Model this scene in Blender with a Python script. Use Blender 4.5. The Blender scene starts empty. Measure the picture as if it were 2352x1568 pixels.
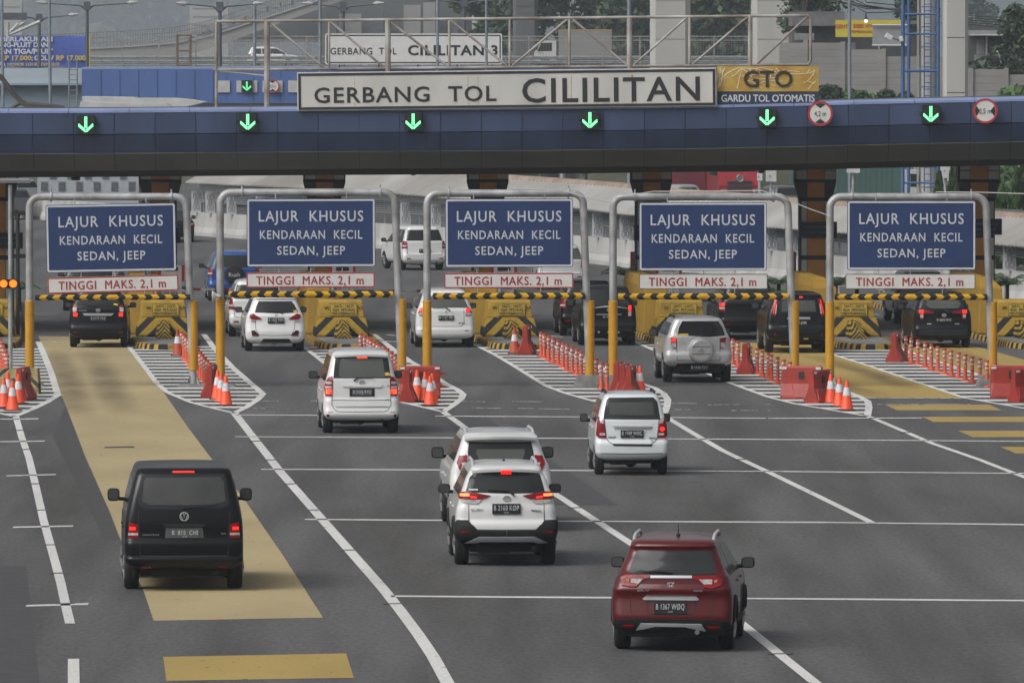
import bpy, bmesh, math, random
from mathutils import Vector, Matrix
S = bpy.context.scene
COL = S.collection
PI = math.pi
rad = math.radians
# ------------------------------------------------------------------ camera
F, H = 20500.0, 8.68            # focal length in units of a 2352-wide picture, eye height in metres
PITCH = math.atan(684.0 / F)
cam = bpy.data.cameras.new('camera')
cam.sensor_width = 36.0
cam.lens = 36.0 * F / 2352.0
cam.clip_start, cam.clip_end = 1.0, 9000.0
camo = bpy.data.objects.new('camera', cam)
COL.objects.link(camo)
camo.location = (0, 0, H)
camo.rotation_euler = (PI / 2 - PITCH, 0, 0)
S.camera = camo
S.render.resolution_x, S.render.resolution_y = 1024, 682
# ------------------------------------------------------------------ world, sun, exposure
SUN_EL, SUN_AZ = rad(46), rad(230)
wd = bpy.data.worlds.new('World')
S.world = wd
wd.use_nodes = True
nt = wd.node_tree
bgn = nt.nodes['Background']
sky = nt.nodes.new('ShaderNodeTexSky')
sky.sky_type = 'NISHITA'
sky.sun_disc = False
sky.sun_elevation, sky.sun_rotation = SUN_EL, SUN_AZ
sky.air_density, sky.dust_density, sky.ozone_density = 1.0, 8.0, 1.0
hsv = nt.nodes.new('ShaderNodeHueSaturation')
hsv.inputs['Saturation'].default_value = 0.22
nt.links.new(sky.outputs[0], hsv.inputs['Color'])
nt.links.new(hsv.outputs[0], bgn.inputs[0])
bgn.inputs[1].default_value = 0.10
sun = bpy.data.lights.new('sun', 'SUN')
sun.energy, sun.angle, sun.color = 1.05, rad(48), (1.0, 0.985, 0.96)
suno = bpy.data.objects.new('sun', sun)
COL.objects.link(suno)
suno.location = (0, 0, 60)
d = Vector((math.sin(SUN_AZ) * math.cos(SUN_EL), math.cos(SUN_AZ) * math.cos(SUN_EL), math.sin(SUN_EL)))
suno.rotation_euler = d.to_track_quat('Z', 'Y').to_euler()
S.view_settings.view_transform = 'Standard'
S.view_settings.look = 'None'
S.view_settings.exposure = 0.16
S.view_settings.gamma = 1.0
S.view_settings.use_curve_mapping = False
S.cycles.volume_bounces = 0
S.cycles.max_bounces = 6

# ------------------------------------------------------------------ sight lines measured on the picture
def ray(px, py):
    a, b = (px - 1176.0) / F, (784.0 - py) / F
    return Vector((a, math.cos(PITCH) + b * math.sin(PITCH), -math.sin(PITCH) + b * math.cos(PITCH)))

def G(px, py, z=0.0):
    r = ray(px, py)
    t = (z - H) / r.z
    return Vector((r.x * t, r.y * t, z))

def P(px, py, Y):
    r = ray(px, py)
    t = Y / r.y
    return Vector((r.x * t, Y, H + r.z * t))

# ------------------------------------------------------------------ materials
_M = {}
def mat(name, col, rough=0.6, metal=0.0, var=0.12, scale=3.0, coat=0.0, bump=0.0, emit=0.0, col2=None, spec=0.5, alpha=1.0, coords='Object', stretch=(1, 1, 1), detail=4.0):
    if name in _M:
        return _M[name]
    m = bpy.data.materials.new(name)
    m.use_nodes = True
    n, l = m.node_tree.nodes, m.node_tree.links
    b = n['Principled BSDF']
    c = (*col, 1.0)
    b.inputs['Base Color'].default_value = c
    b.inputs['Roughness'].default_value = rough
    b.inputs['Metallic'].default_value = metal
    b.inputs['Specular IOR Level'].default_value = spec
    if coat:
        b.inputs['Coat Weight'].default_value = coat
        b.inputs['Coat Roughness'].default_value = 0.06
    if emit:
        b.inputs['Emission Color'].default_value = c
        b.inputs['Emission Strength'].default_value = emit
    if var or bump:
        tc = n.new('ShaderNodeTexCoord')
        mp = n.new('ShaderNodeMapping')
        mp.inputs['Scale'].default_value = stretch
        nz = n.new('ShaderNodeTexNoise')
        nz.inputs['Scale'].default_value = scale
        nz.inputs['Detail'].default_value = detail
        oi = n.new('ShaderNodeObjectInfo')
        va = n.new('ShaderNodeVectorMath'); va.operation = 'MULTIPLY_ADD'
        va.inputs[1].default_value = (0.73, 0.31, 0.57)
        l.new(oi.outputs['Location'], va.inputs[0]); l.new(tc.outputs[coords], va.inputs[2])
        l.new(va.outputs[0], mp.inputs[0])
        l.new(mp.outputs[0], nz.inputs['Vector'])
        if var:
            rp = n.new('ShaderNodeMapRange')
            rp.inputs[1].default_value, rp.inputs[2].default_value = 0.3, 0.7
            l.new(nz.outputs[0], rp.inputs[0])
            mx = n.new('ShaderNodeMix')
            mx.data_type = 'RGBA'
            mx.inputs[6].default_value = (*[max(0, v * (1 - var)) for v in col], 1)
            mx.inputs[7].default_value = (*(col2 or [min(1, v * (1 + var)) for v in col]), 1)
            l.new(rp.outputs[0], mx.inputs[0])
            l.new(mx.outputs[2], b.inputs['Base Color'])
        if bump:
            bp = n.new('ShaderNodeBump')
            bp.inputs['Strength'].default_value = bump
            bp.inputs['Distance'].default_value = 0.02
            l.new(nz.outputs[0], bp.inputs['Height'])
            l.new(bp.outputs[0], b.inputs['Normal'])
    _M[name] = m
    return m

def stripe_mat(name, c1, c2, ax=(1, 0, 1), period=0.3, absx=False, duty=0.5, rough=0.55, wear=0.12):
    """two painted colours alternating along a direction of object space; absx mirrors it left-right"""
    if name in _M:
        return _M[name]
    m = bpy.data.materials.new(name)
    m.use_nodes = True
    n, l = m.node_tree.nodes, m.node_tree.links
    b = n['Principled BSDF']
    b.inputs['Roughness'].default_value = max(rough, 0.7)
    b.inputs['Specular IOR Level'].default_value = 0.2
    tc = n.new('ShaderNodeTexCoord')
    vec = tc.outputs['Object']
    if absx:
        va = n.new('ShaderNodeVectorMath'); va.operation = 'ABSOLUTE'
        l.new(vec, va.inputs[0]); vec = va.outputs[0]
    dt = n.new('ShaderNodeVectorMath'); dt.operation = 'DOT_PRODUCT'
    dt.inputs[1].default_value = ax
    l.new(vec, dt.inputs[0])
    dv = n.new('ShaderNodeMath'); dv.operation = 'DIVIDE'; dv.inputs[1].default_value = period
    l.new(dt.outputs['Value'], dv.inputs[0])
    fr = n.new('ShaderNodeMath'); fr.operation = 'FRACT'
    l.new(dv.outputs[0], fr.inputs[0])
    lt = n.new('ShaderNodeMath'); lt.operation = 'LESS_THAN'; lt.inputs[1].default_value = duty
    l.new(fr.outputs[0], lt.inputs[0])
    mx = n.new('ShaderNodeMix'); mx.data_type = 'RGBA'
    mx.inputs[6].default_value = (*c2, 1); mx.inputs[7].default_value = (*c1, 1)
    l.new(lt.outputs[0], mx.inputs[0])
    nz = n.new('ShaderNodeTexNoise'); nz.inputs['Scale'].default_value = 5.0; nz.inputs['Detail'].default_value = 6.0
    l.new(tc.outputs['Object'], nz.inputs['Vector'])
    rp = n.new('ShaderNodeMapRange')
    rp.inputs[1].default_value, rp.inputs[2].default_value = 0.35, 0.7
    rp.inputs[3].default_value, rp.inputs[4].default_value = 1.0, 1.0 - 3 * wear
    l.new(nz.outputs[0], rp.inputs[0])
    m2 = n.new('ShaderNodeMix'); m2.data_type = 'RGBA'; m2.blend_type = 'MULTIPLY'
    m2.inputs[0].default_value = 1.0
    l.new(mx.outputs[2], m2.inputs[6]); l.new(rp.outputs[0], m2.inputs[7])
    l.new(m2.outputs[2], b.inputs['Base Color'])
    _M[name] = m
    return m

# ------------------------------------------------------------------ objects
def tag(o, label=None, cat=None, group=None, kind=None):
    if label: o['label'] = label
    if cat: o['category'] = cat
    if group: o['group'] = group
    if kind: o['kind'] = kind
    return o

def empty(name, loc, label, cat, group=None, rz=0.0, kind=None):
    o = bpy.data.objects.new(name, None)
    COL.objects.link(o)
    o.empty_display_size = 0.3
    o.location = loc
    o.rotation_euler = (0, 0, rz)
    return tag(o, label, cat, group, kind)

class MB:
    def __init__(s):
        s.v, s.f, s.mi = [], [], []
        s.cur = 0
    def add(s, vs, fs):
        k = len(s.v)
        s.v.extend(Vector(p) for p in vs)
        s.f.extend([i + k for i in f] for f in fs)
        s.mi.extend([s.cur] * len(fs))
        return s
    def box(s, c, sz, R=None):
        x, y, z = [q / 2 for q in sz]
        vs = [Vector((a * x, b * y, e * z)) for e in (-1, 1) for b in (-1, 1) for a in (-1, 1)]
        if R is not None: vs = [R @ p for p in vs]
        c = Vector(c)
        return s.add([p + c for p in vs], [(0, 2, 3, 1), (4, 5, 7, 6), (0, 1, 5, 4), (2, 6, 7, 3), (0, 4, 6, 2), (1, 3, 7, 5)])
    def rbox(s, c, sz, r=0.02):
        """box with chamfered vertical-plane (xz) edges"""
        x, y, z = [q / 2 for q in sz]
        poly = []
        for cx, cz, a0 in ((x - r, z - r, 0), (-x + r, z - r, 90), (-x + r, -z + r, 180), (x - r, -z + r, 270)):
            for k in range(4):
                t = rad(a0 + 30 * k)
                poly.append((cx + r * math.cos(t), cz + r * math.sin(t)))
        return s.prism([(c[0] + a, c[2] + b) for a, b in poly], c[1] - y, c[1] + y, 'y')
    def prism(s, poly, a, b, axis='y'):
        def q(u, v, w): return {'y': (u, w, v), 'x': (w, u, v), 'z': (u, v, w)}[axis]
        n = len(poly)
        vs = [q(u, v, a) for u, v in poly] + [q(u, v, b) for u, v in poly]
        fs = [tuple(range(n)), tuple(range(2 * n - 1, n - 1, -1))] + [(i, i + n, (i + 1) % n + n, (i + 1) % n) for i in range(n)]
        return s.add(vs, fs)
    def cyl(s, p0, p1, r0, r1=None, n=12, cap=True):
        p0, p1 = Vector(p0), Vector(p1)
        r1 = r0 if r1 is None else r1
        ax = (p1 - p0)
        q = ax.to_track_quat('Z', 'Y') if ax.length > 1e-9 else Matrix.Identity(3).to_quaternion()
        vs = []
        for p, r in ((p0, r0), (p1, r1)):
            for k in range(n):
                t = 2 * PI * k / n
                vs.append(p + q @ Vector((r * math.cos(t), r * math.sin(t), 0)))
        fs = [(k, (k + 1) % n, (k + 1) % n + n, k + n) for k in range(n)]
        if cap: fs += [tuple(range(n - 1, -1, -1)), tuple(range(n, 2 * n))]
        return s.add(vs, fs)
    def tube(s, pts, r, n=10, cap=True):
        pts = [Vector(p) for p in pts]
        rs = r if isinstance(r, (list, tuple)) else [r] * len(pts)
        vs, m = [], len(pts)
        up = None
        for i, p in enumerate(pts):
            t = (pts[min(i + 1, m - 1)] - pts[max(i - 1, 0)]).normalized()
            if up is None:
                up = Vector((0, 0, 1)) if abs(t.z) < 0.9 else Vector((0, 1, 0))
            a = t.cross(up).normalized()
            up = a.cross(t).normalized()
            for k in range(n):
                th = 2 * PI * k / n
                vs.append(p + rs[i] * (math.cos(th) * a + math.sin(th) * up))
        fs = [(i * n + k, i * n + (k + 1) % n, (i + 1) * n + (k + 1) % n, (i + 1) * n + k) for i in range(m - 1) for k in range(n)]
        if cap: fs += [tuple(range(n - 1, -1, -1)), tuple(range((m - 1) * n, m * n))]
        return s.add(vs, fs)
    def lathe(s, c, prof, n=24, axis='z', sx=1.0):
        c = Vector(c)
        vs = []
        for r, h in prof:
            for k in range(n):
                t = 2 * PI * k / n
                a, b = r * math.cos(t), r * math.sin(t)
                vs.append(c + Vector({'z': (a * sx, b, h), 'x': (h, a, b), 'y': (a, h, b)}[axis]))
        m = len(prof)
        fs = [(i * n + k, i * n + (k + 1) % n, (i + 1) * n + (k + 1) % n, (i + 1) * n + k) for i in range(m - 1) for k in range(n)]
        if prof[0][0] > 1e-6: fs.append(tuple(range(n - 1, -1, -1)))
        if prof[-1][0] > 1e-6: fs.append(tuple(range((m - 1) * n, m * n)))
        return s.add(vs, fs)
    def loft(s, loops, closed=True, cap0=True, cap1=True):
        n = len(loops[0])
        vs = [p for lp in loops for p in lp]
        fs = [(i * n + k, i * n + (k + 1) % n, (i + 1) * n + (k + 1) % n, (i + 1) * n + k) for i in range(len(loops) - 1) for k in range(n if closed else n - 1)]
        if cap0: fs.append(tuple(range(n - 1, -1, -1)))
        if cap1: fs.append(tuple(range((len(loops) - 1) * n, len(loops) * n)))
        return s.add(vs, fs)
    def ball(s, c, r, n=14, m=9, e=1.0):
        c = Vector(c)
        r = (r, r, r) if not isinstance(r, (tuple, list)) else r
        sg = lambda v: math.copysign(abs(v) ** e, v)
        loops = []
        for i in range(m + 1):
            ph = -PI / 2 + PI * (i * 0.98 + 0.01 * m) / m
            loops.append([c + Vector((r[0] * sg(math.cos(ph)) * sg(math.cos(2 * PI * k / n)), r[1] * sg(math.cos(ph)) * sg(math.sin(2 * PI * k / n)), r[2] * sg(math.sin(ph)))) for k in range(n)])
        return s.loft(loops)
    def strip(s, pts, w, z=0.0, wf=None):
        """flat ribbon on the ground along world points"""
        pts = [Vector(p) for p in pts]
        vs = []
        for i, p in enumerate(pts):
            t = (pts[min(i + 1, len(pts) - 1)] - pts[max(i - 1, 0)])
            t.z = 0; t.normalize()
            nn = Vector((-t.y, t.x, 0))
            ww = (wf(i) if wf else w) / 2
            vs += [(p + nn * ww).to_2d().to_3d() + Vector((0, 0, z)), (p - nn * ww).to_2d().to_3d() + Vector((0, 0, z))]
        return s.add(vs, [(2 * i, 2 * i + 1, 2 * i + 3, 2 * i + 2) for i in range(len(pts) - 1)])
    def text(s, body, c, cap, width=None, bold=0.0, depth=0.012, gap=1.0, R=None, word=1.0):
        """lettering in the xz plane facing -y, centred on c; cap = height of a capital"""
        if bold and 'M' in body:      # this letter breaks when its outline is swollen: thicken by four shifted copies
            e = bold * cap / 0.729
            for i, (a, b) in enumerate(((-e, 0), (e, 0), (0, e * 0.7), (0, -e * 0.7))):
                p = Vector((a, -0.0006 * i, b))
                s.text(body, Vector(c) + (R @ p if R is not None else p), cap, width, 0.0, depth, gap, R, word)
            return s
        cu = bpy.data.curves.new('t', 'FONT')
        cu.body = body
        cu.offset = bold
        cu.resolution_u = 3
        cu.space_character = gap
        cu.space_word = word
        ob = bpy.data.objects.new('t', cu)
        me = bpy.data.meshes.new_from_object(ob)
        bpy.data.objects.remove(ob)
        bpy.data.curves.remove(cu)
        if len(me.vertices) == 0: return s
        xs = [v.co.x for v in me.vertices]
        x0, x1 = min(xs), max(xs)
        kz = cap / 0.729
        kx = kz if width is None else width / (x1 - x0)
        c = Vector(c)
        yf = -depth
        n = len(me.vertices)
        vs = []
        for y in (yf, 0.0):
            for v in me.vertices:
                p = Vector(((v.co.x - (x0 + x1) / 2) * kx, y, v.co.y * kz - cap / 2))
                if R is not None: p = R @ p
                vs.append(c + p)
        fs = [tuple(p.vertices) for p in me.polygons]
        ec = {}
        for f in fs:
            for a, b in zip(f, f[1:] + f[:1]):
                ec[(a, b)] = 1
        side = [(a, b, b + n, a + n) for (a, b) in ec if (b, a) not in ec]
        bpy.data.meshes.remove(me)
        return s.add(vs, fs + side)
    def build(s, name, m, parent=None, world=True, smooth=False, sharp=40, recalc=True, bevel=0.0):
        me = bpy.data.meshes.new(name)
        o = bpy.data.objects.new(name, me)
        COL.objects.link(o)
        vs = s.v
        if parent is not None:
            o.parent = parent
            if world:
                chain, p = Matrix.Identity(4), parent
                while p is not None:
                    chain = Matrix.Translation(p.location) @ p.rotation_euler.to_matrix().to_4x4() @ chain
                    p = p.parent
                inv = chain.inverted()
                vs = [inv @ p for p in vs]
        elif world:
            lo = [min(p[i] for p in vs) for i in range(3)]
            hi = [max(p[i] for p in vs) for i in range(3)]
            b = Vector(((lo[0] + hi[0]) / 2, (lo[1] + hi[1]) / 2, lo[2]))
            o.location = b
            vs = [p - b for p in vs]
        me.from_pydata([tuple(p) for p in vs], [], s.f)
        for q in ([] if m is None else m if isinstance(m, (list, tuple)) else [m]):
            me.materials.append(q)
        if isinstance(m, (list, tuple)):
            me.polygons.foreach_set('material_index', s.mi)
        if recalc or bevel:
            bm = bmesh.new()
            bm.from_mesh(me)
            if bevel:
                bmesh.ops.bevel(bm, geom=bm.edges[:], offset=bevel, segments=2, affect='EDGES', profile=0.6, clamp_overlap=True)
            bmesh.ops.recalc_face_normals(bm, faces=bm.faces[:])
            bm.to_mesh(me)
            bm.free()
        if smooth:
            me.polygons.foreach_set('use_smooth', [True] * len(me.polygons))
            if sharp < 180:
                bm = bmesh.new(); bm.from_mesh(me)
                for e in bm.edges:
                    if len(e.link_faces) == 2 and e.calc_face_angle(0) > rad(sharp): e.smooth = False
                bm.to_mesh(me); bm.free()
        me.update()
        return o

def copy_tree(o, parent=None):
    c = o.copy()
    COL.objects.link(c)
    c.parent = parent
    for ch in [q for q in bpy.data.objects if q.parent == o]:
        copy_tree(ch, c)
    return c

def patch(mb, poly, fmap, off=0.006, step=0.08, thick=0.02):
    """lay a flat outline onto a curved surface as a piece with thickness"""
    bm = bmesh.new()
    f = bm.faces.new([bm.verts.new((u, v, 0)) for u, v in poly])
    bmesh.ops.triangulate(bm, faces=[f])
    for ax in (0, 1):
        lo, hi = min(p[ax] for p in poly), max(p[ax] for p in poly)
        n = int((hi - lo) / step)
        for k in range(1, n + 1):
            q = lo + (hi - lo) * k / (n + 1)
            co, no = [0, 0, 0], [0, 0, 0]
            co[ax], no[ax] = q, 1
            bmesh.ops.bisect_plane(bm, geom=bm.verts[:] + bm.edges[:] + bm.faces[:], plane_co=co, plane_no=no, dist=1e-5)
    bm.verts.index_update()
    n = len(bm.verts)
    outer, inner = [], []
    for v in bm.verts:
        u, w = v.co.x, v.co.y
        p = fmap(u, w)
        a = fmap(u + 0.004, w) - fmap(u - 0.004, w)
        b = fmap(u, w + 0.004) - fmap(u, w - 0.004)
        nn = a.cross(b)
        if nn.length < 1e-12: nn = Vector((0, -1, 0))
        nn.normalize()
        outer.append(p + nn * off)
        inner.append(p - nn * thick)
    fs = [tuple(v.index for v in q.verts) for q in bm.faces]
    for e in bm.edges:
        if len(e.link_faces) == 1:
            a, b = e.verts[0].index, e.verts[1].index
            fs.append((a, b, b + n, a + n))
    bm.free()
    mb.add(outer + inner, fs)
    return mb

def mono(keys):
    """monotone cubic through [(x, y)...]"""
    xs, ys = [k[0] for k in keys], [k[1] for k in keys]
    n = len(xs)
    dl = [(ys[i + 1] - ys[i]) / (xs[i + 1] - xs[i]) for i in range(n - 1)]
    m = [dl[0]] + [0 if dl[i - 1] * dl[i] <= 0 else 2 * dl[i - 1] * dl[i] / (dl[i - 1] + dl[i]) for i in range(1, n - 1)] + [dl[-1]]
    def f(x):
        if x <= xs[0]: return ys[0]
        if x >= xs[-1]: return ys[-1]
        i = 0
        while x > xs[i + 1]: i += 1
        h = xs[i + 1] - xs[i]
        t = (x - xs[i]) / h
        return ((2 * t**3 - 3 * t**2 + 1) * ys[i] + (t**3 - 2 * t**2 + t) * h * m[i] + (-2 * t**3 + 3 * t**2) * ys[i + 1] + (t**3 - t**2) * h * m[i + 1])
    return f
ORD = ['first', 'second', 'third', 'fourth', 'fifth', 'sixth', 'seventh', 'eighth', 'ninth', 'tenth', 'eleventh', 'twelfth', 'thirteenth', 'fourteenth', 'fifteenth', 'sixteenth', 'seventeenth', 'eighteenth', 'nineteenth', 'twentieth']
# ================================================================== VEHICLES
def paint(name, col, metal=0.0, rough=0.35, coat=0.8, spec=0.5):
    return mat('paint_' + name, col, rough, metal, var=0.06, scale=1.5, coat=coat, spec=spec)
PAINT = {
    'white': paint('white', (0.67, 0.675, 0.675)), 'pearl': paint('pearl', (0.64, 0.645, 0.645)), 'cool': paint('cool_white', (0.62, 0.655, 0.67)),
    'black': paint('black', (0.0025, 0.0025, 0.0035), rough=0.3, coat=0.45, spec=0.15), 'soot': paint('soot', (0.006, 0.006, 0.007), rough=0.35, coat=0.3, spec=0.15),
    'red': paint('red', (0.085, 0.0025, 0.004), 0.1, 0.3, coat=0.7, spec=0.25), 'silver': paint('silver', (0.52, 0.525, 0.53), 0.4, 0.4),
    'blue': paint('blue', (0.012, 0.075, 0.30), 0.2, 0.3), 'grey': paint('grey', (0.09, 0.09, 0.095), 0.4, 0.35),
}
GLASS = mat('car_glass', (0.018, 0.021, 0.022), 0.08, var=0.3, scale=2.0, spec=0.35)
GLASS_L = mat('car_glass_pale', (0.075, 0.08, 0.075), 0.14, var=0.2, scale=1.2, spec=0.35)
GLASS_M = mat('car_glass_mid', (0.055, 0.058, 0.056), 0.1, var=0.25, scale=1.5, spec=0.35)
RUBBER = mat('tyre_rubber', (0.012, 0.012, 0.012), 0.85, var=0.25, scale=8)
PLASTIC = mat('black_plastic', (0.016, 0.0165, 0.017), 0.7, var=0.15, scale=6, spec=0.25)
DARK = mat('underbody_dark', (0.008, 0.008, 0.008), 0.8, var=0.2)
CHROME = mat('chrome', (0.62, 0.63, 0.65), 0.36, 1.0, var=0.05)
EMBLEM = mat('emblem_metal', (0.62, 0.63, 0.65), 0.4, 0.6, var=0.05)
SILVERP = mat('silver_plastic', (0.50, 0.51, 0.53), 0.45, 0.25, var=0.06)
REDLENS = mat('red_lens', (0.20, 0.004, 0.007), 0.25, var=0.2, scale=25, coat=0.15, spec=0.3)
CLEARLENS = mat('clear_lens', (0.42, 0.40, 0.39), 0.15, var=0.35, scale=30, coat=0.5)
AMBER = mat('amber_lens', (0.42, 0.22, 0.10), 0.2, var=0.2, scale=30)
LIT = mat('brake_lamp_lit', (1.0, 0.022, 0.014), 0.3, var=0, emit=1.05)
LITY = mat('brake_lamp_hot', (1.0, 0.22, 0.06), 0.3, var=0, emit=1.5)
PLATE = mat('plate_black', (0.014, 0.015, 0.017), 0.45, var=0.15, scale=9)
PLATEG = mat('plate_grey', (0.075, 0.078, 0.085), 0.45, var=0.12, scale=9)
PLTXT = mat('plate_letters', (0.52, 0.54, 0.55), 0.5, var=0.1, scale=12)
GAP = mat('panel_gap', (0.02, 0.02, 0.02), 0.9, var=0)
STICKY = mat('sticker_yellow', (0.62, 0.42, 0.06), 0.5, var=0.1)
STICKW = mat('sticker_white', (0.6, 0.6, 0.6), 0.5, var=0.1)
RIM = mat('alloy_rim', (0.36, 0.36, 0.37), 0.35, 0.8, var=0.1)

class Shell:
    def __init__(s, sp):
        s.sp = sp
        lv = sp['lv']
        s.hw = mono([(a[0], a[1]) for a in lv])
        s.yr = mono([(a[0], a[2]) for a in lv])
        s.rc, s.bow = sp.get('rc', 0.14), sp.get('bow', 0.05)
        yf = sp['L'] - sp['ro']
        hz, hl, ws = sp.get('front', (0.98, 0.85, 0.95))
        top = lv[-1][0]
        s.yfk = [(lv[0][0], yf - 0.12), (0.45, yf), (hz - 0.18, yf - 0.03), (hz - 0.02, yf - 0.18), (hz + 0.04, yf - hl), (top - 0.10, yf - hl - ws), (top, yf - hl - ws - 0.35)]
        s.yf = mono(s.yfk)
        s.belt = hz + 0.04
    def par(s, z):
        w = s.hw(z)
        rc = min(s.rc, w * 0.6)
        return w, s.yr(z), rc
    def x2u(s, x, z, wrap=0.10):
        w, yr, rc = s.par(z)
        flat = w - rc
        a = abs(x)
        if a <= flat: return x
        t = (a - flat) / rc
        u = flat + rc * PI / 2 + wrap if t >= 0.99 else flat + rc * math.asin(t)
        return math.copysign(u, x)
    def rear(s, u, z):
        w, yr, rc = s.par(z)
        flat = w - rc
        a = abs(u)
        y = yr + s.bow * (min(a, flat) / w) ** 2
        if a <= flat: return Vector((u, y, z))
        t = (a - flat) / rc
        if t <= PI / 2:
            return Vector((math.copysign(flat + rc * math.sin(t), u), y + rc * (1 - math.cos(t)), z))
        return Vector((math.copysign(w, u), y + rc + (a - flat - rc * PI / 2), z))
    def outline(s, z):
        w, yr, rc = s.par(z)
        um = w - rc + rc * PI / 2
        flat = w - rc
        us = [-um + rc * PI / 2 * k / 6 for k in range(6)] + [-flat + 2 * flat * k / 12 for k in range(13)] + [flat + rc * PI / 2 * k / 6 for k in range(1, 7)]
        pts = [s.rear(u, z) for u in us]
        y0 = pts[-1].y
        yf = s.yf(z)
        rf = min(0.32, w * 0.5, max(0.02, (yf - y0) * 0.4))
        y1 = yf - rf - 0.06
        right = [Vector((w, y0 + (y1 - y0) * k / 8, z)) for k in range(1, 9)]
        arc = [Vector((w - rf + rf * math.cos(PI / 2 * k / 5), y1 + rf * math.sin(PI / 2 * k / 5), z)) for k in range(1, 6)]
        fr = [Vector(((w - rf) * (1 - 2 * k / 6), y1 + rf + 0.06 * (1 - abs(1 - 2 * k / 6) ** 2), z)) for k in range(1, 6)]
        arl = [Vector((-p.x, p.y, z)) for p in reversed(arc)]
        lf = [Vector((-p.x, p.y, z)) for p in reversed(right)]
        return pts + right + arc + fr + arl + lf
    def side(s, sgn):
        if sgn > 0: return lambda u, z: Vector((s.hw(z), u, z))
        return lambda u, z: Vector((-s.hw(z), -u, z))

def emblem(kind, mbx, c, r, depth=0.02):
    """small raised badge, drawn with bars and rings in the xz plane"""
    def ring(rx, rz, t=0.1, off=(0, 0)):
        pts = [(c[0] + off[0] * r + rx * r * math.cos(2 * PI * k / 20), c[1], c[2] + off[1] * r + rz * r * math.sin(2 * PI * k / 20)) for k in range(21)]
        mbx.tube(pts, t * r, 6)
    def bar(*pts, t=0.1):
        mbx.tube([(c[0] + a * r, c[1], c[2] + b * r) for a, b in pts], t * r, 6)
    if kind == 'vw':
        ring(0.95, 0.95, 0.11)
        bar((-0.34, 0.85), (0, 0.12), (0.34, 0.85)); bar((-0.8, 0.45), (-0.36, -0.75), (0, 0.0), (0.36, -0.75), (0.8, 0.45))
    elif kind == 'oval':
        ring(1.0, 0.68, 0.11); ring(0.40, 0.66, 0.08); ring(0.72, 0.27, 0.08, (0, 0.3))
    elif kind == 'h':
        bar((-0.95, 0.9), (0.95, 0.9), t=0.08); bar((-0.95, 0.9), (-0.8, -0.85), (0.8, -0.85), (0.95, 0.9), t=0.08)
        bar((-0.5, 0.75), (-0.32, -0.7), t=0.14); bar((0.5, 0.75), (0.32, -0.7), t=0.14); bar((-0.4, 0.0), (0.4, 0.0), t=0.12)
    elif kind == 's':
        bar((0.7, 0.45), (0, 0.95), (-0.7, 0.45), (0.7, -0.35), (0, -0.95), (-0.7, -0.45), t=0.15)
    elif kind == 'd':
        ring(1.0, 0.8, 0.12); bar((0.5, 0.35), (-0.1, 0.3), (-0.4, 0.0), (-0.1, -0.3), (0.5, -0.3), t=0.12)
    elif kind == 'ring':
        ring(0.9, 0.9, 0.12); bar((-1.2, 0), (1.2, 0), t=0.14)

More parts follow.
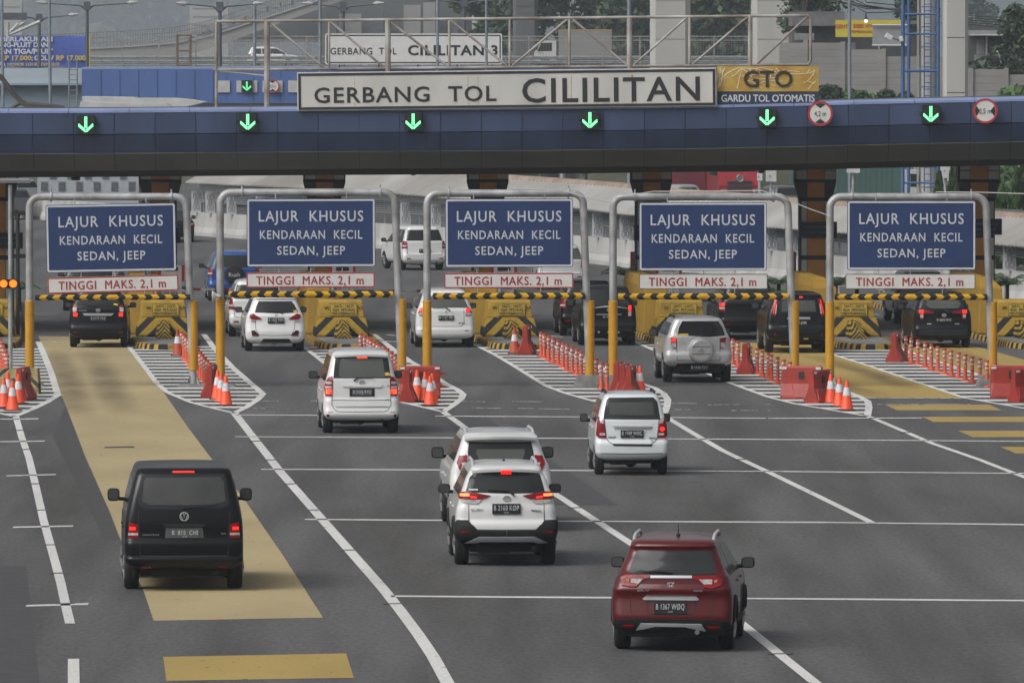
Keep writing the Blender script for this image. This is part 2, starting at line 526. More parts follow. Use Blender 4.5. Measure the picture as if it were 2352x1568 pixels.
def car(sp):
    D0 = None
    if 'tr' in sp:
        ox, oy, zs, cx, zc = sp['tr']
        pxc, pyc = (ox + cx / zs) * 0.588, (oy + zc / zs) * 0.588
        loc = G(pxc, pyc)
        D0 = loc.y - sp['ro']
        k = F / D0 / 0.588 * zs
        zb = (((784 - (-1)) * 0))
        # picture row of the ground under the rear bumper
        rr = Vector((0, D0, -H))
        cosp, sinp = math.cos(PITCH), math.sin(PITCH)
        vy = (rr.y * sinp + rr.z * cosp) / (rr.y * cosp - rr.z * sinp)
        zb = ((784 - vy * F) / 0.588 - oy) * zs
    else:
        loc = Vector(sp['loc'])
    yaw = rad(sp.get('yaw', 0))
    root = empty(sp['name'], loc, sp['label'], sp['cat'], sp.get('group'), yaw)
    sh = Shell(sp)
    body = PAINT[sp['paint']]
    W, wb, R, tw, ro, L = sp['W'], sp['wb'], sp.get('R', 0.32), sp.get('tw', 0.2), sp['ro'], sp['L']
    lv = sp['lv']
    top = lv[-1][0]
    def T(p):
        if D0 is None: return p
        x, z0 = (p[0] - cx) / k, (zb - p[1]) / k
        off = max(0.0, sh.yr(z0) + ro)
        z = z0 - (H - z0) * off / D0
        return (x * (1 + off / D0), z)
    # ---- body
    zs_ = sorted({a[0] for a in lv} | {a[0] for a in sh.yfk if lv[0][0] < a[0] < top})
    allz = []
    for a, b in zip(zs_, zs_[1:]):
        n = 3 if b - a > 0.09 else 2
        allz += [a + (b - a) * i / n for i in range(n)]
    allz.append(top)
    mb = MB()
    loops = [sh.outline(z) for z in allz]
    # crown of the roof
    lastl = loops[-1]
    cxr = sum((p.x for p in lastl)) / len(lastl); cyr = (min(p.y for p in lastl) + max(p.y for p in lastl)) / 2
    for q, dz in ((0.75, 0.016), (0.4, 0.026)):
        loops.append([Vector((cxr + (p.x - cxr) * q, cyr + (p.y - cyr) * q, top + dz)) for p in lastl])
    mb.loft(loops)
    bo = mb.build('body', body, root, world=False, smooth=True, sharp=50)
    # ---- rear patches
    def poly_u(poly, mirror=False):
        out = []
        for p in poly:
            x, z = T(p)
            if mirror: x = -x
            out.append((sh.x2u(x, z), z))
        return out
    def lay(name, m, polys, parent=root, off=0.006, thick=0.02, step=0.07, mirror=False):
        b = MB()
        for q in polys: patch(b, poly_u(q, mirror), sh.rear, off, step, thick)
        return b.build(name, m, parent, world=False, smooth=True, sharp=35)
    for it in sp.get('rear', []):
        name, m, polys, op = it[0], it[1], it[2], (it[3] if len(it) > 3 else {})
        for mir in ((False, True) if op.get('m') else (False,)):
            subs = op.get('sub', [])
            o = lay(name, m, polys, root, op.get('off', 0.006), op.get('thick', 0.02), mirror=mir)
            for sn, sm, spolys in subs:
                par = o
                b = MB()
                for q in spolys: patch(b, poly_u(q, mir), sh.rear, op.get('off', 0.006) + 0.006, 0.07, 0.012)
                so = b.build(sn, sm, par, world=False, smooth=True, sharp=35)
    if sp.get('gaps'):
        b = MB()
        for ln in sp['gaps']:
            for mir in ((False, True) if sp.get('gapm', True) else (False,)):
                pts = [T(p) for p in ln]
                for (xa, za), (xb, zb2) in zip(pts, pts[1:]):
                    if mir: xa, xb = -xa, -xb
                    dx, dz = xb - xa, zb2 - za
                    ll = math.hypot(dx, dz) or 1
                    nx, nz = -dz / ll * 0.006, dx / ll * 0.006
                    q = [(xa + nx, za + nz), (xb + nx, zb2 + nz), (xb - nx, zb2 - nz), (xa - nx, za - nz)]
                    patch(b, [(sh.x2u(x, z), z) for x, z in q], sh.rear, 0.003, 0.1, 0.01)
        b.build('panel_gap', GAP, root, world=False)
    # ---- number plate
    if sp.get('plate'):
        quad, txt = sp['plate'][0], sp['plate'][1]
        pm = sp['plate'][2] if len(sp['plate']) > 2 else PLATE
        (x0, z1), (x1, z0) = T(quad[0]), T(quad[1])
        xc, zc_ = (x0 + x1) / 2, (z0 + z1) / 2
        yy = min(sh.rear(0, z0).y, sh.rear(0, z1).y) - 0.012
        b = MB(); b.rbox((xc, yy + 0.006, zc_), (x1 - x0, 0.03, z1 - z0), 0.012)
        po = b.build('licence_plate', pm, root, world=False)
        b = MB()
        hh = z1 - z0
        b.text(txt, (xc, yy - 0.012, zc_ + hh * 0.12), hh * 0.52, (x1 - x0) * 0.88, 0.0, 0.004, gap=1.05)
        b.build('plate_text', PLTXT, po, world=False)
        b = MB()
        if len(sp['plate']) > 3: b.text(sp['plate'][3], (xc, yy - 0.012, zc_ - hh * 0.33), hh * 0.16, None, 0.002, 0.004); b.build('plate_date', PLTXT, po, world=False)
    for kind, pt, r in sp.get('emblem', []):
        x, z = T(pt)
        y = sh.rear(sh.x2u(x, z), z).y - 0.012
        b = MB(); emblem(kind, b, (x, y, z), r)
        b.build('emblem', EMBLEM if sp['paint'] in ('black', 'soot', 'red', 'blue', 'grey') else CHROME, root, world=False, smooth=True)
    for txt, a, bq, m in sp.get('words', []):
        (x0, z1), (x1, z0) = T(a), T(bq)
        y = sh.rear(sh.x2u((x0 + x1) / 2, (z0 + z1) / 2), (z0 + z1) / 2).y - 0.006
        y = min(y, sh.rear(sh.x2u(x0, z0), z0).y - 0.002) if abs(x0) < abs(x1) else y
        b = MB(); b.text(txt, ((x0 + x1) / 2, y, (z0 + z1) / 2), z1 - z0, x1 - x0, 0.004, 0.012)
        b.build('badge_lettering', m, root, world=False)
    for pt, r, m, name in sp.get('discs', []):
        x, z = T(pt)
        pl = [(sh.x2u(x + r * math.cos(2 * PI * q / 14), z, 0.02), z + r * math.sin(2 * PI * q / 14)) for q in range(14)]
        b = MB(); patch(b, pl, sh.rear, 0.034 if name == 'lit_bulb' else 0.008, 0.2, 0.02)
        b.build(name, m, root, world=False)
    if sp.get('wiper'):
        b = MB()
        pts = []
        for p in sp['wiper']:
            x, z = T(p)
            q = sh.rear(sh.x2u(x, z), z); pts.append(q + Vector((0, -0.035, 0.005)))
        b.tube(pts, [0.020] + [0.014] * (len(pts) - 2) + [0.008] if len(pts) > 2 else [0.018, 0.010], 8)
        b.build('wiper', PLASTIC, root, world=False, smooth=True)
    # ---- side glass and sills
    zt = top - sp.get('glassdrop', 0.14)
    zbt = sp.get('belt', sh.belt + 0.04)
    yb0, yt0 = sh.yr(zbt) + sp.get('cpil', 0.32), sh.yr(zt) + sp.get('cpil', 0.32) + 0.05
    yb1, yt1 = sh.yf(zbt) - 0.12, sh.yf(zt) - 0.14
    cuts = [0, 0.30, 0.62, 1.0]
    for sgn in (1, -1):
        fm = sh.side(sgn)
        for a, c_ in zip(cuts, cuts[1:]):
            ya, yb_ = yb0 + (yb1 - yb0) * a + 0.03, yb0 + (yb1 - yb0) * c_ - 0.03
            ta, tb = yt0 + (yt1 - yt0) * a + 0.03, yt0 + (yt1 - yt0) * c_ - 0.03
            if c_ < 1: tb = max(tb, yb_ - 0.12) if tb < yb_ - 0.12 else tb
            q = [(ya, zbt), (yb_, zbt), (tb, zt), (ta, zt)]
            if sgn < 0: q = [(-u, z) for u, z in q]
            b = MB(); patch(b, q, fm, 0.006, 0.15, 0.02)
            b.build('side_window', GLASS, root, world=False)
        # wheel arches
        z0 = lv[0][0]
        for yc in (0, wb):
            b = MB()
            ra = R * 1.16
            a0 = math.asin(max(-0.95, min(0.9, (z0 - R) / ra)))
            q = [(yc + ra * math.cos(a0 + (PI - 2 * a0) * t / 14), R + ra * math.sin(a0 + (PI - 2 * a0) * t / 14)) for t in range(15)]
            if sgn < 0: q = [(-u, z) for u, z in q]
            patch(b, q, fm, 0.004, 0.2, 0.02)
            b.build('wheel_arch', DARK, root, world=False)
        if sp.get('flare'):
            for yc in (0, wb):
                b = MB()
                ra = R * 1.24
                pts = [Vector((sgn * (sh.hw(max(z0, R + ra * math.sin(PI * t / 12))) + 0.006), yc + ra * math.cos(PI * t / 12), max(0.22, R + ra * math.sin(PI * t / 12)))) for t in range(13)]
                b.tube(pts, 0.035, 8)
                b.build('fender_flare', sp['flare'], root, world=False, smooth=True)
            b = MB()
            b.tube([(sgn * (sh.hw(0.4) - 0.01), R * 1.3, 0.36), (sgn * (sh.hw(0.4) - 0.01), wb - R * 1.3, 0.36)], 0.05, 8)
            b.build('side_skirt', sp['flare'], root, world=False, smooth=True)
        for yq in (wb * 0.40, wb * 0.78):
            b = MB()
            b.box((sgn * (sh.hw(0.93) + 0.006), yq, 0.93), (0.03, 0.16, 0.03))
            b.build('door_handle', sp.get('handle', body), root, world=False)
    # ---- wheels
    for sgn in (1, -1):
        for yc in (0, wb):
            xw = sgn * (W / 2 - tw / 2 - 0.015)
            b = MB()
            b.lathe((xw, yc, R), [(R * 0.62, -tw / 2), (R * 0.90, -tw / 2 - 0.004), (R * 0.97, -tw / 2 + 0.02), (R, -tw / 2 + 0.045), (R, -0.01), (R * 0.985, 0), (R, 0.01), (R, tw / 2 - 0.045), (R * 0.97, tw / 2 - 0.02), (R * 0.90, tw / 2 + 0.004), (R * 0.62, tw / 2)], 32, 'x')
            w_ = b.build('wheel', RUBBER, root, world=False, smooth=True)
            b = MB()
            xo = xw + sgn * (tw / 2 - 0.02)
            b.cur = 0
            b.lathe((xo, yc, R), [(R * 0.63, -0.02 * sgn), (R * 0.63, 0.012 * sgn), (R * 0.55, 0.005 * sgn)], 24, 'x')
            for q in range(5):
                t = 2 * PI * q / 5 + 0.3
                b.tube([(xo + sgn * 0.012, yc, R), (xo + sgn * 0.006, yc + R * 0.6 * math.cos(t), R + R * 0.6 * math.sin(t))], [0.05, 0.03], 6)
            b.cur = 1
            b.cyl((xo - sgn * 0.03, yc, R), (xo - sgn * 0.012, yc, R), R * 0.6, n=24)
            b.build('rim', [RIM, DARK], w_, world=False)
    # ---- underneath
    b = MB()
    b.box((0, (L - ro * 2) / 2 + 0.1, 0.36), (W - 0.5, L - 0.6, 0.26))
    b.cyl((-W / 2 + 0.2, 0, R), (W / 2 - 0.2, 0, R), 0.06, n=10)
    b.ball((0, 0, R - 0.01), 0.13, 10, 7)
    b.cyl((W * 0.27, -ro + 0.12, 0.30), (W * 0.27, 0.3, 0.30), 0.035, n=10)
    b.rbox((-W * 0.12, -ro + 0.42, 0.29), (0.55, 0.25, 0.16), 0.05)
    b.build('underbody', DARK, root, world=False)
    if sp.get('exhaust'):
        x, z = T(sp['exhaust'])
        b = MB(); b.lathe((x, -ro + 0.03, z), [(0.035, 0), (0.035, 0.25), (0.028, 0.25), (0.026, 0.02), (0.035, 0)], 14, 'y')
        b.build('exhaust_pipe', CHROME, root, world=False, smooth=True)
    # ---- mirrors
    if sp.get('mirror', True):
        ym = sh.yf(zbt) - 0.32
        mw, mh, mz = sp.get('msize', (0.20, 0.16, zbt + 0.06))
        for sgn in (1, -1):
            xm = sgn * (sh.hw(zbt) + 0.06 + mw / 2)
            b = MB()
            b.ball((xm, ym, mz), (mw / 2, 0.075, mh / 2), 16, 10, 0.55)
            b.tube([(sgn * (sh.hw(zbt) - 0.02), ym + 0.03, mz - mh * 0.35), (xm - sgn * mw * 0.2, ym + 0.02, mz - mh * 0.3)], 0.03, 8)
            mo = b.build('side_mirror', PLASTIC if sp.get('mblack', True) else body, root, world=False, smooth=True)
            b = MB(); b.rbox((xm, ym - 0.078, mz), (mw * 0.78, 0.012, mh * 0.74), 0.03)
            b.build('mirror_glass', GLASS_M, mo, world=False)
    # ---- roof things
    if sp.get('rails'):
        xr, y0, y1, m = sp['rails']
        for sgn in (1, -1):
            zr = top + 0.005
            b = MB(); b.tube([(sgn * xr, y0, zr - 0.05), (sgn * xr, y0 + 0.16, zr + 0.0), (sgn * xr, y0 + 0.45, zr + 0.025), (sgn * xr, y1 - 0.4, zr + 0.025), (sgn * xr, y1, zr - 0.05)], 0.026, 10)
            b.build('roof_rail', m, root, world=False, smooth=True)
    if sp.get('antenna'):
        x, y, h = sp['antenna']
        b = MB(); b.ball((x, y, top + 0.02), (0.03, 0.045, 0.03), 10, 6); b.tube([(x, y, top + 0.02), (x, y - 0.05, top + 0.02 + h)], [0.009, 0.005], 6)
        b.build('antenna', PLASTIC, root, world=False)
    if sp.get('ribs'):
        for q in range(sp['ribs']):
            b = MB()
            x = (q - (sp['ribs'] - 1) / 2) * 0.155
            zc_ = top + 0.024 * (1 - (x / 0.62) ** 2) - 0.010; b.tube([(x, 0.05, zc_ - 0.014), (x, 0.5, zc_), (x, 2.4, zc_)], [0.010, 0.018, 0.018], 8)
            b.build('roof_rib', body, root, world=False, smooth=True)
    if sp.get('spoiler'):
        zsp, hw_, ysp, dp = sp['spoiler']
        b = MB()
        lo = []
        for q in range(13):
            t = -1 + 2 * q / 12
            yb = ysp + 0.10 * t * t
            x = hw_ * t
            zz = zsp - 0.03 * t * t
            lo.append([Vector((x, yb, zz)), Vector((x, yb + 0.01, zz - 0.045)), Vector((x, yb + dp, zz - 0.05)), Vector((x, yb + dp, zz + 0.035)), Vector((x, yb + 0.05, zz + 0.022))])
        b.loft(lo)
        b.build('spoiler', body, root, world=False, smooth=True, sharp=50)
    if sp.get('spare'):
        pt, r, m = sp['spare']
        x, z = T(pt) if D0 else pt
        yy = -ro - 0.05
        b = MB()
        b.lathe((x, yy, z), [(0.0, -0.10), (r * 0.75, -0.10), (r * 0.80, -0.085), (r * 0.86, -0.085), (r * 0.93, -0.06), (r, 0.0), (r, 0.14), (0.0, 0.14)], 36, 'y')
        so = b.build('spare_wheel_cover', m, root, world=False, smooth=True, sharp=40)
        b = MB(); b.box((x, yy - 0.103, z + r * 0.28), (r * 1.42, 0.012, 0.012)); b.box((x, yy - 0.103, z - r * 0.28), (r * 1.42, 0.012, 0.012))
        b.build('cover_seam', GAP, so, world=False)
        if sp.get('spare_text'):
            b = MB(); b.text(sp['spare_text'], (x, yy - 0.105, z), r * 0.42, r * 1.15, 0.012, 0.01)
            b.build('cover_lettering', SILVERP, so, world=False)
        else:
            b = MB(); emblem('oval', b, (x, yy - 0.112, z), 0.07); b.build('emblem', CHROME, so, world=False)
    return root

def rect(a, b, c, d): return [(a, b), (c, b), (c, d), (a, d)]
def flip(poly, cx): return [(2 * cx - x, y) for x, y in poly]

def cars():
    R_ = rect
    # -------- black van, nearest on the left
    car(dict(name='van', label='black passenger van with one long lit brake lamp, driving along the tan lane', cat='van', tr=(380, 1750, 2.613, 876, 1428), yaw=3.2,
        W=1.90, L=4.89, ro=0.95, wb=3.0, R=0.335, tw=0.225, paint='black', rc=0.13, bow=0.05, front=(1.10, 0.75, 0.75),
        lv=[(.36, .80, -.80), (.42, .90, -.93), (.50, .935, -.975), (.555, .94, -.96), (.575, .94, -.91), (.76, .94, -.905), (.79, .94, -.895), (.825, .94, -.86), (1.1, .93, -.84), (1.3, .895, -.81), (1.6, .83, -.74), (1.82, .775, -.65), (1.885, .755, -.60), (1.925, .735, -.55), (1.95, .68, -.46), (1.955, .60, -.3)],
        belt=1.20, glassdrop=0.2, cpil=0.2,
        rear=[('rear_window', GLASS, [[(450, 268), (1270, 260), (1300, 300), (1340, 550), (1318, 595), (1200, 615), (880, 622), (490, 618), (425, 590), (405, 548), (437, 300)]],
                  {'sub': [('glass_area', GLASS_M, [[(490, 300), (1250, 292), (1280, 340), (1300, 540), (1180, 570), (880, 580), (520, 575), (450, 540), (470, 340)]])]}),
              ('brake_lamp', LIT, [R_(764, 230, 984, 246)]),
              ('tail_lamp', REDLENS, [[(318, 752), (405, 775), (410, 915), (305, 915)]], {'m': 1, 'off': 0.012, 'sub': [('lit_bulb', LIT, [R_(322, 800, 380, 832)]), ('reverse_lens', CLEARLENS, [R_(312, 862, 409, 886)])]}),
              ('plate_recess', PLATEG, [[(690, 806), (1062, 806), (1078, 912), (682, 912)]]),
              ('tailgate_handle', PLASTIC, [R_(674, 768, 1084, 800)], {'off': 0.03}),
              ('reflector', REDLENS, [R_(432, 1204, 538, 1222)], {'m': 1})],
        gaps=[[(412, 640), (420, 930)], [(870, 1100), (430, 1098), (420, 935)]],
        plate=[((735, 822), (1032, 912)), 'B  815  CHI', PLATEG, '01·20'], emblem=[('vw', (878, 693), 0.07)],
        words=[('CARAVELLE', (452, 872), (622, 886), CHROME), ('TDI', (1248, 862), (1300, 876), CHROME)],
        wiper=[(870, 606), (960, 604), (1215, 582)], msize=(0.20, 0.21, 1.36)))
    # -------- white suv with black lower bumper
    car(dict(name='suv', label='white SUV with a black lower bumper, nearer of the two overlapping white SUVs', cat='suv', tr=(1650, 1630, 2.528, 812, 1446), yaw=2.4,
        W=1.695, L=4.435, ro=0.85, wb=2.685, R=0.35, tw=0.22, paint='pearl', rc=0.15, bow=0.06, front=(1.05, 0.95, 0.85), flare=PLASTIC,
        lv=[(.40, .70, -.70), (.46, .80, -.81), (.56, .835, -.86), (.66, .84, -.865), (.73, .84, -.85), (.78, .838, -.80), (.95, .825, -.79), (1.05, .80, -.765), (1.2, .765, -.75), (1.26, .735, -.71), (1.45, .665, -.60), (1.56, .61, -.52), (1.60, .59, -.55), (1.64, .57, -.50), (1.67, .52, -.35), (1.685, .44, -.1)],
        belt=1.17, spoiler=(1.615, 0.56, -0.60, 0.2), rails=(0.53, -0.1, 1.9, SILVERP), antenna=(0.0, 0.35, 0.07),
        rear=[('rear_window', GLASS, [[(525, 525), (1105, 525), (1150, 570), (1195, 735), (1150, 745), (800, 748), (480, 738), (412, 728), (455, 590)]]),
              ('brake_lamp', LIT, [R_(764 + 17 * q, 514, 776 + 17 * q, 532) for q in range(6)], {'off': 0.07}),
              ('tail_lamp', REDLENS, [[(352, 745), (440, 735), (655, 768), (600, 795), (570, 805), (450, 805), (352, 800)]], {'m': 1, 'off': 0.02, 'sub': [('lit_bar', LITY, [R_(366, 754, 446, 776)]), ('lit_strip', LIT, [[(455, 770), (520, 780), (520, 796), (455, 792)]])]}),
              ('reverse_lamp', CLEARLENS, [[(358, 808), (450, 809), (572, 809), (528, 853), (440, 850), (372, 835)]], {'m': 1, 'off': 0.016}),
              ('lower_bumper', PLASTIC, [[(330, 1015), (435, 1020), (522, 1112), (810, 1114), (810, 1166), (540, 1166), (400, 1232), (330, 1258), (300, 1200), (310, 1090)]], {'m': 1, 'off': 0.022}),
              ('skid_plate', SILVERP, [[(400, 1236), (545, 1170), (810, 1172), (810, 1208), (590, 1208), (430, 1242)]], {'m': 1, 'off': 0.03}),
              ('reflector', REDLENS, [[(362, 1115), (460, 1118), (375, 1142)]], {'m': 1, 'off': 0.03}),
              ('window_sticker', STICKW, [R_(442, 706, 532, 718)], {'off': 0.012})],
        gaps=[[(440, 860), (438, 1020), (520, 1106), (812, 1108)]],
        plate=[((670, 848), (952, 952)), 'B 2168 KØP', PLATE, '12·24'], emblem=[('oval', (815, 797), 0.062)],
        words=[('RUSH', (458, 896), (578, 916), SILVERP), ('TRD Sportivo', (1058, 908), (1155, 924), PLASTIC)],
        wiper=[(885, 765), (830, 722), (630, 716)], msize=(0.21, 0.16, 1.16)))
    # -------- red suv
    car(dict(name='suv', label='dark red SUV with chrome tailgate bar and short roof antenna, nearest car on the right', cat='suv', tr=(2350, 2030, 2.751, 785, 1380), yaw=-4.2,
        W=1.735, L=4.455, ro=0.85, wb=2.66, R=0.335, tw=0.21, paint='red', rc=0.16, bow=0.07, front=(1.0, 0.95, 0.95), flare=PLASTIC, mblack=True,
        lv=[(.27, .70, -.70), (.33, .80, -.80), (.42, .855, -.86), (.50, .86, -.875), (.60, .865, -.86), (.80, .86, -.83), (.90, .85, -.86), (.97, .835, -.81), (1.08, .805, -.79), (1.12, .775, -.74), (1.28, .705, -.64), (1.45, .635, -.54), (1.50, .615, -.57), (1.55, .60, -.53), (1.59, .555, -.38), (1.605, .48, -.15)],
        belt=1.10, rails=(0.57, -0.25, 1.5, SILVERP), antenna=(0.05, 0.05, 0.17),
        rear=[('rear_window', GLASS, [[(415, 322), (800, 332), (1195, 327), (1225, 390), (1262, 580), (1000, 588), (540, 588), (318, 578), (345, 470), (385, 350)]]),
              ('tail_lamp', REDLENS, [[(240, 625), (290, 594), (550, 596), (550, 615), (470, 640), (405, 725), (330, 722), (250, 705)]], {'off': 0.02, 'sub': [('reverse_lens', CLEARLENS, [[(347, 630), (480, 630), (430, 688), (347, 672)]]), ('indicator_lens', AMBER, [[(288, 632), (328, 632), (328, 665), (300, 655)]])]}),
              ('tail_lamp', REDLENS, [[(1007, 603), (1260, 604), (1332, 640), (1310, 715), (1215, 740), (1140, 725), (1075, 650), (1007, 622)]], {'off': 0.02, 'sub': [('reverse_lens', CLEARLENS, [[(1080, 636), (1220, 636), (1220, 690), (1135, 695)]]), ('indicator_lens', AMBER, [[(1240, 640), (1278, 640), (1268, 668), (1240, 675)]])]}),
              ('chrome_strip', SILVERP, [R_(556, 598, 1002, 622)], {'off': 0.012}),
              ('chrome_bar', CHROME, [[(475, 846), (520, 804), (1048, 812), (1082, 855), (1060, 862), (490, 858)]], {'off': 0.04}),
              ('lower_bumper', PLASTIC, [[(178, 1070), (400, 1062), (430, 1056), (1150, 1066), (1180, 1075), (1400, 1082), (1390, 1200), (1330, 1240), (300, 1245), (190, 1200)]], {'off': 0.018}),
              ('skid_plate', SILVERP, [[(405, 1172), (455, 1102), (1105, 1108), (1152, 1178), (1090, 1168), (930, 1135), (610, 1132), (480, 1160)]], {'off': 0.03}),
              ('reflector', REDLENS, [R_(262, 1122, 384, 1146)], {'off': 0.03}), ('reflector', REDLENS, [R_(1172, 1132, 1302, 1157)], {'off': 0.03})],
        gaps=[[(338, 725), (345, 980), (405, 1060)], [(530, 862), (520, 960), (560, 1010), (1010, 1018)]],
        plate=[((600, 878), (948, 1000)), 'B 1367 WØQ', PLATE, '12·21'], emblem=[('h', (776, 705), 0.05)],
        words=[('BR-V', (418, 744), (548, 764), CHROME), ('PRESTIGE', (1024, 748), (1118, 764), CHROME)],
        wiper=[(790, 566), (640, 550), (485, 556)], exhaust=(1060, 1200), msize=(0.20, 0.16, 1.12)))
    # -------- small white hatch
    car(dict(name='hatchback', label='small white hatchback with tall tail lamps, right one of them lit', cat='hatchback', tr=(2230, 1480, 3.733, 868, 1388), yaw=2.2,
        W=1.475, L=3.6, ro=0.60, wb=2.40, R=0.285, tw=0.175, paint='cool', rc=0.13, bow=0.05, front=(1.0, 0.55, 0.75),
        lv=[(.31, .56, -.47), (.36, .67, -.57), (.47, .73, -.63), (.62, .737, -.63), (.68, .737, -.615), (.72, .735, -.58), (.92, .727, -.565), (1.12, .69, -.55), (1.15, .675, -.53), (1.3, .64, -.48), (1.5, .58, -.40), (1.565, .555, -.37), (1.61, .525, -.33), (1.635, .47, -.22), (1.64, .42, -.1)],
        belt=1.06, cpil=0.25, rails=(0.49, 0.1, 1.7, PLASTIC), msize=(0.16, 0.17, 1.06),
        rear=[('rear_window', GLASS, [[(540, 270), (1190, 266), (1245, 330), (1286, 590), (455, 584), (480, 420), (505, 310)]], {'sub': [('glass_area', GLASS_M, [[(545, 340), (1170, 335), (1185, 400), (1190, 530), (540, 520)]])]}),
              ('tail_lamp', REDLENS, [[(392, 548), (458, 580), (492, 860), (385, 855), (355, 820)]], {'m': 1, 'off': 0.02, 'sub': [('clear_top', CLEARLENS, [[(408, 560), (456, 582), (460, 650), (416, 640)]]), ('clear_bottom', CLEARLENS, [R_(402, 785, 480, 820)])]}),
              ('chrome_bar', CHROME, [[(590, 680), (1158, 686), (1135, 720), (1085, 716), (660, 710), (612, 720)]], {'off': 0.03}),
              ('bumper_step', PLASTIC, [[(582, 942), (1168, 948), (1155, 978), (602, 970)]], {'off': 0.01})],
        discs=[((1308, 728), 0.045, LIT, 'lit_bulb'), ((1070, 767), 0.016, SILVERP, 'key_lock')],
        gaps=[[(470, 595), (497, 862), (540, 920), (585, 942)], [(365, 1082), (868, 1088)]],
        plate=[((703, 742), (1037, 855)), 'B 1959 WØC', PLATE, '11·20'],
        words=[('SUZUKI', (520, 832), (630, 852), GAP), ('KARIMUN', (1118, 846), (1220, 864), GAP), ('GX', (1140, 894), (1185, 908), GAP)]))
    # -------- white tall mpv
    car(dict(name='minivan', label='white minivan with lit brake lamps and yellow window sticker beside red barriers', cat='minivan', tr=(1180, 1320, 3.825, 868, 1412), yaw=3.4,
        W=1.695, L=4.42, ro=0.75, wb=2.65, R=0.315, tw=0.21, paint='pearl', rc=0.15, bow=0.05, front=(1.08, 0.6, 0.85),
        lv=[(.30, .66, -.60), (.35, .78, -.71), (.44, .835, -.765), (.52, .845, -.75), (.60, .845, -.72), (.75, .84, -.70), (.80, .84, -.675), (.98, .825, -.665), (1.22, .775, -.65), (1.28, .755, -.62), (1.5, .705, -.55), (1.70, .655, -.48), (1.76, .635, -.46), (1.80, .605, -.40), (1.835, .55, -.25), (1.845, .48, -.1)],
        belt=1.16, spoiler=(1.765, .60, -0.58, 0.22), msize=(0.21, 0.18, 1.2),
        rear=[('rear_window', GLASS, [[(492, 262), (1255, 268), (1275, 330), (1308, 600), (452, 598), (470, 420)]],
                  {'sub': [('glass_area', GLASS_L, [[(572, 296), (600, 288), (1160, 292), (1185, 300), (1225, 565), (1200, 588), (560, 585), (532, 560), (550, 380)]])]}),
              ('brake_lamp', LIT, [R_(806, 284, 962, 305)], {'off': 0.03, 'sub': [('lit_diode', LITY, [R_(814 + 24 * q, 289, 826 + 24 * q, 300) for q in range(6)])]}),
              ('tail_lamp', REDLENS, [[(440, 572), (430, 863), (335, 860), (328, 735), (345, 660), (385, 590)]], {'m': 1, 'off': 0.02,
                  'sub': [('clear_window', CLEARLENS, [R_(348, 652, 424, 688), R_(340, 716, 424, 752)]), ('lit_panel', LIT, [R_(343, 765, 430, 838)]), ('lit_diode', LITY, [R_(352 + 27 * a, 768 + 25 * c, 367 + 27 * a, 782 + 25 * c) for a in range(3) for c in range(3)])]}),
              ('chrome_garnish', PAINT['white'], [[(572, 692), (1178, 696), (1170, 732), (1110, 735), (640, 726), (584, 724)]], {'off': 0.03}),
              ('plate_frame', PLASTIC, [R_(690, 750, 1064, 870)], {'off': 0.012}),
              ('chrome_strip', CHROME, [R_(486, 1012, 1264, 1032)], {'off': 0.02}),
              ('window_sticker', STICKY, [[(1222, 520), (1260, 512), (1296, 530), (1300, 560), (1225, 565)]], {'off': 0.016})],
        discs=[((368, 1155), 0.032, REDLENS, 'fog_lamp'), ((1370, 1162), 0.032, REDLENS, 'fog_lamp')],
        gaps=[[(438, 615), (426, 1000), (475, 1078), (520, 1098), (870, 1100)], [(430, 925), (870, 930)], [(300, 1110), (440, 1108)]],
        plate=[((728, 766), (1030, 854)), 'B 1626 KYU', PLATEG, '12·20'], emblem=[('oval', (878, 663), 0.065)],
        words=[('X', (1250, 700), (1285, 716), GAP), ('LUXURY', (1230, 908), (1290, 922), GAP), ('NAV1', (842, 264), (908, 276), STICKW)],
        wiper=[(752, 638), (835, 590), (1060, 600)]))
